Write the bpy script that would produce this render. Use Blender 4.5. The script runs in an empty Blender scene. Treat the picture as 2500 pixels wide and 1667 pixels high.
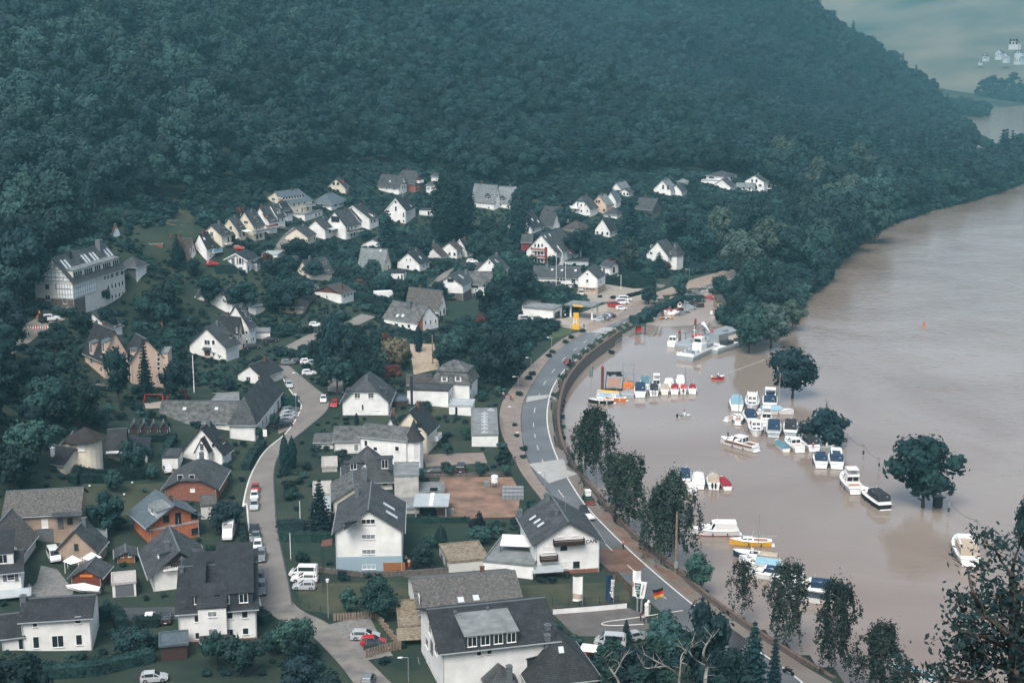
import bpy,math,random,bmesh
import numpy as np
from mathutils import Vector,Matrix
random.seed(7);R=random.Random(7)
S=bpy.context.scene
COL=S.collection
# ------------------------------------------------------------------ camera
F,CX,CY,H0,TH=3472.0,1250.0,833.5,94.0,math.radians(12.2)
cam=bpy.data.cameras.new('camera');camo=bpy.data.objects.new('camera',cam);COL.objects.link(camo)
camo.location=(0,0,H0);camo.rotation_euler=(math.pi/2-TH,0,0)
cam.sensor_width=36.0;cam.lens=F/2500*36;cam.clip_start=.5;cam.clip_end=9000
S.camera=camo
# ------------------------------------------------------------------ light
w=bpy.data.worlds.new('World');S.world=w;w.use_nodes=True
nt=w.node_tree;nt.nodes.clear()
sky=nt.nodes.new('ShaderNodeTexSky');sky.sky_type='NISHITA';sky.sun_disc=False
SUN_EL,SUN_AZ=math.radians(52),math.radians(200)
sky.sun_elevation=SUN_EL;sky.sun_rotation=SUN_AZ;sky.air_density=1.0;sky.dust_density=4.0;sky.ozone_density=1.0;sky.altitude=100
hs=nt.nodes.new('ShaderNodeHueSaturation');hs.inputs['Saturation'].default_value=.7
bg=nt.nodes.new('ShaderNodeBackground');bg.inputs[1].default_value=.135
ow=nt.nodes.new('ShaderNodeOutputWorld')
nt.links.new(sky.outputs[0],hs.inputs['Color']);nt.links.new(hs.outputs[0],bg.inputs[0]);nt.links.new(bg.outputs[0],ow.inputs[0])
sl=bpy.data.lights.new('sun','SUN');sl.energy=1.5;sl.angle=math.radians(25);sl.color=(1,.97,.93)
so=bpy.data.objects.new('sun',sl);COL.objects.link(so)
# sky rotation: azimuth measured clockwise from +Y
sd=Vector((math.sin(SUN_AZ)*math.cos(SUN_EL),math.cos(SUN_AZ)*math.cos(SUN_EL),math.sin(SUN_EL)))
so.rotation_euler=sd.to_track_quat('Z','Y').to_euler();so.location=(0,300,500)
S.view_settings.view_transform='Standard';S.view_settings.look='None';S.view_settings.exposure=.78;S.view_settings.gamma=1
S.render.engine='CYCLES'
cy=S.cycles;cy.use_denoising=True;cy.max_bounces=5;cy.diffuse_bounces=2;cy.glossy_bounces=2;cy.transmission_bounces=2
cy.volume_bounces=1;cy.transparent_max_bounces=4;cy.caustics_reflective=False;cy.caustics_refractive=False
try:cy.denoiser='OPENIMAGEDENOISE';cy.denoising_prefilter='ACCURATE'
except Exception:pass
# ------------------------------------------------------------------ projection
st,ct=math.sin(TH),math.cos(TH)
_k,_x0,_y0=1.0,0.0,0.0
def crop(x0,y0,x1,W):
 """following pixel pairs are read from an enlarged crop of the photograph"""
 global _k,_x0,_y0
 _k=(x1-x0)/W;_x0=x0;_y0=y0
def full():
 crop(0,0,2500,2500)
def P(px,py):return(_x0+px*_k,_y0+py*_k)
def ray(sx,sy):
 u=(sx-CX)/F;v=(CY-sy)/F
 return np.array([u,ct+v*st,-st+v*ct])
def on_z(sx,sy,z):
 d=ray(sx,sy);t=(z-H0)/d[2]
 return np.array([d[0]*t,d[1]*t,z])
def at_t(sx,sy,t):
 d=ray(sx,sy);return np.array([d[0]*t,d[1]*t,H0+d[2]*t])
def proj(p):
 x,y,z=p[0],p[1],p[2]-H0
 dep=y*ct-z*st
 return(CX+F*x/dep,CY-F*(y*st+z*ct)/dep,dep)
def h_for(x,y,sy):
 """height at ground spot x,y that projects to pixel row sy"""
 v=(CY-sy)/F            # (y*st+z*ct)/(y*ct-z*st)=v
 return H0+y*(v*ct-st)/(ct+v*st)
# ------------------------------------------------------------------ object helpers
def tag(o,label=None,cat=None,group=None,kind=None):
 if label:o['label']=label
 if cat:o['category']=cat
 if group:o['group']=group
 if kind:o['kind']=kind
 return o
def link(name,data,parent=None,loc=None,rot=None,scale=None,mats=None):
 o=bpy.data.objects.new(name,data);COL.objects.link(o)
 if parent:o.parent=parent
 if loc is not None:o.location=loc
 if rot is not None:o.rotation_euler=rot
 if scale is not None:o.scale=scale if hasattr(scale,'__len__')else(scale,)*3
 return o
def empty(name,loc,rz=0,label=None,cat=None,group=None):
 o=link(name,None,None,loc,(0,0,rz));o.empty_display_size=.5
 return tag(o,label,cat,group)
class MB:
 def __init__(s):s.v=[];s.f=[];s.m=[]
 def add(s,vs,fs,mi=0):
  n=len(s.v);s.v.extend([tuple(map(float,v))for v in vs]);s.f.extend([tuple(i+n for i in f)for f in fs]);s.m.extend([mi]*len(fs));return s
 def box(s,x0,x1,y0,y1,z0,z1,mi=0,M=None):
  vs=[(x0,y0,z0),(x1,y0,z0),(x1,y1,z0),(x0,y1,z0),(x0,y0,z1),(x1,y0,z1),(x1,y1,z1),(x0,y1,z1)]
  if M is not None:vs=[M@Vector(v)for v in vs]
  return s.add(vs,[(0,3,2,1),(4,5,6,7),(0,1,5,4),(1,2,6,5),(2,3,7,6),(3,0,4,7)],mi)
 def cyl(s,a,b,r0,r1=None,n=8,mi=0,cap=True):
  r1=r0 if r1 is None else r1
  a=Vector(a);b=Vector(b);d=(b-a)
  q=d.to_track_quat('Z','Y')if d.length>1e-6 else Matrix.Identity(3).to_quaternion()
  vs=[]
  for p,r in((a,r0),(b,r1)):
   for i in range(n):
    t=2*math.pi*i/n;vs.append(p+q@Vector((r*math.cos(t),r*math.sin(t),0)))
  fs=[(i,(i+1)%n,n+(i+1)%n,n+i)for i in range(n)]
  if cap:fs+=[tuple(range(n-1,-1,-1)),tuple(range(n,2*n))]
  return s.add(vs,fs,mi)
 def tube(s,pts,r,n=6,mi=0):
  for a,b in zip(pts[:-1],pts[1:]):s.cyl(a,b,r,r,n,mi)
  return s
 def loft(s,rings,mi=0,closed=True,caps=True):
  """rings: lists of equal length"""
  n=len(rings[0]);vs=[v for r in rings for v in r];fs=[]
  for k in range(len(rings)-1):
   for i in range(n if closed else n-1):
    j=(i+1)%n;fs.append((k*n+i,k*n+j,(k+1)*n+j,(k+1)*n+i))
  if caps:fs+=[tuple(range(n-1,-1,-1)),tuple(range((len(rings)-1)*n,len(rings)*n))]
  return s.add(vs,fs,mi)
 def dome(s,c,r,rz,n=12,k=4,mi=0):
  rings=[]
  for j in range(k):
   a=j/k*math.pi/2
   rings.append([(c[0]+r*math.cos(a)*math.cos(2*math.pi*i/n),c[1]+r*math.cos(a)*math.sin(2*math.pi*i/n),c[2]+rz*math.sin(a))for i in range(n)])
  rings.append([(c[0],c[1],c[2]+rz)]*n)
  return s.loft(rings,mi,True,False)
 def mesh(s,name,mats,smooth=False):
  me=bpy.data.meshes.new(name);me.from_pydata(s.v,[],s.f)
  if not isinstance(mats,(list,tuple)):mats=[mats]
  for m in mats:me.materials.append(m)
  if len(mats)>1:me.polygons.foreach_set('material_index',s.m)
  if smooth:me.polygons.foreach_set('use_smooth',[True]*len(me.polygons))
  me.update();return me
 def obj(s,name,mats,parent=None,loc=None,rot=None,smooth=False,**k):
  return link(name,s.mesh(name,mats,smooth),parent,loc,rot)
# ------------------------------------------------------------------ materials
MATS={}
def mat(name,col,rough=.85,var=.0,vscale=1.0,bump=0,bscale=10,col2=None,kind=None,metal=0,spec=.3,objvar=0,aniso=None,detail=4):
 if name in MATS:return MATS[name]
 m=bpy.data.materials.new(name);m.use_nodes=True;MATS[name]=m
 detail=9 if kind=='tiles' else detail
 t=m.node_tree;N=t.nodes;Lk=t.links;b=N['Principled BSDF']
 b.inputs['Roughness'].default_value=rough;b.inputs['Metallic'].default_value=metal
 b.inputs['Specular IOR Level'].default_value=spec
 c=(*col,1);b.inputs['Base Color'].default_value=c
 m.diffuse_color=c
 out=None
 if var or col2 or bump or objvar:
  tc=N.new('ShaderNodeTexCoord');src=tc.outputs['Object']
  if aniso:
   mp=N.new('ShaderNodeMapping');mp.inputs['Scale'].default_value=aniso;Lk.new(src,mp.inputs[0]);src=mp.outputs[0]
 if var or col2:
  n=N.new('ShaderNodeTexNoise');n.inputs['Scale'].default_value=vscale;n.inputs['Detail'].default_value=detail;Lk.new(src,n.inputs[0])
  r=N.new('ShaderNodeMapRange');r.inputs[1].default_value=.3;r.inputs[2].default_value=.7;Lk.new(n.outputs[0],r.inputs[0])
  mx=N.new('ShaderNodeMix');mx.data_type='RGBA';Lk.new(r.outputs[0],mx.inputs[0])
  if col2:ca,cb=c,(*col2,1)
  else:ca=tuple(x*(1-var)for x in col)+(1,);cb=tuple(min(1,x*(1+var))for x in col)+(1,)
  mx.inputs[6].default_value=ca;mx.inputs[7].default_value=cb;out=mx.outputs[2]
 if objvar:
  oi=N.new('ShaderNodeObjectInfo');h=N.new('ShaderNodeHueSaturation')
  r2=N.new('ShaderNodeMapRange');r2.inputs[3].default_value=1-objvar;r2.inputs[4].default_value=1+objvar;Lk.new(oi.outputs['Random'],r2.inputs[0]);Lk.new(r2.outputs[0],h.inputs['Value'])
  mlt=N.new('ShaderNodeMath');mlt.operation='MULTIPLY';mlt.inputs[1].default_value=7.31;Lk.new(oi.outputs['Random'],mlt.inputs[0])
  fr=N.new('ShaderNodeMath');fr.operation='FRACT';Lk.new(mlt.outputs[0],fr.inputs[0])
  r3=N.new('ShaderNodeMapRange');r3.inputs[3].default_value=.5-.08*objvar;r3.inputs[4].default_value=.5+.05*objvar;Lk.new(fr.outputs[0],r3.inputs[0]);Lk.new(r3.outputs[0],h.inputs['Hue'])
  if out:Lk.new(out,h.inputs['Color'])
  else:h.inputs['Color'].default_value=c
  out=h.outputs[0]
 if out:Lk.new(out,b.inputs['Base Color'])
 if bump:
  if kind=='tiles':   # courses of slates, in object space (x across, slope follows z)
   bt=N.new('ShaderNodeTexBrick');bt.inputs['Scale'].default_value=1;bt.inputs['Brick Width'].default_value=.38;bt.inputs['Row Height'].default_value=.3
   bt.inputs['Mortar Size'].default_value=.035;bt.inputs['Color1'].default_value=(.75,.75,.75,1);bt.inputs['Color2'].default_value=(1.25,1.25,1.25,1);bt.inputs['Mortar'].default_value=(.25,.25,.25,1)
   Lk.new(tc.outputs['UV'],bt.inputs[0])
   n3=N.new('ShaderNodeTexNoise');n3.inputs['Scale'].default_value=1.7;n3.inputs['Detail'].default_value=8;n3.inputs['Roughness'].default_value=.75;Lk.new(tc.outputs['UV'],n3.inputs[0])
   r3=N.new('ShaderNodeMapRange');r3.inputs[1].default_value=.54;r3.inputs[2].default_value=.68;r3.inputs[4].default_value=.5;Lk.new(n3.outputs[0],r3.inputs[0])
   lm=N.new('ShaderNodeMix');lm.data_type='RGBA';lm.inputs[7].default_value=tuple(min(1,x*2.3+.05)for x in col)+(1,);Lk.new(r3.outputs[0],lm.inputs[0])
   if out:Lk.new(out,lm.inputs[6])
   else:lm.inputs[6].default_value=c
   out=lm.outputs[2];ml=N.new('ShaderNodeMix');ml.data_type='RGBA';ml.blend_type='MULTIPLY';ml.inputs[0].default_value=.85
   if out:Lk.new(out,ml.inputs[6])
   else:ml.inputs[6].default_value=c
   Lk.new(bt.outputs[0],ml.inputs[7]);Lk.new(ml.outputs[2],b.inputs['Base Color'])
   hsrc=bt.outputs[0]
  else:
   n2=N.new('ShaderNodeTexNoise');n2.inputs['Scale'].default_value=bscale;n2.inputs['Detail'].default_value=3;Lk.new(src,n2.inputs[0]);hsrc=n2.outputs[0]
  bp=N.new('ShaderNodeBump');bp.inputs['Strength'].default_value=bump;bp.inputs['Distance'].default_value=.1
  Lk.new(hsrc,bp.inputs['Height']);Lk.new(bp.outputs[0],b.inputs['Normal'])
 return m
M=mat
WALL=dict(
 white=M('white_render',(.76,.76,.73),.9,.13,.45,detail=9),cream=M('cream_render',(.68,.62,.50),.9,.12,.45,detail=9),tan=M('tan_render',(.36,.27,.21),.95,.18,.6),
 pink=M('apricot_render',(.62,.46,.36),.9,.07,.5),brick=M('red_brick_wall',(.24,.10,.07),.95,.3,2.5),hollow=M('orange_hollow_brick',(.42,.14,.075),.95,.25,2.0),
 grey=M('grey_render',(.58,.57,.53),.9,.07,.5),stone=M('rubble_stone',(.12,.105,.098),.95,.45,2.5,.6,4),slate=M('slate_cladding',(.07,.085,.095),.8,.2,3),
 block=M('concrete_block',(.22,.23,.235),.95,.15,2),blue=M('pale_blue_plinth',(.30,.40,.46),.9,.05,.5),wood=M('red_brown_boards',(.16,.045,.03),.8,.3,3,aniso=(8,1,1)),
 dwood=M('dark_boards',(.06,.035,.03),.8,.3,3,aniso=(8,1,1)),owood=M('honey_boards',(.28,.12,.05),.8,.25,3,aniso=(8,1,1)),brown=M('brown_gable_boards',(.13,.065,.045),.85,.2,3,aniso=(8,1,1)),
 maroon=M('maroon_render',(.22,.025,.03),.8),concrete=M('weathered_concrete',(.42,.41,.38),.95,.25,.7),bluegrey=M('blue_grey_render',(.42,.47,.49),.9,.06,.5),dark=M('charcoal_render',(.035,.045,.05),.9))
ROOF=dict(
 slate=M('slate_roof',(.070,.078,.082),.75,0.37,0.48,.5,kind='tiles'),dark=M('dark_tile_roof',(.034,.038,.042),.7,0.34,0.54,.5,kind='tiles'),
 grey=M('weathered_slate_roof',(.125,.13,.128),.85,0.54,0.78,.5,kind='tiles'),brown=M('brown_tile_roof',(.085,.075,.07),.85,0.34,0.6,.5,kind='tiles'),
 mottled=M('lichen_tile_roof',(.13,.125,.115),.9,.5,3,.5,kind='tiles'),pale=M('pale_slate_roof',(.21,.235,.24),.8,0.26,0.48,.4,kind='tiles'),
 blue=M('blue_grey_metal_roof',(.11,.145,.165),.5,.1,.5,.3,kind='tiles'),felt=M('roofing_felt',(.19,.205,.205),.9,.25,.6),moss=M('moss_gravel_roof',(.13,.09,.06),.95,0,2.2,col2=(.30,.27,.2)),
 zinc=M('zinc_sheet',(.38,.42,.43),.45,.1,.6),pebble=M('pebble_roof',(.42,.40,.37),.95,.2,2),red=M('red_tile_roof',(.17,.075,.055),.85,.3,2,.5,kind='tiles'))
MM=dict(
 white=M('white_paint',(.8,.8,.78),.5),cream=M('cream_gelcoat',(.68,.63,.52),.4),glass=M('window_glass',(.02,.028,.032),.12,spec=.6),curtain=M('window_with_net_curtain',(.22,.25,.26),.35,.5,2.2,spec=.5),
 lead=M('lead_flashing',(.12,.14,.15),.6),black=M('black_rubber',(.012,.013,.014),.7),dark=M('dark_trim',(.03,.035,.04),.6),steel=M('galvanised_steel',(.33,.36,.37),.45,metal=.4),
 darkwood=M('dark_balcony_wood',(.035,.02,.016),.8,.3,3),wood=M('weathered_timber',(.22,.17,.13),.9,.3,3),bark=M('bark',(.06,.05,.045),.95,.3,4),birchbark=M('birch_bark',(.22,.215,.20),.9,.5,3),
 red=M('red_enamel',(.50,.03,.025),.4),brick=M('chimney_brick',(.13,.07,.055),.95,.2,4),navy=M('navy_canvas',(.02,.045,.085),.7,.15,2),wine=M('wine_red_canvas',(.28,.02,.03),.7,.15,2),maroon=M('maroon_panel',(.22,.025,.03),.7),
 orange=M('orange_enamel',(.65,.18,.03),.45),yellow=M('yellow_enamel',(.75,.42,.05),.5),sky=M('light_blue_canvas',(.22,.38,.46),.7,.1,2),teal=M('teal_canvas',(.09,.2,.24),.7),beige=M('beige_canvas',(.42,.35,.27),.8),charcoal=M('charcoal_canvas',(.03,.035,.04),.8,.2,2),
 skin=M('skin',(.45,.27,.2),.6),hairm=M('dark_hair',(.03,.02,.015),.8),denim=M('denim',(.04,.07,.13),.9),blackcloth=M('black_cloth',(.015,.015,.02),.9),redcloth=M('red_cloth',(.5,.025,.02),.85),whitecloth=M('white_cloth',(.7,.7,.68),.9),greycloth=M('grey_cloth',(.15,.16,.17),.9),orangecloth=M('orange_work_cloth',(.7,.12,.02),.8),bluecloth=M('blue_cloth',(.04,.1,.25),.9),
 green=M('dark_green_panel',(.015,.07,.055),.6),gold=M('gold_cloth',(.6,.35,.05),.8),hullgrey=M('grey_hull',(.30,.34,.36),.5,.1,1),rust=M('rusty_red_steel',(.16,.05,.04),.8,.3,2),plywood=M('terracotta_deck',(.38,.22,.15),.9,.2,2),shutter=M('grey_shutter',(.13,.14,.15),.7),solar=M('solar_panel',(.03,.045,.06),.25),white2=M('white_awning',(.72,.71,.67),.8,.06,2),
 timber=M('blue_grey_timber',(.26,.36,.38),.8),door=M('brown_door',(.14,.06,.035),.6),pipes=M('grey_concrete_pipe',(.26,.28,.29),.9,.2,3),blueplastic=M('blue_plastic',(.05,.2,.3),.5),rim=M('alloy_rim',(.4,.41,.42),.35,metal=.6))
def text_part(body,size,parent,loc,rot,m,name='lettering',align='CENTER',sp=1.):
 ft=bpy.data.curves.new('txt','FONT');ft.body=body;ft.size=size;ft.extrude=.01;ft.offset=size*.02;ft.align_x=align;ft.space_line=sp;ft.resolution_u=2
 t=bpy.data.objects.new('txt',ft);COL.objects.link(t);bpy.context.view_layer.update()
 me=bpy.data.meshes.new_from_object(t.evaluated_get(bpy.context.evaluated_depsgraph_get()));bpy.data.objects.remove(t);me.name=name;me.materials.clear();me.materials.append(m)
 return link(name,me,parent,loc,rot)
def uvproj(me):
 """planar UVs in metres: u level, v down the slope"""
 uvl=me.uv_layers.new(name='UVMap');data=uvl.data;vs=me.vertices
 for p in me.polygons:
  n=p.normal;t=Vector((-n.y,n.x,0))
  t=t.normalized()if t.length>.05 else Vector((1,0,0));b=n.cross(t)
  for li in p.loop_indices:
   c=vs[me.loops[li].vertex_index].co;data[li].uv=(c.dot(t),c.dot(b))
 return me
# ------------------------------------------------------------------ the lie of the land
CZ=[ # pixel x, y, ground height
(1300,1100,2.5),(1400,1300,2.5),(1620,1500,2.5),(1800,1640,2.5),(1290,1000,2.5),(1380,860,2.5),(1500,800,2.2),(1700,710,2.6),(1790,675,3),(1200,1250,2.8),(1100,1500,2.8),(1300,1550,2.6),
(620,1250,3.2),(600,1450,3),(760,1550,2.8),(330,1640,3),(60,1640,3.5),(150,1450,4),(330,1330,3.6),(780,960,4.2),(660,1080,3.6),(500,1010,6),(300,1120,8),(100,1200,8.5),(20,1350,6),
(900,1380,3),(1150,1150,3),(1000,960,5),(1150,1000,3.2),(1050,820,5.5),(1180,880,4),(1370,760,3),(1240,820,4),(1430,690,3.2),(1560,700,3),(1600,640,5),(900,800,7),(800,870,5.5),(700,820,7),
(480,870,8),(350,900,11),(600,780,9),(130,960,16),(200,1010,13),(0,1050,19),(0,860,22),(130,760,20),(330,735,17),(420,700,15),(500,650,15),(620,650,13),(740,660,10),(900,650,9),(1000,690,7),(1200,650,7),(1300,620,7),(1450,620,6.5),(1600,610,6),
(540,600,16),(640,560,17),(750,520,19),(860,540,15),(950,540,15),(1130,560,11),(1250,560,12),(1400,530,14),(1200,505,19),(1000,470,21),(850,460,23),(1400,480,19),(1500,470,19),(1620,480,17),(1740,475,16),(1860,470,14),(1700,560,9),(1900,560,4),(1850,640,3),(1750,600,6),
(290,565,36),(400,560,33),(440,520,38),(2050,500,6),(2150,490,5),(2300,450,3),(2385,390,5),(1800,740,1.6),(1880,720,1.5),(1960,690,1.5)]
CT=[ # pixel x, y, distance along the ray
(0,700,430),(0,500,490),(0,300,580),(0,150,670),(0,0,780),(250,500,500),(250,250,620),(250,0,800),(500,440,590),(500,300,680),(500,130,790),(500,0,900),(700,400,650),(750,250,760),(750,80,930),
(1000,425,690),(1000,250,830),(1000,120,940),(950,20,1030),(1250,150,1010),(1250,172,1140),(1250,300,860),(1100,60,1080),(1100,80,1200),(1200,0,1420),(1400,60,1320),(1420,215,1010),(1420,215,1130),(1600,260,1020),(1600,230,1150),(1500,410,760),(1500,320,870),(1500,10,1500),(1600,100,1330),
(1750,400,800),(1750,200,1180),(1750,60,1430),(1900,440,790),(1900,300,1010),(1900,120,1370),(1900,12,1510),(2000,62,1560),(2150,172,1560),(2250,242,1510),(2340,305,1420),(2100,400,1010),(2100,260,1330),(2200,330,1210),(2300,380,1140),(500,-250,1250),(1200,-150,1750),(0,-250,1150),(1500,-120,1850)]
CW=[(-400,0,88),(0,0,86),(400,0,80),(-300,110,28),(0,110,26),(300,110,22),(-350,190,16),(330,180,-2),(0,175,4),(-420,320,45),(-600,500,120),(-900,800,190),(-900,1500,230),(-600,1700,240),(-200,2100,230),(300,2100,120),(560,1700,10),(600,2100,20),(520,1500,-3),(430,1350,-3),(400,1000,-4),(260,760,-3),(420,900,-6),(800,1500,-8),(900,600,-8),(900,2200,20),(500,300,-6),(200,400,-3),(1500,1200,-8),(1500,2400,0),(-1500,300,200),(-1500,2400,240)]
ctl=[tuple(on_z(a,b,c))for a,b,c in CZ]+[tuple(at_t(a,b,c))for a,b,c in CT]+CW
ctl=np.array(ctl);SC=300.0
def _phi(r2):return np.where(r2>1e-12,.5*r2*np.log(np.maximum(r2,1e-12)),0)
A=ctl[:,:2]/SC;n=len(A)
K=_phi(((A[:,None]-A[None])**2).sum(-1))+np.eye(n)*.0008
Pm=np.c_[np.ones(n),A];top=np.c_[K,Pm];bot=np.c_[Pm.T,np.zeros((3,3))]
sol=np.linalg.solve(np.r_[top,bot],np.r_[ctl[:,2],np.zeros(3)])
def land(X,Y):
 sh=X.shape;q=np.c_[X.ravel(),Y.ravel()]/SC;out=np.empty(len(q))
 for i in range(0,len(q),20000):
  s=q[i:i+20000];out[i:i+20000]=_phi(((s[:,None]-A[None])**2).sum(-1))@sol[:n]+sol[n]+s@sol[n+1:]
 return out.reshape(sh)
# waterline of the flood, from the near wall up the harbour and along the wooded bank
SHORE_PX=[(2400,1990),(2031,1664),(1914,1595),(1827,1539),(1714,1457),(1662,1407),(1612,1368),(1559,1328),(1497,1265),(1457,1216),(1427,1180),(1404,1150),(1391,1131),(1372,1090),(1363,1042),(1364,1001),(1374,956),(1391,921),(1423,883),(1455,857),(1487,835),(1516,816),(1540,806),(1556,790),(1580,786),(1610,774),(1660,758),(1720,752),(1775,768),(1790,800),(1830,822),(1872,800),(1930,768),(1945,730),(1990,700),(2030,640),(2090,585),(2170,545),(2270,512),(2340,497),(2430,470),(2500,440),(2640,415),(2570,408),(2500,402),(2440,376),(2400,354),(2350,324),(2318,312)]
SHORE=[tuple(on_z(a,b,0)[:2])for a,b in SHORE_PX]+[(480,1640),(380,1900)]
FARB=[(380,1960),(560,1930),(700,1880),(900,1780),(1500,1500)]
WPOLY=np.array(SHORE+FARB+[(2500,1200),(2500,-100),(300,-100),(95,150)])
def inside(X,Y,poly=WPOLY):
 r=np.zeros(X.shape,bool);j=len(poly)-1
 for i in range(len(poly)):
  xi,yi=poly[i];xj,yj=poly[j]
  c=((yi>Y)!=(yj>Y))&(X<(xj-xi)*(Y-yi)/(yj-yi+1e-12)+xi);r^=c;j=i
 return r
def dist_line(X,Y,pts):
 d=np.full(X.shape,1e9)
 for(x0,y0),(x1,y1)in zip(pts[:-1],pts[1:]):
  dx,dy=x1-x0,y1-y0;t=np.clip(((X-x0)*dx+(Y-y0)*dy)/(dx*dx+dy*dy+1e-9),0,1)
  d=np.minimum(d,np.hypot(X-x0-t*dx,Y-y0-t*dy))
 return d
def axis(a,b,fine0,fine1,fs,growth):
 mid=list(np.arange(fine0,fine1+fs,fs));lo=[];s=fs;v=mid[0]
 while v>a:s*=growth;s=min(s,22);v-=s;lo.append(v)
 hi=[];s=fs;v=mid[-1]
 while v<b:s*=growth;s=min(s,22);v+=s;hi.append(v)
 return np.array(lo[::-1]+mid+hi)
GX=axis(-1000,1000,-180,210,2.5,1.12);GY=axis(-60,2500,170,760,2.5,1.12)
XX,YY=np.meshgrid(GX,GY)
ZZ=land(XX,YY)
wild=np.clip((ZZ-26)/25,0,1)
ZZ+=wild*(8*np.sin(XX/41+1.3*np.sin(YY/61))*np.sin(YY/47+XX/90)+3*np.sin(XX/19+YY/23))
ins=inside(XX,YY);dsh=dist_line(XX,YY,list(SHORE)+FARB)
land_z=np.maximum(ZZ,.9+np.minimum(dsh,8)*.12)
land_z=np.where(YY<165,np.maximum(ZZ,.5),land_z)
ZZ=np.where(ins,-2.2*np.clip(dsh/3,0,1)-.3,land_z)
# the paved harbour yard slopes into the water
YARD=[P(a,b)for a,b in[(1566,792),(1590,765),(1640,738),(1700,722),(1735,722),(1775,740),(1790,800),(1700,800),(1600,800)]]
yw=np.array([on_z(a,b,.3)[:2]for a,b in YARD])
iy=inside(XX,YY,yw)&~ins
ZZ=np.where(iy,np.minimum(ZZ,.12+dsh*.05),ZZ)
def gz(x,y):
 i=min(max(int(np.searchsorted(GX,x))-1,0),len(GX)-2);j=min(max(int(np.searchsorted(GY,y))-1,0),len(GY)-2)
 u=(x-GX[i])/(GX[i+1]-GX[i]);v=(y-GY[j])/(GY[j+1]-GY[j]);u=min(max(u,0),1);v=min(max(v,0),1)
 return float((ZZ[j,i]*(1-u)+ZZ[j,i+1]*u)*(1-v)+(ZZ[j+1,i]*(1-u)+ZZ[j+1,i+1]*u)*v)
def gz_np(X,Y):
 i=np.clip(np.searchsorted(GX,X)-1,0,len(GX)-2);j=np.clip(np.searchsorted(GY,Y)-1,0,len(GY)-2)
 u=np.clip((X-GX[i])/(GX[i+1]-GX[i]),0,1);v=np.clip((Y-GY[j])/(GY[j+1]-GY[j]),0,1)
 return(ZZ[j,i]*(1-u)+ZZ[j,i+1]*u)*(1-v)+(ZZ[j+1,i]*(1-u)+ZZ[j+1,i+1]*u)*v
def G(px,py,z0=None):
 """spot on the ground (or at level z0) seen at a pixel"""
 sx,sy=P(px,py)
 if z0 is not None:return Vector(on_z(sx,sy,z0))
 d=ray(sx,sy);t=170.0;prev=t
 while t<2500:
  p=d*t
  if H0+p[2]<max(gz(p[0],p[1]),0):break
  prev=t;t+=4
 lo,hi=prev,t
 for _ in range(14):
  m=(lo+hi)/2;p=d*m
  if H0+p[2]<max(gz(p[0],p[1]),0):hi=m
  else:lo=m
 p=d*hi;return Vector((p[0],p[1],max(gz(p[0],p[1]),0)))
nx,ny=len(GX),len(GY)
me=bpy.data.meshes.new('ground')
vv=np.stack([XX,YY,ZZ],-1).reshape(-1,3)
idx=np.arange(nx*ny).reshape(ny,nx);qf=np.stack([idx[:-1,:-1],idx[:-1,1:],idx[1:,1:],idx[1:,:-1]],-1).reshape(-1,4)
def np_mesh(me,vv,qf):
 me.vertices.add(len(vv));me.vertices.foreach_set('co',vv.astype(np.float32).ravel())
 k=qf.shape[1];me.loops.add(len(qf)*k);me.loops.foreach_set('vertex_index',qf.astype(np.int32).ravel())
 me.polygons.add(len(qf));me.polygons.foreach_set('loop_start',np.arange(0,len(qf)*k,k,dtype=np.int32));me.polygons.foreach_set('loop_total',np.full(len(qf),k,np.int32))
 me.update(calc_edges=True);return me
np_mesh(me,vv,qf);me.polygons.foreach_set('use_smooth',[True]*len(me.polygons))
grass=M('meadow_grass',(.012,.027,.021),.95,0,.13,.9,2.5,col2=(.038,.052,.034),detail=12)
me.materials.append(grass)
tag(link('ground',me),kind='structure')
# ------------------------------------------------------------------ water
wm=bpy.data.materials.new('muddy_flood_water');wm.use_nodes=True;t_=wm.node_tree;N_=t_.nodes;b_=N_['Principled BSDF']
b_.inputs['Roughness'].default_value=.045;b_.inputs['Specular IOR Level'].default_value=.5;b_.inputs['IOR'].default_value=1.33
tc=N_.new('ShaderNodeTexCoord')
def _noise(scale,sx,sy,det=3,dist=0,rz=0):
 mp=N_.new('ShaderNodeMapping');mp.inputs['Scale'].default_value=(sx,sy,1);mp.inputs['Rotation'].default_value=(0,0,rz);t_.links.new(tc.outputs['Object'],mp.inputs[0])
 n=N_.new('ShaderNodeTexNoise');n.inputs['Scale'].default_value=scale;n.inputs['Detail'].default_value=det;n.inputs['Distortion'].default_value=dist;t_.links.new(mp.outputs[0],n.inputs[0]);return n.outputs[0]
big=_noise(.012,1,1,4,1.5)
mx=N_.new('ShaderNodeMix');mx.data_type='RGBA';mx.inputs[6].default_value=(.205,.157,.126,1);mx.inputs[7].default_value=(.265,.224,.19,1)
mr=N_.new('ShaderNodeMapRange');mr.inputs[1].default_value=.35;mr.inputs[2].default_value=.65;t_.links.new(big,mr.inputs[0]);t_.links.new(mr.outputs[0],mx.inputs[0]);t_.links.new(mx.outputs[2],b_.inputs['Base Color'])
rip=_noise(.5,.7,1.15,5,.8,.25);rip2=_noise(.035,.7,1.2,3,2.0,.5)
ml=N_.new('ShaderNodeMath');ml.operation='MULTIPLY';t_.links.new(rip,ml.inputs[0]);t_.links.new(rip2,ml.inputs[1])
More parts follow.
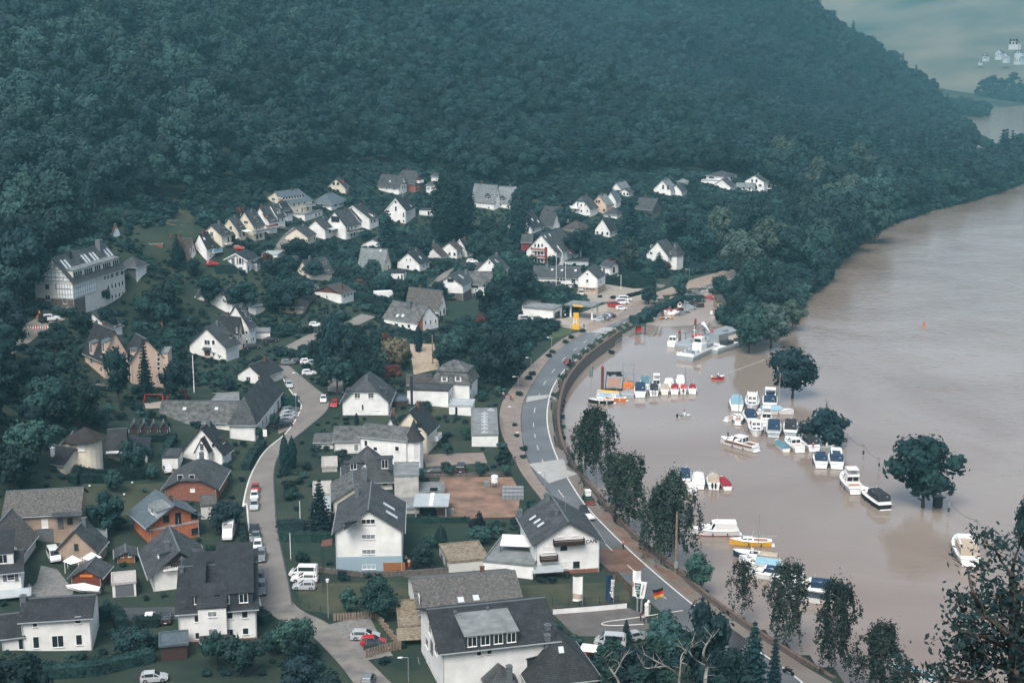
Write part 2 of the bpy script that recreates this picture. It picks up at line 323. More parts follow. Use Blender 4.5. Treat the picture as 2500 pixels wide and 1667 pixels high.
# fast water of the open river is rougher than the sheltered harbour
sx_=N_.new('ShaderNodeSeparateXYZ');t_.links.new(tc.outputs['Object'],sx_.inputs[0]);cm_=N_.new('ShaderNodeMapRange');cm_.inputs[1].default_value=60;cm_.inputs[2].default_value=120;cm_.inputs[3].default_value=.07;cm_.inputs[4].default_value=.6;t_.links.new(sx_.outputs[0],cm_.inputs[0])
bp=N_.new('ShaderNodeBump');t_.links.new(cm_.outputs[0],bp.inputs['Strength']);bp.inputs['Distance'].default_value=.6;t_.links.new(ml.outputs[0],bp.inputs['Height']);t_.links.new(bp.outputs[0],b_.inputs['Normal'])
mb=MB();mb.add([(-15,120,0),(2250,120,0),(2250,2400,0),(-15,2400,0)],[(0,1,2,3)])
tag(mb.obj('water',wm),kind='structure')
# ------------------------------------------------------------------ far side of the valley
fx=np.arange(-900,2300,25.);fy=np.arange(1850,4800,25.);FX,FY=np.meshgrid(fx,fy)
bank=1925+.1*np.maximum(0,500-FX)-.28*np.maximum(0,FX-560)
sl_=np.clip((FY-bank),-40,9999)
FZ=1.5+np.where(sl_<120,sl_*.05,6+(sl_-120)*.20)+8*np.sin(FX/140+FY/300)*np.clip(sl_/400,0,1)+5*np.sin(FX/60)*np.sin(FY/75)*np.clip(sl_/400,0,1)
FZ+=.06*np.maximum(0,FX-600)*np.clip(sl_/600,0,1)
FZ=np.minimum(FZ,290+(FZ-290)*.03)
FZ=np.minimum(FZ,300)
FZ=np.where(sl_<0,-2,FZ)
def far_z(x,y):
 i=int((x-fx[0])/25);j=int((y-fy[0])/25);return float(FZ[min(max(j,0),len(fy)-1),min(max(i,0),len(fx)-1)])
me=bpy.data.meshes.new('far_hills');idx=np.arange(FX.size).reshape(FX.shape);qf=np.stack([idx[:-1,:-1],idx[:-1,1:],idx[1:,1:],idx[1:,:-1]],-1).reshape(-1,4)
np_mesh(me,np.stack([FX,FY,FZ],-1).reshape(-1,3),qf);me.polygons.foreach_set('use_smooth',[True]*len(me.polygons))
me.materials.append(M('vineyards_and_woods',(.03,.055,.045),.95,0,.0075,.8,.05,col2=(.17,.15,.115),detail=12));tag(link('far_hills',me),kind='structure')
def far_G(px,py):
 sx,sy=P(px,py);d=ray(sx,sy);t=1850.
 while t<4500:
  p=d*t
  if H0+p[2]<far_z(p[0],p[1]):break
  t+=6
 return Vector((p[0],p[1],far_z(p[0],p[1])))
# ------------------------------------------------------------------ haze
mb=MB();mb.box(-1010,2310,-70,4810,-4.2,318)
hz=bpy.data.materials.new('haze');hz.use_nodes=True;hn=hz.node_tree.nodes;hn.remove(hn['Principled BSDF'])
pv=hn.new('ShaderNodeVolumePrincipled');pv.inputs['Density'].default_value=HAZE_D=.00018;pv.inputs['Color'].default_value=(.29,.68,.79,1);pv.inputs['Anisotropy'].default_value=.1
hz.node_tree.links.new(pv.outputs[0],hn['Material Output'].inputs['Volume'])
ho=mb.obj('haze',hz);tag(ho,'thin blue river haze filling the whole valley','haze',kind='stuff')
# ------------------------------------------------------------------ foliage prototypes
def leafmat(name,c1,c2,var=.38):
 m=M(name,c1,.75,0,.55,0,col2=c2,objvar=var,spec=.2,detail=5)
 b=m.node_tree.nodes['Principled BSDF']
 return m
LEAF=dict(
 oak=leafmat('oak_leaves',(.007,.025,.026),(.023,.055,.052)),dark=leafmat('dark_leaves',(.005,.018,.022),(.015,.039,.041)),mid=leafmat('mid_green_leaves',(.017,.049,.045),(.040,.086,.078)),
 pale=leafmat('pale_willow_leaves',(.024,.046,.040),(.060,.088,.072)),birch=leafmat('birch_leaves',(.013,.026,.022),(.036,.054,.043)),fir=leafmat('fir_needles',(.006,.025,.032),(.016,.044,.050)),
 blossom=leafmat('yellowing_blossom_leaves',(.16,.15,.09),(.30,.27,.18)),copper=leafmat('copper_leaves',(.06,.022,.02),(.11,.045,.035)),plum=leafmat('dark_plum_leaves',(.009,.011,.019),(.022,.026,.039)),hedge=leafmat('hedge_leaves',(.007,.024,.024),(.020,.048,.045)),
 grass=leafmat('tall_grass_blades',(.035,.07,.045),(.075,.11,.06)),forest=leafmat('forest_leaves',(.0035,.014,.017),(.014,.036,.038),.45))
RN=np.random.RandomState(5)
def quads(pts,nrm,size,mat_,name,jit=.6,aspect=.7,extra=None):
 """leaf sprays: one small four-sided face per point"""
 n=len(pts);nn=nrm+RN.normal(0,jit,(n,3));nn/=np.linalg.norm(nn,axis=1)[:,None]+1e-9
 a=np.cross(nn,RN.normal(0,1,(n,3)));a/=np.linalg.norm(a,axis=1)[:,None]+1e-9;b=np.cross(nn,a)
 s=size*(.6+.8*RN.rand(n))[:,None]if np.isscalar(size)else(size*(.6+.8*RN.rand(n)))[:,None]
 v=np.stack([pts-a*s,pts-b*s*aspect+nn*s*.15,pts+a*s,pts+b*s*aspect-nn*s*.1],1).reshape(-1,3)
 f=np.arange(4*n).reshape(n,4)
 if extra is not None:
  ev,ef=extra;v=np.r_[v,ev];me=bpy.data.meshes.new(name)
  fl=[tuple(x)for x in f]+[tuple(np.array(x)+4*n)for x in ef];me.from_pydata([tuple(x)for x in v],[],fl)
 else:
  me=bpy.data.meshes.new(name);np_mesh(me,v,f)
 me.materials.append(mat_);return me
def ico(sub=1):
 bm=bmesh.new();bmesh.ops.create_icosphere(bm,subdivisions=sub,radius=1);v=np.array([x.co[:]for x in bm.verts]);f=[[q.index for q in x.verts]for x in bm.faces];bm.free();return v,f
ICO1,ICO2=ico(1),ico(2)
def lobes_crown(name,m,w=1.,h=1.,nl=18,per=70,ls=.05,lobe=.34,core=.72,squash=.9,flat=0,inner=.78,seed=0,top=.0,jit=.38):
 """crown of radius w, height h, bottom at z=0; leaf lobes spread over and through an egg"""
 rs=np.random.RandomState(seed+11);cs=[]
 i=0
 while len(cs)<nl:
  i+=1;u=rs.normal(0,1,3);u/=np.linalg.norm(u);r=inner*(.55+.45*rs.rand())if rs.rand()<.8 else .4*rs.rand()
  c=u*r
  if c[2]<-.75:continue
  cs.append((c,lobe*(.7+.6*rs.rand())))
 P_,N_,EV,EF=[],[],[],[];off=0
 for c,r in cs:
  k=int(per*(r/lobe)**2);u=rs.normal(0,1,(k,3));u/=np.linalg.norm(u,axis=1)[:,None]
  rr=r*(.8+.32*rs.rand(k))[:,None];p=c+u*rr*np.array([1,1,squash])
  P_.append(p);N_.append(u*1.0+np.array([0,0,.25]))
  if core:
   v=ICO1[0]*r*core*(.9+.2*rs.rand(len(ICO1[0]),1));EV.append(c+v);EF+=[[q+off for q in f]for f in ICO1[1]];off+=len(v)
 P_=np.concatenate(P_);N_=np.concatenate(N_)
 sc=np.array([w,w,h/2]);z0=1.0
 tw=1-top*np.clip((P_[:,2]+.2),0,1.2)
 P_[:,0]*=tw;P_[:,1]*=tw
 P_=(P_+[0,0,z0])*sc
 ex=None
 if core:
  E=np.concatenate(EV);te=1-top*np.clip((E[:,2]+.2),0,1.2);E[:,0]*=te;E[:,1]*=te;ex=((E+[0,0,z0])*sc,EF)
 return quads(P_,N_,ls*w if ls<1 else ls,m,name,jit=jit,extra=ex)
def birch_crown(name,m,w,h,seed=0,n=150,per=22,ls=.17,dens=1.):
 rs=np.random.RandomState(seed+3);P_,N_=[],[]
 for i in range(int(n*dens)):
  z=h*(.18+.82*rs.rand()**.8);rr=w*math.sqrt(max(.05,1-((z/h-.42)/.62)**2))*(.25+.75*rs.rand()**.5);a=rs.rand()*6.28
  x,y=rr*math.cos(a),rr*math.sin(a);rr*=.72+.38*math.sin(2*a+seed*1.9+z*.35)+.15*math.sin(5*a+seed);x,y=rr*math.cos(a),rr*math.sin(a);L=h*(.07+.25*rs.rand()*(1.1-z/h))
  t=rs.rand(per);p=np.c_[x+rs.normal(0,.18,per)+t*.35*math.cos(a),y+rs.normal(0,.18,per)+t*.35*math.sin(a),z-t*L]
  P_.append(p);N_.append(np.tile([math.cos(a),math.sin(a),.3],(per,1)))
  k=per//3;P_.append(np.array([x,y,z])+rs.normal(0,.5,(k,3)));N_.append(np.tile([0,0,1.],(k,1)))
 return quads(np.concatenate(P_),np.concatenate(N_),ls,m,name,jit=.8)
def fir_crown(name,m,w,h,seed=0,tiers=16,ls=.28,open_=.0):
 rs=np.random.RandomState(seed+5);P_,N_=[],[]
 for i in range(tiers):
  z=h*(.03+.97*i/tiers);r=w*(1-i/tiers)**.85+.12;nb=max(6,int(9+9*(1-i/tiers)))
  for j in range(nb):
   a=6.283*(j+rs.rand())/nb;rl=r*(.75+.4*rs.rand());k=max(4,int(rl/ls*2.6))
   t=(.15+.85*rs.rand(k));x=rl*t
   lat=rs.normal(0,.16*rl*(1.1-t)+.08,k)
   P_.append(np.c_[x*math.cos(a)-lat*math.sin(a),x*math.sin(a)+lat*math.cos(a),z+h*.035-x*.30+.12*rl*t*t+rs.normal(0,.08,k)]);N_.append(np.tile([math.cos(a)*.4,math.sin(a)*.4,1],(k,1)))
 cone=MB();cone.cyl((0,0,.05*h),(0,0,.9*h),w*.55,.05,8)
 return quads(np.concatenate(P_),np.concatenate(N_),ls,m,name,jit=.45,extra=(np.array(cone.v),cone.f))
def column_crown(name,m,w,h,seed=0,n=1500,ls=.22,rag=.12):
 rs=np.random.RandomState(seed+8);z=rs.rand(n);a=rs.rand(n)*6.283
 r=w*np.minimum(1,np.sin(np.clip(z*.93+.12,0,1)*3.14)**.55)*(1-rag+2*rag*rs.rand(n))
 c=MB();rings=[]
 for k in range(8):
  zz=k/7;q=w*.8*max(.08,math.sin(min(1,zz*.9+.1)*3.14)**.55)
  rings.append([(q*math.cos(6.283*i/9),q*math.sin(6.283*i/9),zz*h*.97)for i in range(9)])
 c.loft(rings)
 return quads(np.c_[r*np.cos(a),r*np.sin(a),z*h],np.c_[np.cos(a),np.sin(a),.6+0*a],ls,m,name,jit=.5,extra=(np.array(c.v),c.f))
def trunk_mesh(name,h,r,m,branches=0,spread=1.,seed=0,lean=.0,top=.9):
 rs=random.Random(seed);b=MB();n=6;pts=[]
 for i in range(n+1):
  t=i/n;pts.append(Vector((lean*h*t*t+rs.uniform(-.03,.03)*h*t,rs.uniform(-.03,.03)*h*t,h*top*t-.6*(i==0))))
 for i in range(n):b.cyl(pts[i],pts[i+1],r*(1-.8*i/n)*(1.25 if i==0 else 1),r*(1-.8*(i+1)/n),7)
 for k in range(branches):
  t=.3+.6*rs.random();p=pts[0].lerp(pts[-1],t);a=rs.random()*6.28;L=spread*(1.05-t*.6)*rs.uniform(.6,1)
  q=p+Vector((math.cos(a)*L,math.sin(a)*L,L*rs.uniform(.35,.8)));mid=p.lerp(q,.5)+Vector((0,0,-.08*L))
  b.cyl(p,mid,r*.38,r*.25,5);b.cyl(mid,q,r*.25,r*.08,5)
 return b.mesh(name,m)
# kinds: (crown meshes, reference radius, reference crown height, trunk share, trunk mesh)
KIND={}
def kind(name,meshes,w,h,ts,bark=MM['bark'],br=5,tr=.022,own=False):
 full_h=h/(1-ts);KIND[name]=dict(c=meshes,w=w,h=h,ts=ts,H=full_h,t=[trunk_mesh('trunk',full_h,full_h*tr,bark,br,w*.8,s)for s in(1,2)])
kind('broad',[lobes_crown('crown',LEAF['oak'],5,9,26,64,.075,.36,seed=i)for i in range(4)],5,9,.15)
kind('dark',[lobes_crown('crown',LEAF['dark'],5,9.5,26,64,.075,.36,seed=20+i)for i in range(3)],5,9.5,.12)
kind('light',[lobes_crown('crown',LEAF['mid'],5,9,26,64,.07,.34,seed=30+i)for i in range(3)],5,9,.15)
kind('willow',[lobes_crown('crown',LEAF['pale'],5,9.5,34,70,.06,.30,seed=40+i)for i in range(2)],5,9.5,.12)
kind('blossom',[lobes_crown('crown',LEAF['blossom'],5,9,30,80,.055,.3,core=.6,seed=51)],5,9,.12)
kind('copper',[lobes_crown('crown',LEAF['copper'],2.5,4,18,60,.08,.36,seed=52)],2.5,4,.2)
kind('plum',[lobes_crown('crown',LEAF['plum'],2.5,4.5,26,80,.06,.3,core=.6,seed=53)],2.5,4.5,.12)
kind('birch',[birch_crown('crown',LEAF['birch'],4.6,13,i,230,26,.19)for i in range(4)],4.6,13,.1,MM['birchbark'],22,.014)
kind('sparse',[birch_crown('crown',LEAF['birch'],2.6,10,9+i,120,20,.16)for i in range(2)],2.6,10,.14,MM['birchbark'],12,.014)
kind('fir',[fir_crown('crown',LEAF['fir'],3.2,13,i)for i in range(3)],3.2,13,.05,br=0)
kind('poplar',[column_crown('crown',LEAF['dark'],2.6,17,i,2600,.3,.3)for i in range(2)],2.6,17,.08)
kind('cypress',[column_crown('crown',LEAF['fir'],.95,6.5,4,1300,.16)],.95,6.5,.03,br=0)
kind('cone',[column_crown('crown',LEAF['hedge'],1.3,3.4,6,900,.14)],1.3,3.4,.03,br=0)
kind('ball',[lobes_crown('crown',LEAF['mid'],1.8,3.3,20,60,.085,.42,inner=.6,seed=60)],1.8,3.3,.28,br=3,tr=.03)
kind('shrub',[lobes_crown('crown',LEAF[q],1.6,2.3,12,60,.1,.42,seed=62+i)for i,q in enumerate(('hedge','oak','mid','dark'))],1.6,2.3,.04,br=0)
kind('flowers',[lobes_crown('crown',LEAF['copper'],1.2,1.3,9,50,.1,.42,seed=70)],1.2,1.3,.04,br=0)
kind('forest',[lobes_crown('crown',LEAF['forest'],5,9,12,80,.085,.42,core=.86,seed=80+i,jit=.3)for i in range(5)]+[fir_crown('crown',LEAF['fir'],3,12,7,11,.42)],5,9,.3)
def spawn_tree(k,x,y,z,height,width,label,group='trees and shrubs of the village gardens',cat='tree',name=None,vi=None,lean=0):
 d=KIND[k];vi=R.randrange(len(d['c']))if vi is None else vi
 nm=name or{'birch':'birch_tree','sparse':'birch_tree','fir':'fir_tree','poplar':'poplar_tree','willow':'willow_tree','cypress':'columnar_cypress','shrub':'garden_shrub','flowers':'flowering_shrub','cone':'clipped_yew','ball':'round_headed_tree'}.get(k,'broadleaf_tree')
 if k in('shrub','flowers','cone'):cat='shrub'
 o=empty(nm,(x,y,z-.1),R.random()*6.28,label,cat,group)
 sz=height/d['H'];sw=width/2/d['w']
 c=link('crown',d['c'][vi],o,(0,0,d['H']*d['ts']*sz),(lean,0,0),(sw,sw,sz))
 if k not in('shrub','flowers','cone','cypress'):link('trunk',R.choice(d['t']),o,(0,0,0),None,((sz+sw)/2,(sz+sw)/2,sz))
 return o
TREES=[]   # (object, x, y, radius, explicit label?)
OCC=[]     # occupied discs x, y, r
def T(k,px,by,ty,wpx,label=None,group=None,z=None,**kw):
 """tree whose foot is at pixel (px,by), top at row ty and width wpx in the current crop"""
 g=G(px,by,z);t=proj(g)[2];sy=P(px,ty)[1]
 h=max(1.0,h_for(g.x,g.y,sy)-g.z);wd=wpx*_k*t/F
 o=spawn_tree(k,g.x,g.y,g.z,h,wd,label,group or 'trees and shrubs of the village gardens',**kw)
 TREES.append([o,g.x,g.y,wd/2,label,h,k]);OCC.append((g.x,g.y,min(wd*.3,3)))
 return o
# ------------------------------------------------------------------ woods on the hillsides
full()
FOREST_PX=np.array([(-500,1100),(-60,1010),(20,900),(30,820),(90,720),(105,650),(200,560),(262,520),(310,500),(400,500),(455,470),(530,448),(620,470),(740,440),(830,425),(930,412),(1060,425),(1190,460),(1290,465),(1400,437),(1530,432),(1640,425),(1750,432),(1890,455),(1960,520),(1985,640),(1960,690),(2010,668),(2060,610),(2140,555),(2240,522),(2290,505),(2350,500),(2440,470),(2560,430),(2560,330),(2405,420),(2372,352),(2345,318),(2352,322),(2700,420),(2900,100),(2350,220),(2000,-160),(1200,-330),(0,-420),(-600,-300)],float)
def forest_points():
 xs=np.arange(-420,640,8.6);ys=np.arange(255,1900,8.6);X,Y=np.meshgrid(xs,ys)
 X=X+RN.uniform(-3.8,3.8,X.shape);Y=Y+RN.uniform(-3.8,3.8,Y.shape);X=X.ravel();Y=Y.ravel();Z=gz_np(X,Y)
 dep=Y*ct-(Z-H0)*st;sx=CX+F*X/dep;sy=CY-F*(Y*st+(Z-H0)*ct)/dep
 LW=np.array([(-300,1300),(0,1225),(100,1205),(112,1110),(150,1070),(200,1050),(222,1000),(190,950),(170,900),(130,880),(60,920),(-300,1050)],float)
 ok=(inside(sx,sy,FOREST_PX)|inside(sx,sy,LW))&~(inside(X,Y))&(dep>230)
 # keep the road cut and the small meadow clear
 for(cx,cy,rx,ry)in((470,530,42,26),(285,572,30,22),(672,408,22,14),(2388,392,21,64),(2372,330,9,22),(2400,410,20,16)):ok&=~((((sx-cx)/rx)**2+((sy-cy)/ry)**2)<1)
 LWm=inside(sx,sy,LW)
 ok&=(sx>-260)&(sx<2700)&(sy>-150)
 return X[ok],Y[ok],Z[ok],dep[ok],sx[ok],sy[ok],LWm[ok]
fX,fY,fZ,fD,fSX,fSY,fLW=forest_points()
SCL=.7+.95*RN.rand(len(fX))**1.5;SCL*=np.where((fSX>1900)&(fSY>380),1.15,1)
SCL*=1+.25*np.clip((fZ-30)/60,0,1);SCL=np.where(fLW,SCL*.62,SCL)
appar=SCL/fD*np.where((fSX>-20)&(fSX<2520),1,.2)
order=np.argsort(-appar);NIND=165
for q in order[:NIND]:
 k='dark' if R.random()<.35 else R.choice(('broad','broad','light'));s=SCL[q];river=fSX[q]>1850
 if river and R.random()<.2:k='willow'
 lab=('%s tree in the flooded wood along the river bank' if river else '%s tree at the lower edge of the hillside forest')%{'dark':'very dark broadleaf','broad':'deep green broadleaf','light':'mid green broadleaf','willow':'pale grey-green willow'}[k]
 spawn_tree(k,fX[q],fY[q],fZ[q],14*s,11.5*s,lab,'trees of the river bank wood' if river else 'trees along the forest edge')
rest=order[NIND:]
cl=np.sin(fX[rest]/70+1.5*np.sin(fY[rest]/110))*np.sin(fY[rest]/85)
kk=np.where(RN.rand(len(rest))<np.where(cl>.45,.5,.04),5,RN.randint(0,5,len(rest)))
def gn_scatter(name,pts,scl,kinds,protos,mats,label=None,cat=None,parent=None):
 me=bpy.data.meshes.new(name);me.vertices.add(len(pts));me.vertices.foreach_set('co',np.asarray(pts,np.float32).ravel())
 for nm,arr in(('scl',scl),('rot',RN.rand(len(pts))*6.283),('knd',kinds)):
  at=me.attributes.new(nm,'FLOAT','POINT');at.data.foreach_set('value',np.asarray(arr,np.float32))
 o=link(name,me,parent);tag(o,label,cat,kind='stuff')
 g=bpy.data.node_groups.new(name+'_scatter','GeometryNodeTree');g.interface.new_socket('Geometry',in_out='INPUT',socket_type='NodeSocketGeometry');g.interface.new_socket('Geometry',in_out='OUTPUT',socket_type='NodeSocketGeometry')
 n=g.nodes;L=g.links;gi=n.new('NodeGroupInput');go=n.new('NodeGroupOutput');jn=n.new('GeometryNodeJoinGeometry')
 def attr(a):
  x=n.new('GeometryNodeInputNamedAttribute');x.data_type='FLOAT';x.inputs[0].default_value=a;return x.outputs[0]
 cx=n.new('ShaderNodeCombineXYZ');L.new(attr('rot'),cx.inputs[2]);sc=attr('scl')
 for i,p in enumerate(protos):
  oi=n.new('GeometryNodeObjectInfo');oi.inputs['Object'].default_value=p;oi.transform_space='ORIGINAL'
  ip=n.new('GeometryNodeInstanceOnPoints');cmp_=n.new('FunctionNodeCompare');cmp_.data_type='FLOAT';cmp_.operation='EQUAL';cmp_.inputs[1].default_value=i;cmp_.inputs['Epsilon'].default_value=.1
  L.new(attr('knd'),cmp_.inputs[0]);L.new(gi.outputs[0],ip.inputs['Points']);L.new(cmp_.outputs[0],ip.inputs['Selection']);L.new(oi.outputs['Geometry'],ip.inputs['Instance'])
  L.new(cx.outputs[0],ip.inputs['Rotation']);L.new(sc,ip.inputs['Scale']);L.new(ip.outputs[0],jn.inputs[0])
 L.new(jn.outputs[0],go.inputs[0]);md=o.modifiers.new('scatter','NODES');md.node_group=g
 return o
# six real forest-edge trees lend their crowns to the scatter
protos=[]
fr=[q for q in order[NIND:NIND+400]if 100<fSX[q]<1800][:6]
for i,q in enumerate(fr):
 s=SCL[q];o=spawn_tree('forest',fX[q],fY[q],fZ[q],13*s,11*s,'full crowned tree in the front ranks of the hillside forest','trees along the forest edge',vi=i);protos.append(o)
def kid(o,nm):
 for c in bpy.data.objects:
  if c.parent==o and c.name.split('.')[0]==nm:return c
protos=[kid(o,'crown')for o in protos]
zs=fZ[rest]+2.8*SCL[rest]
gn_scatter('forest',np.c_[fX[rest],fY[rest],zs],SCL[rest]*1.12,kk,protos,None,'dense broadleaf forest covering the steep valley side','forest')
# ------------------------------------------------------------------ roads, paths, yards
asph=M('asphalt',(.125,.135,.14),.55,.25,.10,.15,8,detail=9);asph2=M('patched_asphalt',(.06,.066,.07),.5,.25,.3,.1,8);street_m=M('dusty_street_asphalt',(.20,.185,.165),.7,.14,.2,.1,8,detail=6)
mud=M('drying_flood_mud',(.17,.115,.085),.45,0,.25,.1,4,col2=(.25,.195,.155),detail=6);pave=M('paving_setts',(.225,.185,.16),.8,.15,.5,.2,6);soil=M('churned_red_soil',(.30,.185,.13),.95,0,.3,1.0,1.2,col2=(.12,.085,.065),detail=12)
gravel=M('grey_gravel',(.19,.19,.18),.95,.25,1.5,.3,12);lawn=M('short_lawn',(.017,.038,.026),.95,.2,.3,.3,6);drygrass=M('dry_grass',(.075,.075,.045),.95,0,.25,.6,5,col2=(.03,.045,.03),detail=10);dust=M('pale_dusty_paving',(.34,.30,.25),.8,.12,.25,.1,5,detail=6)
linem=M('road_line_paint',(.62,.62,.58),.6,.15,2);wetm=M('wet_asphalt',(.045,.045,.045),.12,.2,.3);yardm=M('wet_concrete_slabs',(.30,.255,.22),.35,.12,.15)
RPOLY=[]   # ground outlines kept free of planting
def resample(pts,step):
 out=[pts[0]]
 for a,b in zip(pts[:-1],pts[1:]):
  n=max(1,int((b-a).length/step));out+=[a.lerp(b,(i+1)/n)for i in range(n)]
 return out
def smooth(pts,it=2):
 for _ in range(it):
  q=[pts[0]]
  for a,b in zip(pts[:-1],pts[1:]):q+=[a.lerp(b,.25),a.lerp(b,.75)]
  pts=q+[pts[-1]]
 return pts
def drape(p,off):return(p.x,p.y,max(gz(p.x,p.y),.02)+off)
def band(name,left,right,m,off=.05,n=30,cross=6,z=None,kind='structure',sm=2):
 """sheet between two pixel polylines, laid over the ground"""
 L=[G(*p,z)for p in left];Q=[G(*p,z)for p in right];L=smooth(L,sm);Q=smooth(Q,sm)
 def even(pts,n):
  d=[0]
  for a,b in zip(pts[:-1],pts[1:]):d.append(d[-1]+(b-a).length)
  out=[]
  for i in range(n+1):
   s=d[-1]*i/n;j=0
   while j<len(d)-2 and d[j+1]<s:j+=1
   out.append(pts[j].lerp(pts[j+1],(s-d[j])/max(d[j+1]-d[j],1e-6)))
  return out
 L=even(L,n);Q=even(Q,n);mb=MB();vs=[];fs=[]
 for a,b in zip(L,Q):
  for k in range(cross+1):vs.append(drape(a.lerp(b,k/cross),off))
 for i in range(n):
  for k in range(cross):q=i*(cross+1)+k;fs.append((q,q+1,q+cross+2,q+cross+1))
 mb.add(vs,fs);o=mb.obj(name,m);tag(o,kind=kind);RPOLY.append([(p.x,p.y)for p in L]+[(p.x,p.y)for p in reversed(Q)])
 return o,L,Q
def strip(name,pts,w,m,off=.05,world=False,sm=2,block=True,kind='structure',parent=None):
 C=[Vector(p)for p in pts]if world else[G(*p)for p in pts]
 C=resample(smooth(C,sm),2.0);vs=[];fs=[]
 for i,p in enumerate(C):
  d=(C[min(i+1,len(C)-1)]-C[max(i-1,0)]);d.z=0;d.normalize();nrm=Vector((-d.y,d.x,0));kx=1 if w<1 else max(2,int(w/2))
  for k in range(kx+1):vs.append(drape(p+nrm*(w*(.5-k/kx)),off))
 kx=1 if w<1 else max(2,int(w/2))
 for i in range(len(C)-1):
  for k in range(kx):q=i*(kx+1)+k;fs.append((q,q+kx+1,q+kx+2,q+1))
 o=MB().add(vs,fs).obj(name,m,parent)
 if kind and not parent:tag(o,kind=kind)
 if block and w>1:
  a=[(vs[i*(kx+1)][0],vs[i*(kx+1)][1])for i in range(len(C))];b=[(vs[i*(kx+1)+kx][0],vs[i*(kx+1)+kx][1])for i in range(len(C))];RPOLY.append(a+b[::-1])
 return o
def patch(name,pts,m,off=.04,step=2.5,block=True,z=None):
 """filled outline given in pixels, draped"""
 W=[G(*p,z)for p in pts];RP=[(p.x,p.y)for p in W]
 from mathutils.geometry import delaunay_2d_cdt
 xs=[p[0]for p in RP];ys=[p[1]for p in RP];poly=np.array(RP);edge=resample(W+[W[0]],step)[:-1];v=[Vector((p.x,p.y))for p in edge];ne=len(v)
 gx,gy=np.meshgrid(np.arange(min(xs),max(xs),step),np.arange(min(ys),max(ys),step));ok=inside(gx,gy,poly)&(dist_line(gx,gy,RP+[RP[0]])>step*.4)
 v+=[Vector((a,b))for a,b in zip(gx[ok],gy[ok])]
 r=delaunay_2d_cdt(v,[(i,(i+1)%ne)for i in range(ne)],[],1,1e-4)
 o=MB().add([(p.x,p.y,max(gz(p.x,p.y),.02)+off)for p in r[0]],r[2]).obj(name,m);tag(o,kind='structure')
 if block:RPOLY.append(RP)
 return o
crop(1200,650,1850,2038)
K1=_k
def pq(lst,c):
 crop(*c);r=[P(*p)for p in lst];full();return r
CA=(1200,650,1850,2038);CB=(1200,1150,1850,1971)
full_edge=pq([(2000,30),(1880,60),(1700,110),(1500,185),(1300,260),(1150,330),(1000,400),(860,445),(800,468),(700,510),(600,570),(500,650),(430,730),(360,830),(300,930),(262,1000),(235,1080),(225,1200),(250,1400),(300,1530)],CA)+pq([(370,90),(560,300),(740,520),(925,745),(1090,900),(1250,1040)],CB)+[(1700,1560),(1800,1640),(1870,1700)]
edge_line=pq([(2000,75),(1880,110),(1700,160),(1500,232),(1300,300),(1150,360),(1000,450),(900,500),(850,530),(760,600),(650,700),(560,790),(480,900),(440,1000),(420,1150),(440,1300),(515,1510)],CA)+[(1417.7,1221),(1457,1265),(1530,1338),(1612,1410.5),(1691,1476.5),(1767,1532),(1813,1562),(1932,1641),(1985,1690)]
wall_px=[(2035,1667),(1914,1592),(1827,1536),(1714,1454),(1662,1404),(1612,1365),(1559,1325),(1497,1262),(1457,1213),(1427,1177),(1404,1147),(1391,1128),(1370,1088),(1360,1040),(1360,1001),(1370,954),(1387,919),(1419,881),(1451,855),(1483,833),(1514,811)]
full()
road_o,rL,rR=band('road',full_edge,edge_line,asph,.06,120,8)
sh=[(1799+25,672),(1678,712),(1560,755),(1516,795)]
band('riverside_path',wall_px+[(1550,790),(1600,760),(1700,722),(1800,690)],[(1985,1690)]+edge_line[::-1][1:-2],M('dusty_verge',(.20,.185,.165),.6,0,.12,.1,4,col2=(.155,.125,.105),detail=9),.05,120,4)
strip('road_edge_line',edge_line[2:],.28,linem,.075)
cd=pq([(1840,95),(1700,135),(1500,208),(1300,285),(1150,345),(1035,405),(905,460),(800,525),(745,558),(655,625),(612,660),(570,695),(533,733),(497,772),(465,812),(435,855),(405,895),(385,940),(365,985),(345,1030),(335,1080),(325,1130),(318,1180),(330,1290),(355,1400),(380,1470)],CA)+pq([(460,90),(515,170),(570,240),(860,560),(1060,745),(1170,845),(1280,935),(1400,1030)],CB)+[(1715,1530),(1800,1590)]
full()
cw=resample(smooth([G(*p)for p in cd],2),1.0);i=0;ds=None;mbd=MB()
dash_vs=[]
for i in range(0,len(cw)-5,9):
 seg=cw[i:i+4]
 for a,b in zip(seg[:-1],seg[1:]):
  d=(b-a);d.z=0;d.normalize();nn=Vector((-d.y,d.x,0))*.08
  mbd.add([drape(a+nn,.078),drape(a-nn,.078),drape(b-nn,.078),drape(b+nn,.078)],[(0,1,2,3)])
tag(mbd.obj('road_centre_line',linem),kind='structure')
# muddy and wet stretches lie on the asphalt
full()
patch('road_mud',[(1460,1338),(1530,1338),(1575,1380),(1560,1402),(1490,1395),(1455,1365)],M('wet_mud_film',(.12,.07,.05),.3,0,.4,0,col2=(.20,.13,.10)),.07,3,False)
patch('road_mud',[(1430,1160),(1500,1262),(1600,1352),(1700,1440),(1680,1452),(1590,1380),(1490,1290),(1420,1200),(1395,1150)],M('brown_mud_film',(.16,.095,.07),.3,0,.3,0,col2=(.25,.18,.145)),.09,3,False)
patch('road_mud',[(1500,745),(1600,715),(1700,680),(1790,655),(1800,672),(1700,712),(1600,745),(1510,785),(1440,812),(1430,795)],M('pale_mud_film',(.34,.27,.21),.5,0,.3,0,col2=(.24,.19,.155),detail=6),.09,3,False)
patch('wet_patch',[(1735,1500),(1780,1530),(1830,1566),(1800,1590),(1750,1560),(1720,1525)],wetm,.09,3,False)
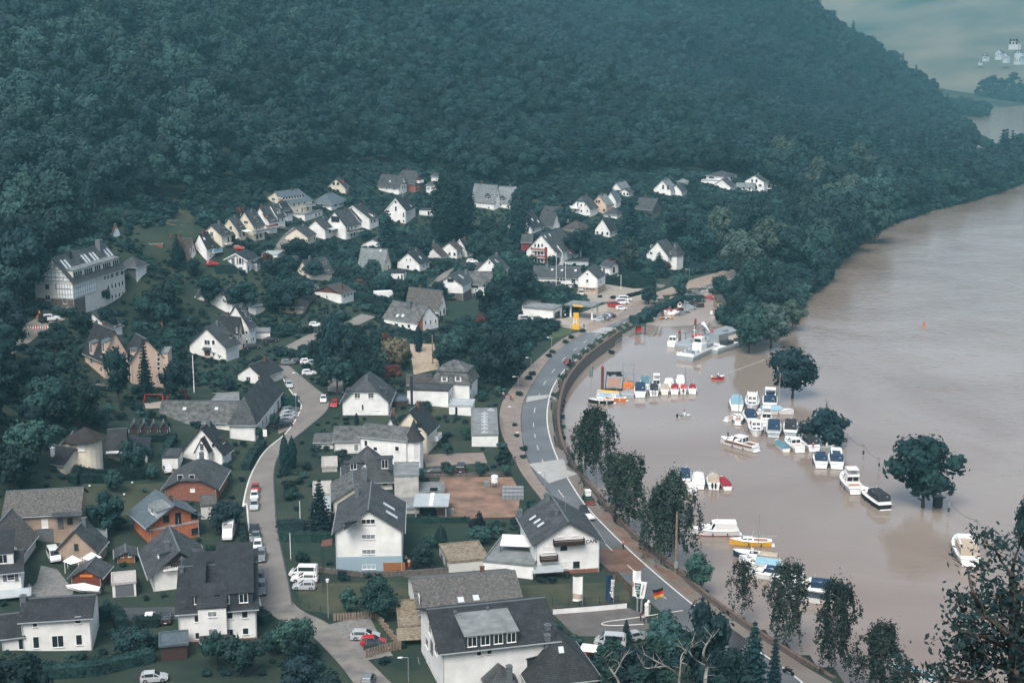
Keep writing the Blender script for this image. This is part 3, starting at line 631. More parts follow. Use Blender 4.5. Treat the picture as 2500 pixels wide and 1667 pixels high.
patch('concrete_road_band',[(1288,968),(1362,972),(1360,984),(1284,982)],M('pale_concrete_band',(.36,.36,.34),.7,.08,.5),.085,2,False)
patch('concrete_road_band',[(1290,1133),(1395,1128),(1440,1172),(1340,1180)],MATS['pale_concrete_band'],.085,2,False)
patch('concrete_road_band',[(1425,800),(1500,800),(1480,814),(1430,812)],MATS['pale_concrete_band'],.085,2,False)
# brown paved walk left of the road
band('pavement',pq([(1320,205),(1180,240),(1060,300),(960,400),(760,470),(690,500),(600,520),(480,600),(380,690),(320,740),(230,830),(180,900),(100,1000),(60,1100),(60,1250),(130,1400),(200,1530)],CA)+[(1275,1160),(1330,1230)],[tuple(np.array(p)+(-1.5,1))for p in full_edge[5:23]],pave,.09,70,4)
# village street
crop(600,800,1250,2038)
SL=pq([(250,290),(300,430),(400,560),(440,600),(330,800),(150,930),(60,1080),(10,1200),(-30,1400)],(600,800,1250,2038))+pq([(1825,210),(1840,420),(1880,650),(1900,860),(1930,1000)],(0,1150,650,1971))
SR=pq([(330,290),(520,450),(640,540),(640,630),(480,760),(330,880),(240,990),(215,1100),(215,1200),(235,1500)],(600,800,1250,2038))+pq([(215,300),(240,470),(290,700),(330,900),(345,990)],(600,1150,1250,1971))
full();band('street',SL,SR,street_m,.06,70,5);strip('kerb',SL,.3,linem,.1,block=False);strip('kerb',SR,.25,asph2,.1,block=False)
SL2=pq([(105,970),(200,1080),(330,1130),(470,1190),(700,1430),(800,1570)],(600,1150,1250,1971));SR2=pq([(345,970),(420,1040),(590,1110),(700,1200),(880,1370),(1080,1570)],(600,1150,1250,1971))
full();band('street',SL2,SR2,M('patched_street',(.125,.12,.115),.6,0,.35,.1,8,col2=(.26,.235,.20),detail=4),.062,40,5)
strip('street',[(240,1500),(400,1497),(560,1490),(640,1475)],5,asph2,.058)
strip('street',[(690,862),(730,840),(780,815),(840,800),(900,770)],5,street_m,.07)
strip('street',[(612,800+0),(680,860)],.1,street_m,.01,block=False)
strip('street',[(650,640),(680,615),(705,580),(730,560)],5,street_m,.07)
strip('hillside_street',[(-60,905),(20,845),(80,800),(135,772)],5.5,M('worn_hillside_lane',(.24,.21,.17),.9,.2,.4),.08)
strip('street',[(1020,720),(1060,705),(1100,660),(1200,640),(1270,628),(1330,655)],5,street_m,.07)
strip('street',[(1440,685),(1500,686),(1570,695),(1620,700)],6,street_m,.075)
strip('far_road',[(2400,425),(2395,400),(2385,375),(2378,352),(2366,335),(2340,322)],9,asph,.35)
strip('far_road',[(2388,432),(2382,405),(2372,378),(2368,355)],8,dust,.3)
strip('far_road',[(2240,520),(2262,512),(2280,506)],6,dust,.5)
# yards
patch('forecourt',pq([(560,400),(760,330),(870,290),(1050,240),(1070,300),(960,400),(760,470),(690,490),(560,470),(330,420),(200,440),(200,400),(470,395)],CA),dust,.075,3)
full();patch('gravel_yard',[(1430,692),(1600,700),(1590,716),(1540,738),(1440,738),(1400,722)],M('yard_setts',(.30,.27,.23),.85,.12,.4),.07,3)
patch('harbour_yard',[(1575,792),(1590,768),(1640,738),(1700,722),(1718,700),(1735,700),(1740,725),(1775,742),(1790,800),(1700,795),(1620,800)],yardm,.05,2)
patch('car_park',pq([(460,1060),(1010,1010),(1130,1060),(1180,1160),(1000,1230),(620,1220)],CB),M('car_park_asphalt',(.115,.108,.10),.7,.2,.5),.05,3)
full()
patch('building_site_soil',[(1075,1165),(1250,1165),(1270,1200),(1265,1262),(1070,1268),(1060,1230)],soil,.06,2)
patch('gravel_yard',[(800,1525),(900,1500),(930,1560),(960,1600),(890,1612)],gravel,.05,3)
patch('farm_yard',[(100,1380),(140,1390),(180,1440),(150,1560),(60,1560),(55,1460),(90,1420)],gravel,.05,3)
patch('lawn',[(700,1320),(820,1318),(830,1355),(700,1358)],lawn,.05,3)
patch('lawn',[(990,1290),(1150,1288),(1150,1320),(1000,1325)],lawn,.05,3)
patch('lawn',[(1000,1340),(1080,1340),(1080,1375),(1010,1378)],lawn,.05,3)
patch('lawn',[(200,1180),(400,1178),(395,1230),(300,1260),(210,1230)],M('brownish_lawn',(.05,.06,.038),.95,.2,.3,.3,6),.05,3)
patch('meadow',[(720,1425),(1000,1420),(1000,1490),(850,1505),(740,1490)],drygrass,.05,3)
patch('meadow',[(1260,1430),(1530,1420),(1540,1470),(1350,1495),(1270,1480)],drygrass,.05,3)
patch('meadow',[(1270,790),(1400,800),(1395,815),(1340,830),(1280,822)],M('rank_meadow',(.06,.085,.045),.95,.3,.4,.4,5),.05,3,False)
patch('meadow',[(1085,735),(1165,735),(1170,780),(1090,785)],lawn,.05,3)
patch('driveway',[(1060,985),(1130,985),(1110,1010),(1050,1020)],drygrass,.05,3)
patch('garden_paving',[(1030,1110),(1180,1105),(1190,1130),(1040,1140)],pave,.05,3)
patch('plaza',[(1000,840),(1060,840),(1075,900),(1010,915)],M('straw_bed',(.36,.29,.21),.95,.25,1),.05,3)
patch('vineyard_meadow',[(405,545),(430,510),(465,520),(498,548),(470,570),(420,572)],drygrass,.1,3)
patch('vineyard_meadow',[(1290,488),(1380,484),(1392,494),(1300,500)],drygrass,.1,3)
patch('driveway',[(672,1010),(700,995),(745,1000),(725,1040),(680,1060)],pave,.07,2)
patch('driveway',[(800,895),(830,893),(840,960),(800,955)],street_m,.05,3)
# ------------------------------------------------------------------ flood wall
wl=resample(smooth([G(a,b,2.4)for a,b in wall_px],2),3.0)
wallo=empty('flood_wall',wl[0],0,'long low stone flood wall between the riverside road and the water','wall')
mb=MB();mc=MB()
for a,b in zip(wl[:-1],wl[1:]):
 d=b-a;d.z=0;d.normalize();nn=Vector((-d.y,d.x,0))
 if nn.x<0:nn=-nn
 o_=wl[0]
 def pt(p,s,z):q=p+nn*s;return(q.x-o_.x,q.y-o_.y,z-o_.z)
 mb.add([pt(a,0,3.0),pt(b,0,3.0),pt(b,.55,3.0),pt(a,.55,3.0),pt(a,0,-1),pt(b,0,-1),pt(b,1.0,-1),pt(a,1.0,-1)],[(0,1,2,3),(0,4,5,1),(3,2,6,7),(0,3,7,4),(1,5,6,2)])
 mc.add([pt(a,-.06,3.0),pt(b,-.06,3.0),pt(b,.61,3.0),pt(a,.61,3.0),pt(a,-.06,3.14),pt(b,-.06,3.14),pt(b,.61,3.14),pt(a,.61,3.14)],[(4,5,6,7),(0,1,5,4),(3,7,6,2),(0,4,7,3),(1,2,6,5)])
mb.obj('wall_face',WALL['stone'],wallo);mc.obj('coping',M('sandstone_coping',(.12,.085,.068),.9,.4,1.5),wallo)
# ----- HOUSES
HOUSES=[]
def win_mesh(w,h,style,cache={}):
 w=round(w*5)/5;h=round(h*5)/5;key=(w,h,style)
 if key not in cache:
  f=MB();fr=.07;d=.05
  f.box(-w/2-fr,w/2+fr,-.05,d,h,h+fr);f.box(-w/2-fr,w/2+fr,-.05,d,-.0,fr*.6);f.box(-w/2-fr,-w/2,-.05,d,fr*.6,h);f.box(w/2,w/2+fr,-.05,d,fr*.6,h);f.box(-w/2-fr*1.6,w/2+fr*1.6,-.05,d*3.2,-.07,-.0)
  n=2 if w>1.15 else 1
  if w>1.9:n=3
  for i in range(1,n):x=-w/2+w*i/n;f.box(x-.035,x+.035,-.05,d*.9,fr*.6,h)
  if style=='cross':
   for k in(1,2):f.box(-w/2,w/2,-.05,d*.8,h*k/3-.02,h*k/3+.02)
  p=MB()
  p.add([(-w/2,.02,.02),(w/2,.02,.02),(w/2,.02,h),(-w/2,.02,h)],[(3,2,1,0)])
  cache[key]=(f.mesh('window',MM['dark']if style=='dark' else(MM['shutter']if style=='closed' else MM['white'])),p.mesh('pane',MM['white2']if style=='roller' else(MM['shutter']if style=='closed' else(MM['curtain']if style=='net' else MM['glass']))))
 return cache[key]
class House:pass
def add_window(root,loc,outward,w,h,style='std',name='window'):
 """outward: local unit vector; loc: sill centre"""
 f,p=win_mesh(w,h,style);rz=math.atan2(outward[1],outward[0])-math.pi/2
 o=link(name,f,root,loc,(0,0,rz));link('pane',p,o);return o
def roof_geo(kind_,w,d,he,hr,ov,hipf):
 """list of (polygon points) for the roof surface; ridge along y for 'gy','hy'; along x for 'gx','hx'"""
 sl=[]
 if kind_ in('gy','hy','ky'):     # gable or hip toward the camera
  pitch=(hr-he)/(w/2);e=he-pitch*ov;yo0,yo1=-ov,d+ov
  if kind_=='gy':hy0,hy1=yo0,yo1
  elif kind_=='hy':q=min(w/2+ov,(d+2*ov)/2)*hipf;hy0,hy1=yo0+q,yo1-q
  if kind_=='ky':             # half hip: clipped gable tops
   q=(w/2)*hipf;zc=hr-pitch*q;a=yo0;xq=q
   sl=[[(-w/2-ov,yo0,e),(-q,yo0,zc),(0,yo0+q*.9,hr),(0,yo1-q*.9,hr),(-q,yo1,zc),(-w/2-ov,yo1,e)],
                  [(w/2+ov,yo1,e),(q,yo1,zc),(0,yo1-q*.9,hr),(0,yo0+q*.9,hr),(q,yo0,zc),(w/2+ov,yo0,e)],
                  [(-q,yo0,zc),(q,yo0,zc),(0,yo0+q*.9,hr)],[(q,yo1,zc),(-q,yo1,zc),(0,yo1-q*.9,hr)]]
  else:
   sl=[[(-w/2-ov,yo1,e),(-w/2-ov,yo0,e),(0,hy0,hr),(0,hy1,hr)],[(w/2+ov,yo0,e),(w/2+ov,yo1,e),(0,hy1,hr),(0,hy0,hr)]]
   if kind_=='hy':sl+=[[(-w/2-ov,yo0,e),(w/2+ov,yo0,e),(0,hy0,hr)],[(w/2+ov,yo1,e),(-w/2-ov,yo1,e),(0,hy1,hr)]]
 elif kind_=='mans':
  i=.95;hm=he+(hr-he)*.56;o_=ov;b_=[(-w/2-o_,-o_,he-.1),(w/2+o_,-o_,he-.1),(w/2+o_,d+o_,he-.1),(-w/2-o_,d+o_,he-.1)];t_=[(-w/2+i,i,hm),(w/2-i,i,hm),(w/2-i,d-i,hm),(-w/2+i,d-i,hm)]
  sl=[[b_[k],b_[(k+1)%4],t_[(k+1)%4],t_[k]]for k in range(4)];q=min(w,d)/2-i+.3;j=i-.3;t2=[(-w/2+j,j,hm-.02),(w/2-j,j,hm-.02),(w/2-j,d-j,hm-.02),(-w/2+j,d-j,hm-.02)]
  r=[(-w/2+j+q,d/2,hr),(w/2-j-q,d/2,hr)];sl+=[[t2[0],t2[1],r[1],r[0]],[t2[1],t2[2],r[1]],[t2[2],t2[3],r[0],r[1]],[t2[3],t2[0],r[0]]]
 else:
  pitch=(hr-he)/(d/2);e=he-pitch*ov;x0,x1=-w/2-ov,w/2+ov
  if kind_=='gx':h0,h1=x0,x1
  elif kind_=='hx':q=min(d/2+ov,(w+2*ov)/2)*hipf;h0,h1=x0+q,x1-q
  if kind_=='kx':
   q=(d/2)*hipf;zc=hr-pitch*q;m_=d/2
   sl=[[(x0,-ov,e),(x1,-ov,e),(x1,m_-q,zc),(x1-q*.9,m_,hr),(x0+q*.9,m_,hr),(x0,m_-q,zc)],
                  [(x1,d+ov,e),(x0,d+ov,e),(x0,m_+q,zc),(x0+q*.9,m_,hr),(x1-q*.9,m_,hr),(x1,m_+q,zc)],
                  [(x1,m_-q,zc),(x1,m_+q,zc),(x1-q*.9,m_,hr)],[(x0,m_+q,zc),(x0,m_-q,zc),(x0+q*.9,m_,hr)]]
  else:
   sl=[[(x0,-ov,e),(x1,-ov,e),(h1,d/2,hr),(h0,d/2,hr)],[(x1,d+ov,e),(x0,d+ov,e),(h0,d/2,hr),(h1,d/2,hr)]]
   if kind_=='hx':sl+=[[(x1,-ov,e),(x1,d+ov,e),(h1,d/2,hr)],[(x0,d+ov,e),(x0,-ov,e),(h0,d/2,hr)]]
 return sl
def solid(polys,th):
 """thicken every polygon downwards"""
 mb=MB()
 for p in polys:
  n=len(p);vs=list(p)+[(x,y,z-th)for x,y,z in p]
  mb.add(vs,[tuple(range(n)),tuple(range(2*n-1,n-1,-1))]+[(i,n+i,n+(i+1)%n,(i+1)%n)for i in range(n)])
 return mb
def H(N,ey,Fx,Sx,yaw,roof='gy',ry=None,wall='white',roofm='slate',label=None,name='house',cat='house',group='houses of the village',wins='',of=None,ov=.45,hip=1.,base=None,down=3.5,z=None,hr=None,he=None,short=None,trim=True,pl=None):
 """N: pixel of the nearest ground corner, ey: eave row there, Fx: column of the front's other end, Sx: column of the far end of the visible side
 (or depth in metres when given as a string), yaw>0 shows the left side, yaw<0 the right side, ry: pixel row of the front gable top / ridge"""
 g=G(*N,z);sN=P(*N);a=math.atan2(g.x,g.y);front_right=Fx>N[0]
 if isinstance(yaw,tuple):       # the photograph's eave line towards ('F') the front's or ('S') the side's far end
  ez=h_for(g.x,g.y,P(0,ey)[1]);p0=Vector(on_z(*P(N[0],ey),ez));p1=Vector(on_z(*P(yaw[1],yaw[2]),ez));v=p1-p0;hd=math.atan2(v.x,v.y)
  if yaw[0]=='S':y_=a-hd
  else:y_=(a+math.pi/2-hd)if front_right else(a-math.pi/2-hd)
 else:y_=math.radians(yaw)
 u=Vector((math.cos(-a+y_),math.sin(-a+y_),0));nrm=Vector((-u.y,u.x,0))   # u along the front to the right, nrm away from camera
 def end(dir_,colx):
  X=P(colx,0)[0];k=(X-CX)/F   # (x)/(y*ct-z*st)=k
  den=dir_.x-k*dir_.y*ct
  return(k*(g.y*ct-(g.z-H0)*st)-g.x)/den
 fd=u if front_right else-u;w=abs(end(fd,Fx));d=float(Sx)if isinstance(Sx,str)else abs(end(nrm,Sx))
 w=min(w,60);d=min(d,60)
 he_=he if he else max(.8,h_for(g.x,g.y,P(0,ey)[1])-g.z)
 mid=g+fd*w/2
 if hr:hr_=he_+hr
 elif roof=='flat':hr_=he_
 else:
  q=mid if roof in('gy','ky')else(mid+nrm*d/2)
  if roof=='hy':q=mid+nrm*min(w/2,d/2)*hip
  hr_=max(he_+.6,h_for(q.x,q.y,P(0,ry)[1])-g.z)
 rz=math.atan2(u.y,u.x)
 if of is None:
  root=empty(name,mid,rz,label,cat,group);hs=House();hs.root=root;hs.roofs=[];hs.short=short or(label or name)
  HOUSES.append(hs);off=Matrix.Identity(4)
 else:
  hs=of;root=of.root
 Mw=Matrix.Translation(mid)@Matrix.Rotation(rz,4,'Z');Mr=Matrix.Translation(root.location)@Matrix.Rotation(root.rotation_euler.z,4,'Z');Ml=Mr.inverted()@Mw
 hs.M=Mw;hs.Ml=Ml;hs.w,hs.d,hs.he,hs.hr=w,d,he_,hr_;hs.kind=roof
 # body
 mb=MB();zb=-down;e=.0
 x0,x1=-w/2,w/2
 th=.16;pz=lambda x:he_
 if roof in('gy','ky'):
  ap=hr_-th-.04;f=.0;lo=he_-.1
  if roof=='ky':q=w/2*hip;zc=hr_-(hr_-he_)*hip-th-.06;fr_=[(x0,0,lo),(x1,0,lo),(q*.97,0,zc),(-q*.97,0,zc)]
  else:fr_=[(x0,0,lo),(x1,0,lo),(0,0,ap)]
  rings=[[(x0,y,zb),(x1,y,zb)]+[(p[0],y,p[2])for p in fr_[1:]]+[(x0,y,lo)]for y in(0,d)]
  mb.loft(rings)
 elif roof in('gx','kx'):
  ap=hr_-th-.04;lo=he_-.1
  if roof=='kx':q=d/2*hip;zc=hr_-(hr_-he_)*hip-th-.06;prof=[(0,zb),(d,zb),(d,lo),(d/2+q*.97,zc),(d/2-q*.97,zc),(0,lo)]
  else:prof=[(0,zb),(d,zb),(d,lo),(d/2,ap),(0,lo)]
  mb.loft([[(x,p[0],p[1])for p in prof]for x in(x1,x0)])
 else:mb.box(x0,x1,0,d,zb,he_-(.12 if roof=='flat' else .1))
 wo=mb.obj('wall' if of is None else 'annex_wall',WALL[wall],root);wo.matrix_local=Ml
 if base:    # plinth band slightly proud of the wall
  bm_=MB();bm_.box(x0-.04,x1+.04,-.04,d+.04,zb,base[1]);bo=bm_.obj('plinth',WALL[base[0]],root);bo.matrix_local=Ml
 if roof=='flat':
  rb=MB();rb.box(x0-ov*.3,x1+ov*.3,-ov*.3,d+ov*.3,he_-.12,he_+.06);rb.box(x0-ov*.3,x1+ov*.3,-ov*.3,-ov*.3+.2,he_+.06,he_+.28);rb.box(x0-ov*.3,x1+ov*.3,d+ov*.3-.2,d+ov*.3,he_+.06,he_+.28)
  rb.box(x0-ov*.3,x0-ov*.3+.2,-ov*.3+.2,d+ov*.3-.2,he_+.06,he_+.28);rb.box(x1+ov*.3-.2,x1+ov*.3,-ov*.3+.2,d+ov*.3-.2,he_+.06,he_+.28)
  polys=[[(x0,0,he_+.06),(x1,0,he_+.06),(x1,d,he_+.06),(x0,d,he_+.06)]]
 else:
  polys=roof_geo(roof,w,d,he_,hr_,ov,hip);rb=solid(polys,th)
 rm=rb.mesh('roof',ROOF[roofm]);uvproj(rm);ro=link('roof' if of is None else 'annex_roof',rm,root);ro.matrix_local=Ml;hs.roof=ro
 hs.polys=[[Mw@Vector(p)for p in q]for q in polys];hs.roofs+=[(q,Mw)for q in hs.polys]
 if trim and roof in('gy','gx','kx','ky','hx','hy'):
  cap=MB()
  if roof in('gy',):cap.box(-.14,.14,-ov,d+ov,hr_-.03,hr_+.08)
  if roof in('gx',):cap.box(x0-ov,x1+ov,d/2-.14,d/2+.14,hr_-.03,hr_+.08)
  if roof in('gy','gx'):
   co=cap.obj('ridge_cap',MM['lead'],root);co.matrix_local=Ml
 if pl:     # barge boards painted light along the front gable
  bb=MB();s=(hr_-he_)/(w/2)
  for sg in(-1,1):bb.add([(sg*(w/2+ov),-ov-.03,he_-s*ov-.28),(0,-ov-.03,hr_-.28),(0,-ov-.03,hr_+.03),(sg*(w/2+ov),-ov-.03,he_-s*ov+.03),(sg*(w/2+ov),-ov+.06,he_-s*ov-.28),(0,-ov+.06,hr_-.28),(0,-ov+.06,hr_+.03),(sg*(w/2+ov),-ov+.06,he_-s*ov+.03)],[(0,1,2,3),(7,6,5,4),(0,4,5,1),(3,2,6,7)])
  bo=bb.obj('barge_board',MM[pl],root);bo.matrix_local=Ml
 if roof!='flat' and roof!='mans':      # gutters under the eaves and a downpipe at the front corners
  gl_=[];s_=(hr_-he_)/((w if roof in('gy','hy','ky')else d)/2);ze=he_-s_*ov-.12
  if roof in('gy','ky','hy'):gl_+=[(a_-.07,a_+.07,-ov,d+ov,ze-.1,ze+.04)for a_ in(x0-ov-.05,x1+ov+.05)]
  if roof in('gx','kx','hx','hy'):gl_+=[(x0-ov,x1+ov,a_-.07,a_+.07,ze-.1-.003,ze+.037)for a_ in((-ov-.05,)if roof=='hy' else(-ov-.05,d+ov+.05))]
  for q_ in gl_:go_=MB().box(*q_).obj('gutter',ROOF['zinc'],root);go_.matrix_local=Ml
  for a_ in(x0+.12,x1-.12):dp_=MB();dp_.cyl((a_,-.09,-1),(a_,-.09,he_-.15),.05,.05,5);do_=dp_.obj('downpipe',ROOF['zinc'],root);do_.matrix_local=Ml
 foot=[Mw@Vector(p)for p in((x0,0,0),(x1,0,0),(x1,d,0),(x0,d,0))]
 RPOLY.append([((p.x-mid.x)*1.06+mid.x,(p.y-mid.y)*1.06+mid.y)for p in foot]);hs.foot=foot;hs.pos=Mw@Vector((0,d/2,0))
 if wins:W(hs,wins)
 return hs
def face_hit(hs,px,py,face):
 """local point where the pixel's ray meets a wall plane"""
 sx,sy=P(px,py);d=Vector(ray(sx,sy));o=Vector((0,0,H0));Mi=hs.M.inverted();lo=Mi@o;ld=Mi.to_3x3()@d
 if face=='F':t=-lo.y/ld.y;n=(0,-1)
 elif face=='R':t=(hs.w/2-lo.x)/ld.x;n=(1,0)
 elif face=='L':t=(-hs.w/2-lo.x)/ld.x;n=(-1,0)
 p=lo+ld*t;return p,n
def W(hs,spec):
 """windows: 'F x y w h [style]; R x y w h' pixel of the centre, size in pixels of the crop"""
 face='F'
 for s in spec.split(';'):
  q=s.split()
  if not q:continue
  if q[0]in 'FRL':face=q[0];q=q[1:]
  x,y,w,h=map(float,q[:4]);style=q[4]if len(q)>4 else 'std'
  p,n=face_hit(hs,x,y,face);wp=hs.M@p;t=proj(wp)[2]
  nw=hs.M.to_3x3()@Vector((n[0],n[1],0));vd=Vector((wp.x,wp.y,0)).normalized();cosf=max(.25,abs(nw.x*-vd.x+nw.y*-vd.y))
  wm_=w*_k*t/F/cosf;hm=h*_k*t/F/.96
  if style=='door':dm=MB();dm.box(-wm_/2,wm_/2,-.05,.06,-hm/2,hm/2);o=dm.obj('door',MM['door'],hs.root);rz=math.atan2(n[1],n[0])-math.pi/2;o.matrix_local=hs.Ml@Matrix.Translation(p)@Matrix.Rotation(rz,4,'Z');continue
  rz=math.atan2(n[1],n[0])-math.pi/2
  f,pa=win_mesh(max(.4,wm_),max(.4,hm),style);o=link('window',f,hs.root);o.matrix_local=hs.Ml@Matrix.Translation(p-Vector((0,0,hm/2)))@Matrix.Rotation(rz,4,'Z');link('pane',pa,o)
def auto_wins(hs,face='F',rows=2,cols=3,w=1.1,h=1.25,style='std',z0=1.0,pitch=2.75,m=.16):
 L=hs.w if face=='F' else hs.d
 for r in range(rows):
  for c in range(cols):
   u=-L/2+L*(m+(1-2*m)*(c/(cols-1)if cols>1 else .5));z=z0+r*pitch
   if face=='F':p=Vector((u,0,z));n=(0,-1)
   elif face=='R':p=Vector((hs.w/2,u+L/2,z));n=(1,0)
   else:p=Vector((-hs.w/2,u+L/2,z));n=(-1,0)
   f,pa=win_mesh(w,h,R.choice((style,style,'net')));rz=math.atan2(n[1],n[0])-math.pi/2
   o=link('window',f,hs.root);o.matrix_local=hs.Ml@Matrix.Translation(p)@Matrix.Rotation(rz,4,'Z');link('pane',pa,o)
def roof_hit(hs,px,py):
 sx,sy=P(px,py);d=Vector(ray(sx,sy)).normalized();o=Vector((0,0,H0));best=None
 for poly,Mw in hs.roofs:
  n=(poly[1]-poly[0]).cross(poly[2]-poly[0])
  if n.length<1e-6:continue
  n.normalize()
  if n.z<0:n=-n
  den=d.dot(n)
  if abs(den)<1e-6:continue
  t=(poly[0]-o).dot(n)/den;p=o+d*t
  # inside test in xy with margin
  ins_=False;j=len(poly)-1
  for i in range(len(poly)):
   a,b=poly[i],poly[j]
   if(a.y>p.y)!=(b.y>p.y)and p.x<(b.x-a.x)*(p.y-a.y)/(b.y-a.y+1e-12)+a.x:ins_=not ins_
   j=i
  if ins_ and(best is None or t<best[0]):best=(t,p,n)
 if best is None:
  poly,Mw=hs.roofs[-1];c=sum(poly,Vector())/len(poly);n=(poly[1]-poly[0]).cross(poly[2]-poly[0]).normalized();n=n if n.z>0 else-n
  return c,n
 return best[1],best[2]
def _frame(hs,p,n):
 hz_=Vector((n.x,n.y,0))
 hz_=hz_.normalized()if hz_.length>.02 else(hs.M.to_3x3()@Vector((0,-1,0)))
 x=Vector((-hz_.y,hz_.x,0));m=Matrix(((x.x,-hz_.x,0,p.x),(x.y,-hz_.y,0,p.y),(0,0,1,p.z),(0,0,0,1)));return m   # local -y faces down the slope
def _place(o,hs,m):
 Mr=Matrix.Translation(hs.root.location)@Matrix.Rotation(hs.root.rotation_euler.z,4,'Z');o.matrix_local=Mr.inverted()@m
def chimney(hs,px,py,h=1.3,w=.7,m='lead',hpx=None):
 hs.chim=1;p,n=roof_hit(hs,px,py);mb=MB();mb.box(-w/2,w/2,-w/2,w/2,-.8,h);mb.box(-w/2-.07,w/2+.07,-w/2-.07,w/2+.07,h,h+.1);mb.box(-w/4,w/4,-w/4,w/4,h+.1,h+.3)
 fr=_frame(hs,p,n);o=mb.obj('chimney',MM[m],hs.roof);Mroof=hs.M;o.matrix_local=hs.M.inverted()@fr;return o
SKYM={}
def skylight(hs,pts,w=.9,h=1.2):
 for px,py in pts:
  p,n=roof_hit(hs,px,py);f=_frame(hs,p,n);tilt=math.acos(max(-1,min(1,n.z)))
  if 'm' not in SKYM:
   a=MB();a.box(-.5,.5,-.5,.5,-.05,.07);b=MB();b.add([(-.42,-.42,.075),(.42,-.42,.075),(.42,.42,.075),(-.42,.42,.075)],[(0,1,2,3)])
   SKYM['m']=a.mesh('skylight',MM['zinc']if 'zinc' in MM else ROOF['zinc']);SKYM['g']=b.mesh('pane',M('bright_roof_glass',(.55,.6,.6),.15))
  o=link('skylight',SKYM['m'],hs.roof);o.matrix_local=hs.M.inverted()@f@Matrix.Rotation(tilt,4,'X')@Matrix.Diagonal((w,h,1,1));link('pane',SKYM['g'],o)
def antenna(hs,px,py,h=2.2):
 p,n=roof_hit(hs,px,py);mb=MB();mb.cyl((0,0,-.5),(0,0,h),.035,.03,5)
 for k in range(4):mb.box(-.5+.06*k,.5-.06*k,-.015,.015,h*.7+k*.15,h*.7+k*.15+.03)
 o=mb.obj('antenna',MM['steel'],hs.roof);o.matrix_local=hs.M.inverted()@_frame(hs,p,n)
def dormer(hs,px,py,w,h=1.3,kind_='shed',n_win=1,cheek='slate',rm='slate',style='std',name='dormer',ov=.2,pitch2=.15,off=0):
 """px,py: foot of the dormer's front on the roof; w,h metres"""
 p,n=roof_hit(hs,px,py);f=_frame(hs,p,n);tp=math.sqrt(max(1e-6,1-n.z*n.z))/max(n.z,.05)   # slope rise per metre
 if kind_=='gable':gh=w*.42;L=(h+gh)/tp+.1
 else:L=h/max(.12,tp-pitch2)
 mb=MB()
 if kind_=='gable':
  Ls=h/tp;mb.add([(-w/2,0,-.15),(w/2,0,-.15),(w/2,0,h),(0,0,h+gh-.06),(-w/2,0,h),(-w/2,Ls,h-.0),(w/2,Ls,h-.0)],[(0,1,2,3,4),(0,4,5),(1,6,2)])
  e=h-.84*ov;rp=[[(-w/2-ov,-ov,e),(0,-ov,h+gh),(0,L,h+gh),(-w/2-ov,Ls+.1,e)],[(0,-ov,h+gh),(w/2+ov,-ov,e),(w/2+ov,Ls+.1,e),(0,L,h+gh)]]
 else:
  mb.add([(-w/2,0,-.15),(w/2,0,-.15),(w/2,0,h-.03),(-w/2,0,h-.03),(-w/2,L,h+L*pitch2-.08),(w/2,L,h+L*pitch2-.08)],[(0,1,2,3),(0,3,4),(1,5,2)])
  rp=[[(-w/2-ov,-ov,h-ov*pitch2),(w/2+ov,-ov,h-ov*pitch2),(w/2+ov,L+.1,h+(L+.1)*pitch2),(-w/2-ov,L+.1,h+(L+.1)*pitch2)]]
 o=mb.obj(name,WALL[cheek],hs.roof);o.matrix_local=hs.M.inverted()@f
 r=solid(rp,.1).mesh('dormer_roof',ROOF[rm]);uvproj(r);link('dormer_roof',r,o)
 ww=min(1.15,w/n_win*.62)
 for i in range(n_win):
  x=-w/2+w*(i+.5)/n_win;fm,pm=win_mesh(ww,max(.6,h*.72),style);q=link('window',fm,o,(x,0,h*.12),(0,0,math.pi));
  j=link('window_pane',pm,o,(x,0,h*.12),(0,0,math.pi))
 return o
def slab_at(hs,face,px,py,w,dep,th=.15,rail=None,railm='dark',name='balcony',mtl='white',h=.95):
 """balcony slab hung on a wall face: pixel of the slab's middle"""
 p,n=face_hit(hs,px,py,face);rz=math.atan2(n[1],n[0])-math.pi/2
 mb=MB();mb.box(-w/2,w/2,0.0,dep,-th,0);o=mb.obj(name,MM[mtl],hs.root);o.matrix_local=hs.Ml@Matrix.Translation(p)@Matrix.Rotation(rz,4,'Z')
 if rail:
  rb=MB();t=.05
  if rail=='boards':
   for k in range(3):
    z0=.1+k*.3
    rb.box(-w/2,w/2,dep-t,dep,z0,z0+.24);rb.box(-w/2,-w/2+t,0,dep-t,z0,z0+.24);rb.box(w/2-t,w/2,0,dep-t,z0,z0+.24)
  elif rail=='solid':rb.box(-w/2,w/2,dep-t,dep,0,h);rb.box(-w/2,-w/2+t,0,dep-t,0,h);rb.box(w/2-t,w/2,0,dep-t,0,h)
  else:
   rb.box(-w/2,w/2,dep-t,dep,h-.06,h);n_=max(2,int(w/.35))
   for i in range(n_+1):x=-w/2+(w-t)*i/n_;rb.box(x,x+.04,dep-t,dep-.01,0,h-.06)
  link('railing',rb.mesh('railing',MM[railm]),o)
 return o
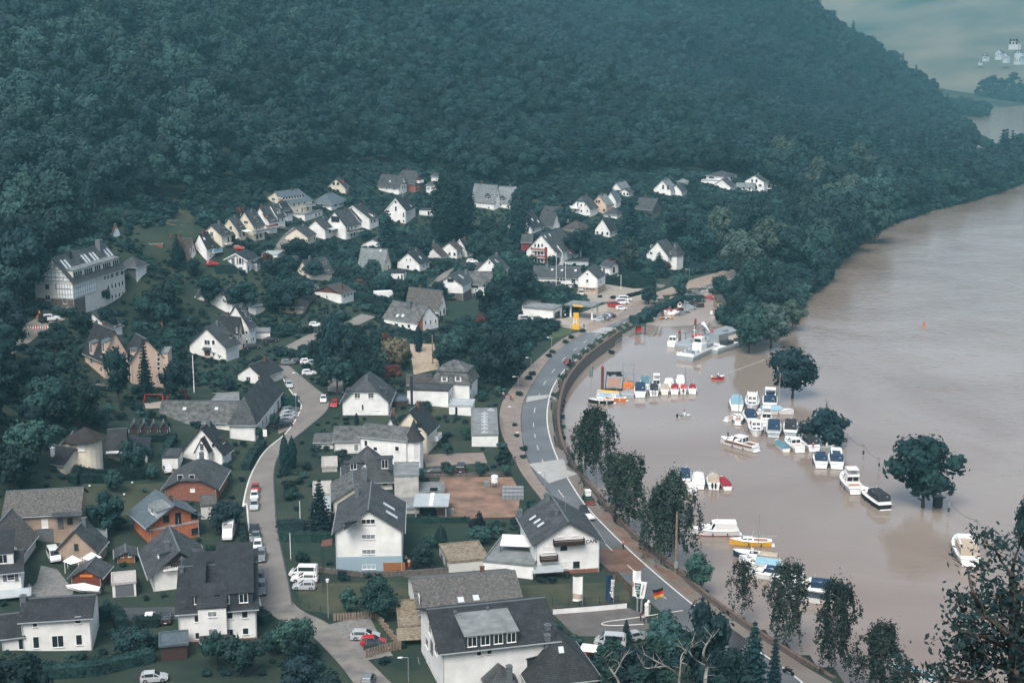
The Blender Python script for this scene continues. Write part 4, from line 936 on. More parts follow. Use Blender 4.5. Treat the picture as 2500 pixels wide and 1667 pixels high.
def canopy_at(hs,face,px,py,w,dep,drop=.4,m='zinc',name='canopy',posts=True):
 p,n=face_hit(hs,px,py,face);rz=math.atan2(n[1],n[0])-math.pi/2
 rp=solid([[(-w/2,0,0),(w/2,0,0),(w/2,dep,-drop),(-w/2,dep,-drop)]],.1).mesh(name,ROOF[m]if m in ROOF else MM[m]);uvproj(rp)
 o=link(name,rp,hs.root);o.matrix_local=hs.Ml@Matrix.Translation(p)@Matrix.Rotation(rz,4,'Z')
 if posts:
  wp=p.z;pm=MB();
  for x in(-w/2+.1,w/2-.1):pm.box(x-.06,x+.06,dep-.2,dep-.08,-wp-1,-drop-.1)
  link('post',pm.mesh('post',MM['dark']),o)
 return o
# ================================================================== the village, house by house
# ---- near left block
crop(0,1150,650,1971)
h=H((597,545),300,50,655,-8,'gx',132,'tan','mottled','long old barn with brownish plaster and a grey lichen-spotted roof','barn','barn',wins='F 518 367 34 42 dark;332 388 44 62 roller;448 380 34 78 closed;330 485 120 110 closed',short='long old barn')
canopy_at(h,'F',500,300,5.2,1.6,.3,'slate',posts=False)
h=H((168,700),585,-170,268,-17,'gy',None,'grey','mottled','dark-roofed side barn with a weathered grey board wall, left of the paved yard','barn','barn',hr=4.6,wins='R 205 560 14 30;235 525 14 30',short='dark side barn')
h=H((172,925),728,-190,'9',-3,'gx',598,'white','dark','white house with dark shutters and a glazed porch, cut off by the left edge',wins='F 80 777 50 55 cross;35 780 22 55 closed;122 778 22 55 closed',short='shuttered house at the left edge')
dormer(h,25,690,3.2,2,'shed',1,'white','dark');canopy_at(h,'F',75,872,6.5,2.4,.5,'zinc')
h=H((722,700),584,418,790,('S',790,502),'gy',434,'tan','slate','small tan gable-fronted house with one dark window behind garden tents',wins='F 565 560 26 42 dark',short='tan gable house')
h=H((1010,924),822,836,'5',0,'flat',None,'white','pebble','white garage with a pebbled flat roof and a dark double door','garage','garage',wins='F 922 876 122 84 closed',short='pebble-roofed garage')
h=H((1137,890),752,1540,'12',('F',1540,700),'gy',578,'white','slate','white house with a steep dark slate gable roof and a deep recessed balcony',ov=.9,wins='F 1325 685 110 48 dark;1420 682 50 44 dark;1100 0 1 1'.split(';1100')[0],short='steep slate gable house')
dormer(h,1175,640,3.4,1.3,'shed',1,'slate','slate');dormer(h,1510,640,3,1.2,'shed',1,'slate','slate');chimney(h,1238,575,1.2);antenna(h,1325,460,3)
slab_at(h,'F',1350,700,6.5,1.0,.2,'bars','dark')
gb=MB();s_=(h.hr-h.he)/(h.w/2);gb.add([(-h.w/2+1.2,-.04,h.he+.9),(h.w/2-1.2,-.04,h.he+.9),(0,-.04,h.hr-.5)],[(0,1,2)]);o=gb.obj('gable_boards',WALL['dwood'],h.root);o.matrix_local=h.Ml
big=h=H((1330,1278),1045,1903,1260,('F',1903,1006),'gx',690,'white','dark','large three-storey white house with dark tiled roof, stair bay and a red base line',ov=.5,wins='F 1466 1090 48 48;1472 1215 46 48;1702 1070 40 42;1812 1062 40 44;1706 1193 38 44;1818 1184 40 44',short='large white three-storey house')
sb=MB();p,_=face_hit(h,1577,1150,'F');sw=4.2;sb.box(p.x-sw/2,p.x+sw/2,-1.1,0.05,-2,h.he+1.0);o=sb.obj('stair_bay',WALL['white'],h.root);o.matrix_local=h.Ml
sr=solid([[(p.x-sw/2-.2,-1.3,h.he+.95),(p.x+sw/2+.2,-1.3,h.he+.95),(p.x+sw/2+.2,4.0,h.he+2.9),(p.x-sw/2-.2,4.0,h.he+2.9)]],.15).mesh('bay_roof',ROOF['dark']);uvproj(sr);o=link('bay_roof',sr,h.root);o.matrix_local=h.Ml
for zz,hh_ in((h.he-.6,.9),(h.he-4.6,1.9)):
 f_,p_=win_mesh(1.1,hh_,'net');o=link('window',f_,h.root);o.matrix_local=h.Ml@Matrix.Translation((p.x,-1.1,zz))@Matrix.Rotation(math.pi,4,'Z');link('pane',p_,o)
canopy_at(h,'F',1590,1175,4.6,2.2,.6,'dark',posts=False)
dormer(h,1736,985,5.6,1.9,'shed',2,'dark','dark');dormer(h,1468,990,1.7,1.6,'shed',1,'dark','dark');chimney(h,1345,745,.8,.6);antenna(h,1350,735,2.6)
bb=MB();bb.box(-h.w/2-.02,h.w/2+.02,-.06,0,-.3,.25);o=bb.obj('base_strip',WALL['brick'],h.root);o.matrix_local=h.Ml
h=H((172,1326),1102,682,'9',('F',686,1070),'gx',928,'white','dark','long white two-storey house with dark tiled roof at the bottom left, its terrace door open',wins='F 258 1128 32 46;577 1102 36 46;155 1278 30 80;268 1268 34 82;428 1258 78 86;585 1245 34 80',short='long white house')
chimney(h,172,955,.7,.9,'lead');antenna(h,225,945,2.6)
H((172,1322),1205,20,'8',-3,'gx',1052,'white','dark',of=h)
h=H((1222,200),118,1605,'12',('F',1605,116),'ky',20,'brick','slate','red-brick house with slate half-hipped roof beside the village street',hip=.42,ov=.6,wins='F 1335 52 40 40;1421 50 40 42;1425 140 30 25 roller',short='red-brick house')
chimney(h,1330,-40,1.4,.8)
H((1602,350),250,1490,'6',0,'flat',None,'grey','mottled',of=h)
h=H((1112,542),386,1476,'9',('F',1476,318),'gy',242,'hollow','blue','unfinished orange hollow-brick house under a new blue-grey metal roof',ov=.9,wins='F 1230 350 42 50 dark;1318 345 36 80 dark;1440 325 44 44 dark;1443 442 44 38 dark;1270 455 44 24 dark',short='unfinished orange brick house')
dormer(h,1130,320,5,1.3,'shed',1,'bluegrey','pale');
cb=MB();cb.box(-h.w/2-.03,h.w/2+.03,-.05,h.d+.03,2.55,2.9);cb.box(-h.w/2-.03,h.w/2+.03,-.05,h.d+.03,5.3,5.5)if h.he>5.6 else None;o=cb.obj('concrete_band',WALL['concrete'],h.root);o.matrix_local=h.Ml
h=H((530,838),772,752,'5',('F',752,775),'gy',716,'wood','slate','red-brown wooden shed with an orange name board behind the trailer boat','shed','shed',ov=.4,short='red-brown shed')
h_shed=h
sg=MB();p,_=face_hit(h,640,773,'F');sg.box(p.x-1.1,p.x+1.1,-.12,-.02,p.z-.2,p.z+.2);o=sg.obj('name_board',MM['orange'],h.root);o.matrix_local=h.Ml
h=H((868,682),624,1002,'3.5',0,'gy',598,'owood','slate','honey-coloured garden cabin with a grey roof in front of the unfinished house','cabin','cabin',ov=.5,wins='F 905 625 20 22;960 622 20 20',short='honey garden cabin')
h=H((1195,1405),1294,1388,'4.5',-2,'flat',None,'dwood','blue','dark brown garden shed with a flat grey roof below the large white house','shed','shed',ov=1,short='dark garden shed')
h=H((715,505+60),500,795,'5',0,'flat',None,'grey','felt','low walled grey yard building behind the tan gable house','outbuilding','outbuilding',short='low yard building')
# ---- near centre
crop(600,1150,1250,1971)
h=H((672,744),440,1160,'15',('F',1160,430),'gy',280,'white','slate','tall four-storey white gable house with a pale blue base and a wooden garage door',ov=.55,base=('blue',2.7),wins='F 907 373 96 32;908 486 96 32 net;910 597 96 32 net;912 708 96 32 net',short='tall white gable house')
p,_=face_hit(h,1100,723,'F');db=MB();db.box(p.x-1.9,p.x+1.9,-.1,-.02,p.z-1.2,p.z+1.2);o=db.obj('garage_door',WALL['owood'],h.root);o.matrix_local=h.Ml
dormer(h,735,400,4.2,1.3,'shed',1,'dark','slate');chimney(h,822,190,2.2,.7);skylight(h,[(1060,260),(1080,320)],1.1,2.4);slab_at(h,'F',912,395,2.0,.12,.1)
canopy_at(h,'L',640,520,3,1.8,.3,'red')
h2=H((652,330),210,950,'11',0,'gy',118,'cream','grey','cream gable house with a weathered grey roof tucked behind the tall white one',ov=.5,short='cream gable house behind')
chimney(h2,877,60,2.2,1.1,'lead');antenna(h2,740,70)
h=H((1505,754),674,1800,1434,('F',1800,648),'flat',None,'grey','moss','row of white garages with a mossy brown gravel roof','garage','garage',wins='L 1452 655 20 70 closed;1485 690 18 75 closed',short='moss-roofed garages')
h=H((1300,1180),1035,2040,1205,('F',2040,975),'gx',762,'white','mottled','white house with a huge lichen-mottled slate roof and faded wall lettering',ov=.6,wins='L 1248 890 18 50;1228 1000 16 50;1282 945 14 50;1270 1030 14 40',short='mottled slate house')
skylight(h,[(1592,950),(1705,935)],1,1.3);antenna(h,1415,980,1.5)
faded=h
h=H((1457,1640),1320,2290,1300,('F',2290,1228),'gx',978,'white','dark','white house with dark tiled roof and a long dormer of four square windows',ov=.7,wins='F 1727 1345 28 36;1804 1335 28 34;L 1365 1165 20 80;1343 1265 22 70;1410 1320 22 60;1378 1300 20 90 closed',short='house with the four-window dormer')
dormer(h,1822,1290,7.6,1.9,'shed',4,'dark','felt',style='std',pitch2=.1);chimney(h,1550,1060,.4,.3);chimney(h,1790,1030,.4,.3)
steps=MB()
p,_=face_hit(h,1330,1400,'L')
for i in range(10):steps.box(p.x-1.2,p.x-.1,p.y-.3-i*.35-.3,p.y-.3-i*.35,p.z-.2-i*.2,p.z-.14-i*.2)
steps.box(p.x-1.25,p.x-.02,p.y-.3,p.y+1.2,p.z-.2,p.z-.1)
for x in(p.x-1.22,p.x-.12):steps.add([(x,p.y-.3,p.z+.8),(x,p.y-3.9,p.z-1.3),(x,p.y-3.9,p.z-1.2),(x,p.y-.3,p.z+.9),(x+.05,p.y-.3,p.z+.8),(x+.05,p.y-3.9,p.z-1.3),(x+.05,p.y-3.9,p.z-1.2),(x+.05,p.y-.3,p.z+.9)],[(0,1,2,3),(7,6,5,4),(3,2,6,7),(0,4,5,1)])
o=steps.obj('outside_stair',MM['steel'],h.root);o.matrix_local=h.Ml
h=H((1135,1238),1150,1300,'10',('F',1300,1142),'flat',None,'white','moss','low white annexe with a pebbled flat roof beside the mottled slate house','garage','garage',wins='L 1050 1110 20 50;1095 1165 20 50',short='low pebble-roofed annexe')
canopy_at(h,'F',1225,1160,4.6,3.2,.5,'moss')
full();h=H((1192,1705),1674,1262,1128,('F',1262,1668),'hy',1628,'bluegrey','slate','slate hip roof of a house cut off by the bottom edge',short='bottom-edge hip roof');chimney(h,1243,1652,1.6,.8)
# ---- near right
crop(1200,1150,1850,1971)
h=cafe=H((325,768),524,797,'14',('F',797,494),'gy',367,'white','slate','white gabled café house with dark wooden balconies and CAFE lettering',ov=.7,base=('brick',.55),wins='F 535 558 44 46 dark;628 688 44 44 dark;510 455 36 58 roller;616 448 36 56 roller;425 578 90 44 roller;538 693 46 48 roller',short='white café house')
slab_at(h,'F',568,528,5.4,1.1,.18,'boards','darkwood',mtl='darkwood');slab_at(h,'F',420,650,3.1,.9,.15,'boards','darkwood',mtl='darkwood')
canopy_at(h,'F',395,690,5.4,3.0,.25,'zinc');chimney(h,410,225,1.4,1.0);chimney(h,208,340,1.3,.9);chimney(h,480,320,.8,.6);skylight(h,[(305,345),(338,370),(365,395)],.8,1.4);antenna(h,545,300,3);antenna(h,492,250,2.6)
tb=h
pl_=MB();p,_=face_hit(h,729,516,'F');pl_.box(p.x-1.15,p.x+1.15,-.08,-.02,p.z-.45,p.z+.45);o=pl_.obj('sign_panel',MM['white'],h.root);o.matrix_local=h.Ml
text_part('CAFE',.88,o,(p.x+.25,-.11,p.z-.31),(math.pi/2,0,0),MM['black'])
wing=H((325,655),600,45,'6',-6,'flat',None,'grey','felt',of=h)
canopy_at(wing,'F',215,470,6.4,3.6,.8,'white2')
slab_at(wing,'F',215,640,6.4,3.4,.2,'bars','steel',mtl='lead')
h=H((310,800),700,-60,'13',-14,'flat',None,'white','felt','low white annexe with a large dark slate-felt flat roof beside the café house','annexe','annexe',short='dark flat-roofed annexe')
h=H((298,1660),1550,782,142,('F',782,1496),'hy',1197,'bluegrey','dark','blue-grey house with a steep dark hipped slate roof and two small chimneys',hip=.85,ov=.6,wins='F 505 1552 34 26;L 172 1500 20 50;215 1540 18 50',short='blue-grey hip-roofed house')
dormer(h,245,1415,2.8,1.3,'shed',2,'dark','dark');chimney(h,415,1215,1.6,.8);chimney(h,412,1290,1.6,.8);skylight(h,[(515,1320)],.8,1)
# ---- centre, above
crop(600,800,1250,2038)
h=H((742,668),556,1095,'11',('F',1095,558),'ky',398,'white','slate','white house with half-hipped slate roof by the bend of the street',hip=.5,ov=.6,wins='F 854 521 36 36 cross;958 521 36 36 cross;895 610 14 42;1008 608 38 40 roller;896 688 16 22',short='white half-hipped house')
dormer(h,775,505,3.5,1.2,'shed',1,'slate','slate');dormer(h,1075,500,3,1.2,'shed',1,'slate','slate');chimney(h,925,400,.9,.6)
h=villa=H((1712,572),428,1432,1774,-14,'mans',242,'white','grey','tall white villa with a grey mansard roof and red shutters on its side',ov=.4,wins='F 1505 450 34 42 cross;R 1722 455 10 45;1722 535 10 50',short='white mansard villa')
dormer(h,1520,412,1.6,1.5,'shed',1,'white','grey','cross',pitch2=0);dormer(h,1625,412,1.6,1.5,'shed',1,'white','grey','cross',pitch2=0);chimney(h,1578,290,.7,.6)
v2=H((1550,612),484,1237,1583,-10,'flat',None,'white','slate',of=h,wins='R 1566 530 12 40')
st_=MB();st_.cyl((0,0,0),(0,0,8.5),.32,.3,10);g=G(1272,628);o=st_.obj('steel_chimney',MM['dark'],h.root);_place(o,h,Matrix.Translation((g.x,g.y,g.z)))
v3=H((1737,676),600,1556,'6',-5,'flat',None,'white','zinc',of=h,wins='F 1612 640 14 60 dark')
h=H((1730,908),822,1932,'23',0,'flat',None,'white','felt','long low flat-roofed hall with a line of white dome rooflights','hall','hall',short='flat hall with dome rooflights')
for x,y in((1828,660),(1828,683),(1828,705),(1828,724),(1828,746),(1828,773),(1876,632),(1828,805)):
 p,n=roof_hit(h,x,y);dm=MB();dm.box(-.8,.8,-.4,.4,0,.2);dm.dome((0,0,.2),.42,.35,10,3);o=dm.obj('dome_rooflight',ROOF['zinc'],h.root);_place(o,h,Matrix.Translation(p))
h=H((1236,1086),852,880,1330,-22,'gx',748,'white','grey','sprawling white inn with grey slate roofs and a pointed corner turret',ov=.4,wins='F 1158 925 24 36;920 885 22 40;992 925 28 30;R 1303 905 14 45;1305 1000 14 45',short='white turreted inn')
H((940,960),852,680,'8',-4,'gx',752,'white','grey',of=h,wins='F 845 918 26 46 net')
H((672,925),868,530,'7',-4,'gx',830,'white','grey',of=h)
H((1180,1000),850,1040,'5',-4,'gy',678,'white','slate',of=h,wins='F 1130 757 14 22')
canopy_at(h,'F',990,870,3.4,2.2,.3,'zinc',posts=False)
g=G(1292,1068);tw=MB();rr=1.9;hh=h_for(g.x,g.y,P(0,850)[1])-g.z;ht=h_for(g.x,g.y,P(0,695)[1])-g.z;tw.cyl((0,0,-2),(0,0,hh),rr,rr,8);o=tw.obj('turret',WALL['white'],h.root);_place(o,h,Matrix.Translation(g))
tr=MB();tr.cyl((0,0,hh-.1),(0,0,hh+(ht-hh)*.4),rr+.5,rr*.55,8);tr.cyl((0,0,hh+(ht-hh)*.4),(0,0,ht),rr*.55,.04,8);link('turret_roof',tr.mesh('turret_roof',ROOF['slate']),o)
for a_ in(-1.2,-.4,.4):
 f_,p_=win_mesh(.7,1.2,'std');q=link('window',f_,o,(rr*.93*math.sin(a_),-rr*.93*math.cos(a_),hh*.3),(0,0,math.pi+a_))
h=H((1390,968),800,1130,1465,-16,'gy',636,'cream','dark','apricot gable house with dark roof squeezed behind the turreted inn',ov=.5,wins='F 1328 745 40 32 dark;1338 905 16 55',short='apricot gable house')
slab_at(h,'R',1450,845,3.5,1.1,.2,'solid','white')
h=H((762,1250),1152,1125,'10',0,'hy',915,'white','slate','grey slate pyramid-roofed house with box dormers in the middle of the village',hip=.9,ov=.8,short='pyramid-roofed house')
dormer(h,825,1090,3.6,1.7,'shed',1,'slate','slate',pitch2=0);dormer(h,1065,1085,3.2,2.4,'shed',1,'slate','slate',pitch2=0);skylight(h,[(905,1065)],.8,.8)
H((1325,1330),1130,1140,'8.5',0,'flat',None,'concrete','felt','flat-roofed grey annexe with a high parapet behind the tall gable house','annexe','annexe',short='parapet annexe')
H((655,1330),1272,518,'8',0,'flat',None,'white','pebble','white-rimmed flat-roofed garage left of the cream gable house','garage','garage',short='white-rimmed garage')
H((650,1480),1410,530,'9',0,'flat',None,'concrete','zinc','concrete-roofed carport beside the hedge with a car underneath','carport','carport',short='concrete carport')
h=H((1330,1420),1385,1115,'7.5',0,'flat',None,'concrete','felt','rough concrete shell of an unfinished extension with loose slabs on top','building shell','building shell',short='concrete shell')
cp=G(1418,1462);o=empty('carport',cp,0,'pale metal-roofed carport on square posts at the edge of the building site','carport');mb=MB()
for x in(-2.9,2.9):
 for y in(0,6.5):MB().box(x-.15,x+.15,y-.15,y+.15,-1,2.6).obj('post',MM['steel'],o)
MB().box(-3.4,3.4,-.6,7.2,2.6,2.78).obj('roof_sheet',ROOF['zinc'],o);MB().box(-.4,.4,-.62,7.22,2.79,2.9).obj('ridge_cap',MM['white'],o)
h=H((1330,1330),1262,1520,'6',0,'flat',None,'block','felt','open-topped grey concrete-block shell beside the building site','building shell','building shell',short='block shell',wins='F 1440 1240 50 30 dark')
h=H((700,1100),1062,585,'7',0,'flat',None,'concrete','pebble','flat concrete roof terrace with pots left of the pyramid-roofed house','terrace','roof terrace',short='roof terrace')
h=H((1240,600),560,1122,'5',0,'flat',None,'dwood','blue','small dark garden hut with two rooflights right of the half-hipped house','shed','shed',short='small dark hut')
h=H((1410,470),425,1240,'7',0,'gx',415,'brick','brown','low brown-roofed outbuilding behind the mansard villa','outbuilding','outbuilding',hr=1.5,short='low brown outbuilding')
# ---- school and around
crop(0,700,650,2038)
h=H((1960,1122),1028,1218,'11',('F',1218,1026),'gx',872,'white','grey','long L-shaped white school hall with a grey hipped slate roof','hall','hall',ov=.5,wins='F 1300 1062 36 14;1368 1062 60 14;1800 1083 22 22',short='L-shaped school hall')
skylight(h,[(1412,932),(1657,932)],.8,.9)
crop(600,800,1250,2038)
w2=H((75,868),712,-120,272,('S',272,468),'hy',520,'white','slate',of=h,ov=.5,wins='R 128 745 6 55;160 710 6 55;190 680 6 50;220 650 6 48;248 600 10 70 closed')
chimney(h,192,375,1.4,.9);antenna(h,108,440)
h=H((130,445),372,-60,278,-35,'gy',285,'white','dark','white gable building with a hipped dark tile roof behind the school hall','house','house',wins='F 20 390 30 30;105 385 20 20',short='building behind the school')
crop(0,700,650,2038)
H((1830,905),872,1478,'8',0,'flat',None,'grey','felt','low flat grey-roofed link building behind the school hall','hall','hall',short='flat link building')
h=H((1710,1370),1272,1400,1772,-22,'gy',1075,'white','dark','white house with dark steep roof and a small arched cross window in its porch gable',ov=.5,wins='F 1632 1215 20 28',short='white porch-gable house')
H((1600,1375),1255,1500,'3',-22,'gy',1162,'white','dark',of=h,ov=.3,wins='F 1545 1225 24 50 cross');dormer(h,1715,1200,2,1.3,'shed',1,'dark','dark');chimney(h,1600,1060,1,.7)
H((1365,1400),1305,1245,'6',-10,'flat',None,'white','slate','white garage with dark flat roof left of the porch-gable house','garage','garage',wins='F 1300 1355 70 60 roller',short='garage by the porch-gable house')
h=bung=H((1128,1345),1248,705,'10',-4,'hx',1130,'cream','dark','low cream bungalow with dark hipped roofs and a round corner tower','bungalow','bungalow',wins='F 810 1292 26 32;1069 1284 22 34;870 1308 34 60 dark',short='cream tower bungalow')
c2=H((965,1347),1250,832,'9',-4,'gx',1085,'cream','dark',of=h,ov=.3);slab_at(h,'F',890,1255,4,1.5,.15,None)
MB()
g=G(668,1378);hh=h_for(g.x,g.y,P(0,1150)[1])-g.z;tw=MB();tw.cyl((0,0,-2),(0,0,hh),3.1,3.1,18);o=tw.obj('tower',WALL['cream'],h.root);_place(o,h,Matrix.Translation(g));tr=MB();tr.cyl((0,0,hh-.25),(0,0,hh+2.1),4.1,.1,18);link('tower_roof',tr.mesh('tower_roof',ROOF['brown']),o)
f_,p_=win_mesh(1.1,1.1,'roller');q=link('window',f_,o,(0,-3.1,hh-1.9),(0,0,math.pi));link('pane',p_,q)
H((600,1350),1200,480,'5',-10,'gy',1190,'cream','dark',of=h,hr=1.2)
H((490,1442),1350,345,'6.5',('F',345,1325),'gx',1255,'cream','dark','small cream gabled garage with a white chimney left of the tower bungalow','garage','garage',hr=2.2,short='small cream garage');chimney(HOUSES[-1],405,1290,1.5,.6,'white')
g=None
for i in range(4):
 x=1000+75*i;h=H((x,1118),1090,x+62,'3',0,'gy',1040,'dwood','slate','one of four dark peaked wooden market huts in a row behind the cream tower bungalow','hut','hut',group='four peaked huts in a row',ov=.3,short='peaked huts')
# hillside apricot houses
h=H((800,700),540,985,657,22,'gy',332,'pink','dark','apricot twin house with steep dark roofs, its left half with grey dormers',ov=.5,wins='L 700 565 14 50;776 560 14 50;676 620 14 60 closed;775 635 12 35',short='apricot house with grey dormers')
dormer(h,700,520,2,3,'shed',1,'pink','blue',pitch2=.3);dormer(h,795,510,2,3,'shed',1,'pink','blue',pitch2=.3);
h=H((1010,740),560,1255,940,18,'gy',396,'pink','dark','right-hand apricot house with a tall narrow strip window in its gable',ov=.4,wins='F 1213 520 20 26;1213 555 20 26;1213 590 20 26;1213 625 20 26',short='apricot house with the strip window');dormer(h,1010,520,2.6,1.4,'shed',1,'pink','blue')
H((1292,650),510,1245,'7',-8,'flat',None,'pink','felt',of=h)
crop(0,450,500,1960)
h=H((1055,1440),1376,740,1170,-38,'gy',1224,'white','slate','white house half hidden below the big half-timbered building, one long rooflight',wins='F 925 1318 24 36;R 1100 1370 12 20;1145 1358 12 24',short='white house below the big building');skylight(h,[(1060,1262)],1,2.4)
# the big half-timbered building
h=H((718,1246),940,352,1203,('S',1203,790),'gy',706,'grey','slate','big hillside guesthouse with a half-timbered gable, stone base and a long row of windows','guesthouse','guesthouse',ov=.5,wins='F 533 777 36 24 dark;476 873 36 36 dark;535 873 36 36 dark;594 873 36 36 dark;452 980 30 38 dark;540 980 14 38 dark;617 980 86 38 dark;458 1085 38 48;622 1105 34 76;541 1190 16 30;596 1190 16 28;652 1190 18 28;R 1037 992 12 42;1072 977 12 42;1105 968 12 42;1140 958 12 42;1172 948 12 42;1073 1078 12 40;1108 1068 12 40;1142 1058 12 40;1175 1047 12 40;1003 898 12 36;1035 888 12 36;1073 878 22 36;1122 862 22 36;1168 850 22 36;745 972 20 42 closed;800 955 12 38;852 940 44 42',short='big half-timbered guesthouse')
pb_=MB();pb_.box(-h.w/2-.05,h.w/2+.05,-.05,h.d*.2,-3,h.he-4.75);o=pb_.obj('stone_base',WALL['stone'],h.root);o.matrix_local=h.Ml
W_,he_,hr_=h.w,h.he,h.hr;tp=MB();sl2=(hr_-he_)/(W_/2);lowz=he_+.2
a0=-W_/2+1.9;a1=W_/2-.5
tp.add([(a0,-.05,lowz),(a1,-.05,lowz),(a1,-.05,he_+.3),(0.0,-.05,hr_-.5),(a0,-.05,he_+sl2*(a0+W_/2)-.2)],[(0,1,2,3,4)]);o=tp.obj('plaster_panel',MM['white'],h.root);o.matrix_local=h.Ml
tb=MB()
for k in range(9):
 x=a0+(a1-a0)*k/8;top=he_+sl2*(W_/2-abs(x))-.4
 if top>lowz+.3:tb.box(x-.06,x+.06,-.12,-.06,lowz,top)
for zz in(lowz,lowz+1.0,lowz+2.3,lowz+3.1,lowz+4.4):
 hw=(hr_-zz)/sl2-.6
 if hw>.4:tb.box(max(-hw,a0),min(hw,a1),-.125,-.065,zz,zz+.18)
for sgn in(-1,1):
 for(xa,za,xb,zb)in((.9,lowz+3.2,1.9,lowz+2.3),(2.6,lowz+.1,3.3,lowz+1.0),(.3,lowz+3.2,.9,lowz+4.4)):tb.add([(sgn*xa-.08,-.13,za),(sgn*xa+.08,-.13,za),(sgn*xb+.08,-.13,zb),(sgn*xb-.08,-.13,zb)],[(0,1,2,3)])
o=tb.obj('timber_frame',MM['timber'],h.root);o.matrix_local=h.Ml
tp=MB();tp.box(W_/2-5.2,W_/2+.04,-.05,0,he_-4.6,he_-.5);tp.box(W_/2,W_/2+.05,0,h.d*.42,he_-4.2,he_-.6);o=tp.obj('plaster_panel',MM['white'],h.root);o.matrix_local=h.Ml
tb=MB()
for k in range(7):tb.box(W_/2-5.2+k*.85,W_/2-5.05+k*.85,-.1,-.055,he_-4.6,he_-.5)
for k in range(11):tb.box(W_/2+.055,W_/2+.1,k*h.d*.042,k*h.d*.042+.15,he_-4.2,he_-.6)
for zz in(he_-4.6,he_-3.5,he_-2.0,he_-.65):tb.box(W_/2-5.2,W_/2+.05,-.105,-.06,zz,zz+.14);tb.box(W_/2+.06,W_/2+.105,0,h.d*.42,zz+.1,zz+.24)
o=tb.obj('timber_frame',MM['timber'],h.root);o.matrix_local=h.Ml
L_=h.d*.9;pz=h.hr-(h.hr-h.he)*.78;db=MB();slp=(h.hr-h.he)/(W_/2);xw=W_/2-.9
db.add([(xw,h.d*.06,h.he+.5),(xw,h.d*.96,h.he+.5),(xw,h.d*.96,h.he+3.1),(xw,h.d*.06,h.he+3.1),(xw-3.0,h.d*.06,h.he+3.5),(xw-3.0,h.d*.96,h.he+3.5)],[(0,1,2,3),(0,3,4),(1,5,2)]);o=db.obj('dormer',WALL['grey'],h.roof)
r_=solid([[(xw+.3,h.d*.05,h.he+3.05),(xw+.3,h.d*.97,h.he+3.05),(xw-3.3,h.d*.97,h.he+3.6),(xw-3.3,h.d*.05,h.he+3.6)]],.15).mesh('dormer_roof',ROOF['pale']);uvproj(r_);link('dormer_roof',r_,o)
for k in range(22):
 if k in(4,9,13,18):continue
 f_,p_=win_mesh(.6,1.3,'dark');q=link('window',f_,o,(xw,h.d*(.09+.84*k/21),h.he+1.1),(0,0,-math.pi/2));link('window_pane',p_,o,(xw,h.d*(.09+.84*k/21),h.he+1.1),(0,0,-math.pi/2))
skylight(h,[(610,765),(645,760),(805,715),(835,708),(885,695),(915,688),(1020,660),(1050,650)],.9,3.0);chimney(h,660,690,1.4,1.2,'dark');chimney(h,950,620,2.6,1.6,'lead')
bay=H((950,1130),1010,806,'3',-30,'hx',965,'bluegrey','dark',of=h,hr=1.6,wins='F 820 1070 20 40 cross;845 1068 20 40 cross;890 1058 60 40')
h=H((1310,935),775,1155,1405,-32,'hy',690,'slate','slate','two-storey house with dark slate cladding and one pale side beside the guesthouse',ov=.7,wins='R 1330 815 12 34;1362 800 12 34;1382 790 12 34;1332 895 12 40;1362 885 12 34;1388 875 12 34',short='slate-clad house')
sd=MB();sd.box(h.w/2,h.w/2+.06,0,h.d,-3,h.he-.15);o=sd.obj('pale_side_wall',WALL['white'],h.root);o.matrix_local=h.Ml
h=H((1150,500),462,1080,'2',8,'gy',385,'blue','red','tiny blue playhouse with a red roof on a platform in the hillside garden','playhouse','playhouse',ov=.3,wins='F 1112 428 20 14',short='blue playhouse')
H((1560,610),572,1370,'5',-5,'flat',None,'brick','felt','low brown shelter with flat grey roof on the slope above the guesthouse','shelter','shelter',short='low hillside shelter')
h=H((1818,762),692,1562,1886,-42,'gx',508,'white','brown','white gable house with a large brown roof and red chimneys behind dark firs',wins='R 1825 640 10 40;1852 632 10 40;1860 715 14 40',short='brown-roofed house behind the firs');chimney(h,1640,515,1,.6,'brick');chimney(h,1718,513,1,.6,'brick')
# ---- row on the left slope
crop(450,650,900,2016)
h=H((464,1042),882,62,600,-30,'gy',667,'white','slate','white gable house with three black starfish ornaments and a small porch roof by the door',ov=.6,wins='F 250 833 58 46;318 835 30 44;252 952 58 60 door',short='white house with wall ornaments');canopy_at(h,'F',252,885,2.4,1.2,.5,'slate',posts=False);dormer(h,510,790,1.8,1.3,'shed',1,'slate','slate')
for(x,y)in((322,955),(386,985)):
 p,_=face_hit(h,x,y,'F');mb=MB()
 for a_ in(.3,2.4,4.5):mb.cyl((p.x,-.06,p.z),(p.x+.55*math.cos(a_),-.06,p.z+.55*math.sin(a_)),.12,.16,6)
 o=mb.obj('wall_ornament',MM['dark'],h.root);o.matrix_local=h.Ml
h=H((600,915),680,400,640,-40,'gx',545,'cream','dark','cream house with dark tiles wedged between two white gables',ov=.5,wins='R 575 700 8 50;590 790 10 40;612 760 10 40',short='cream wedge house')
h=H((715,862),660,440,785,-32,'gy',425,'white','slate','tall white house with small slate dormers behind the cream wedge house',ov=.5,wins='F 680 722 22 32;684 825 20 30;R 730 705 10 40;752 695 10 40;735 810 10 36;755 798 10 36',short='tall white dormer house');chimney(h,512,440,1.2,.8);dormer(h,640,490,1.6,1.2,'gable',1,'slate','slate');dormer(h,725,600,1.6,1.2,'gable',1,'slate','slate')
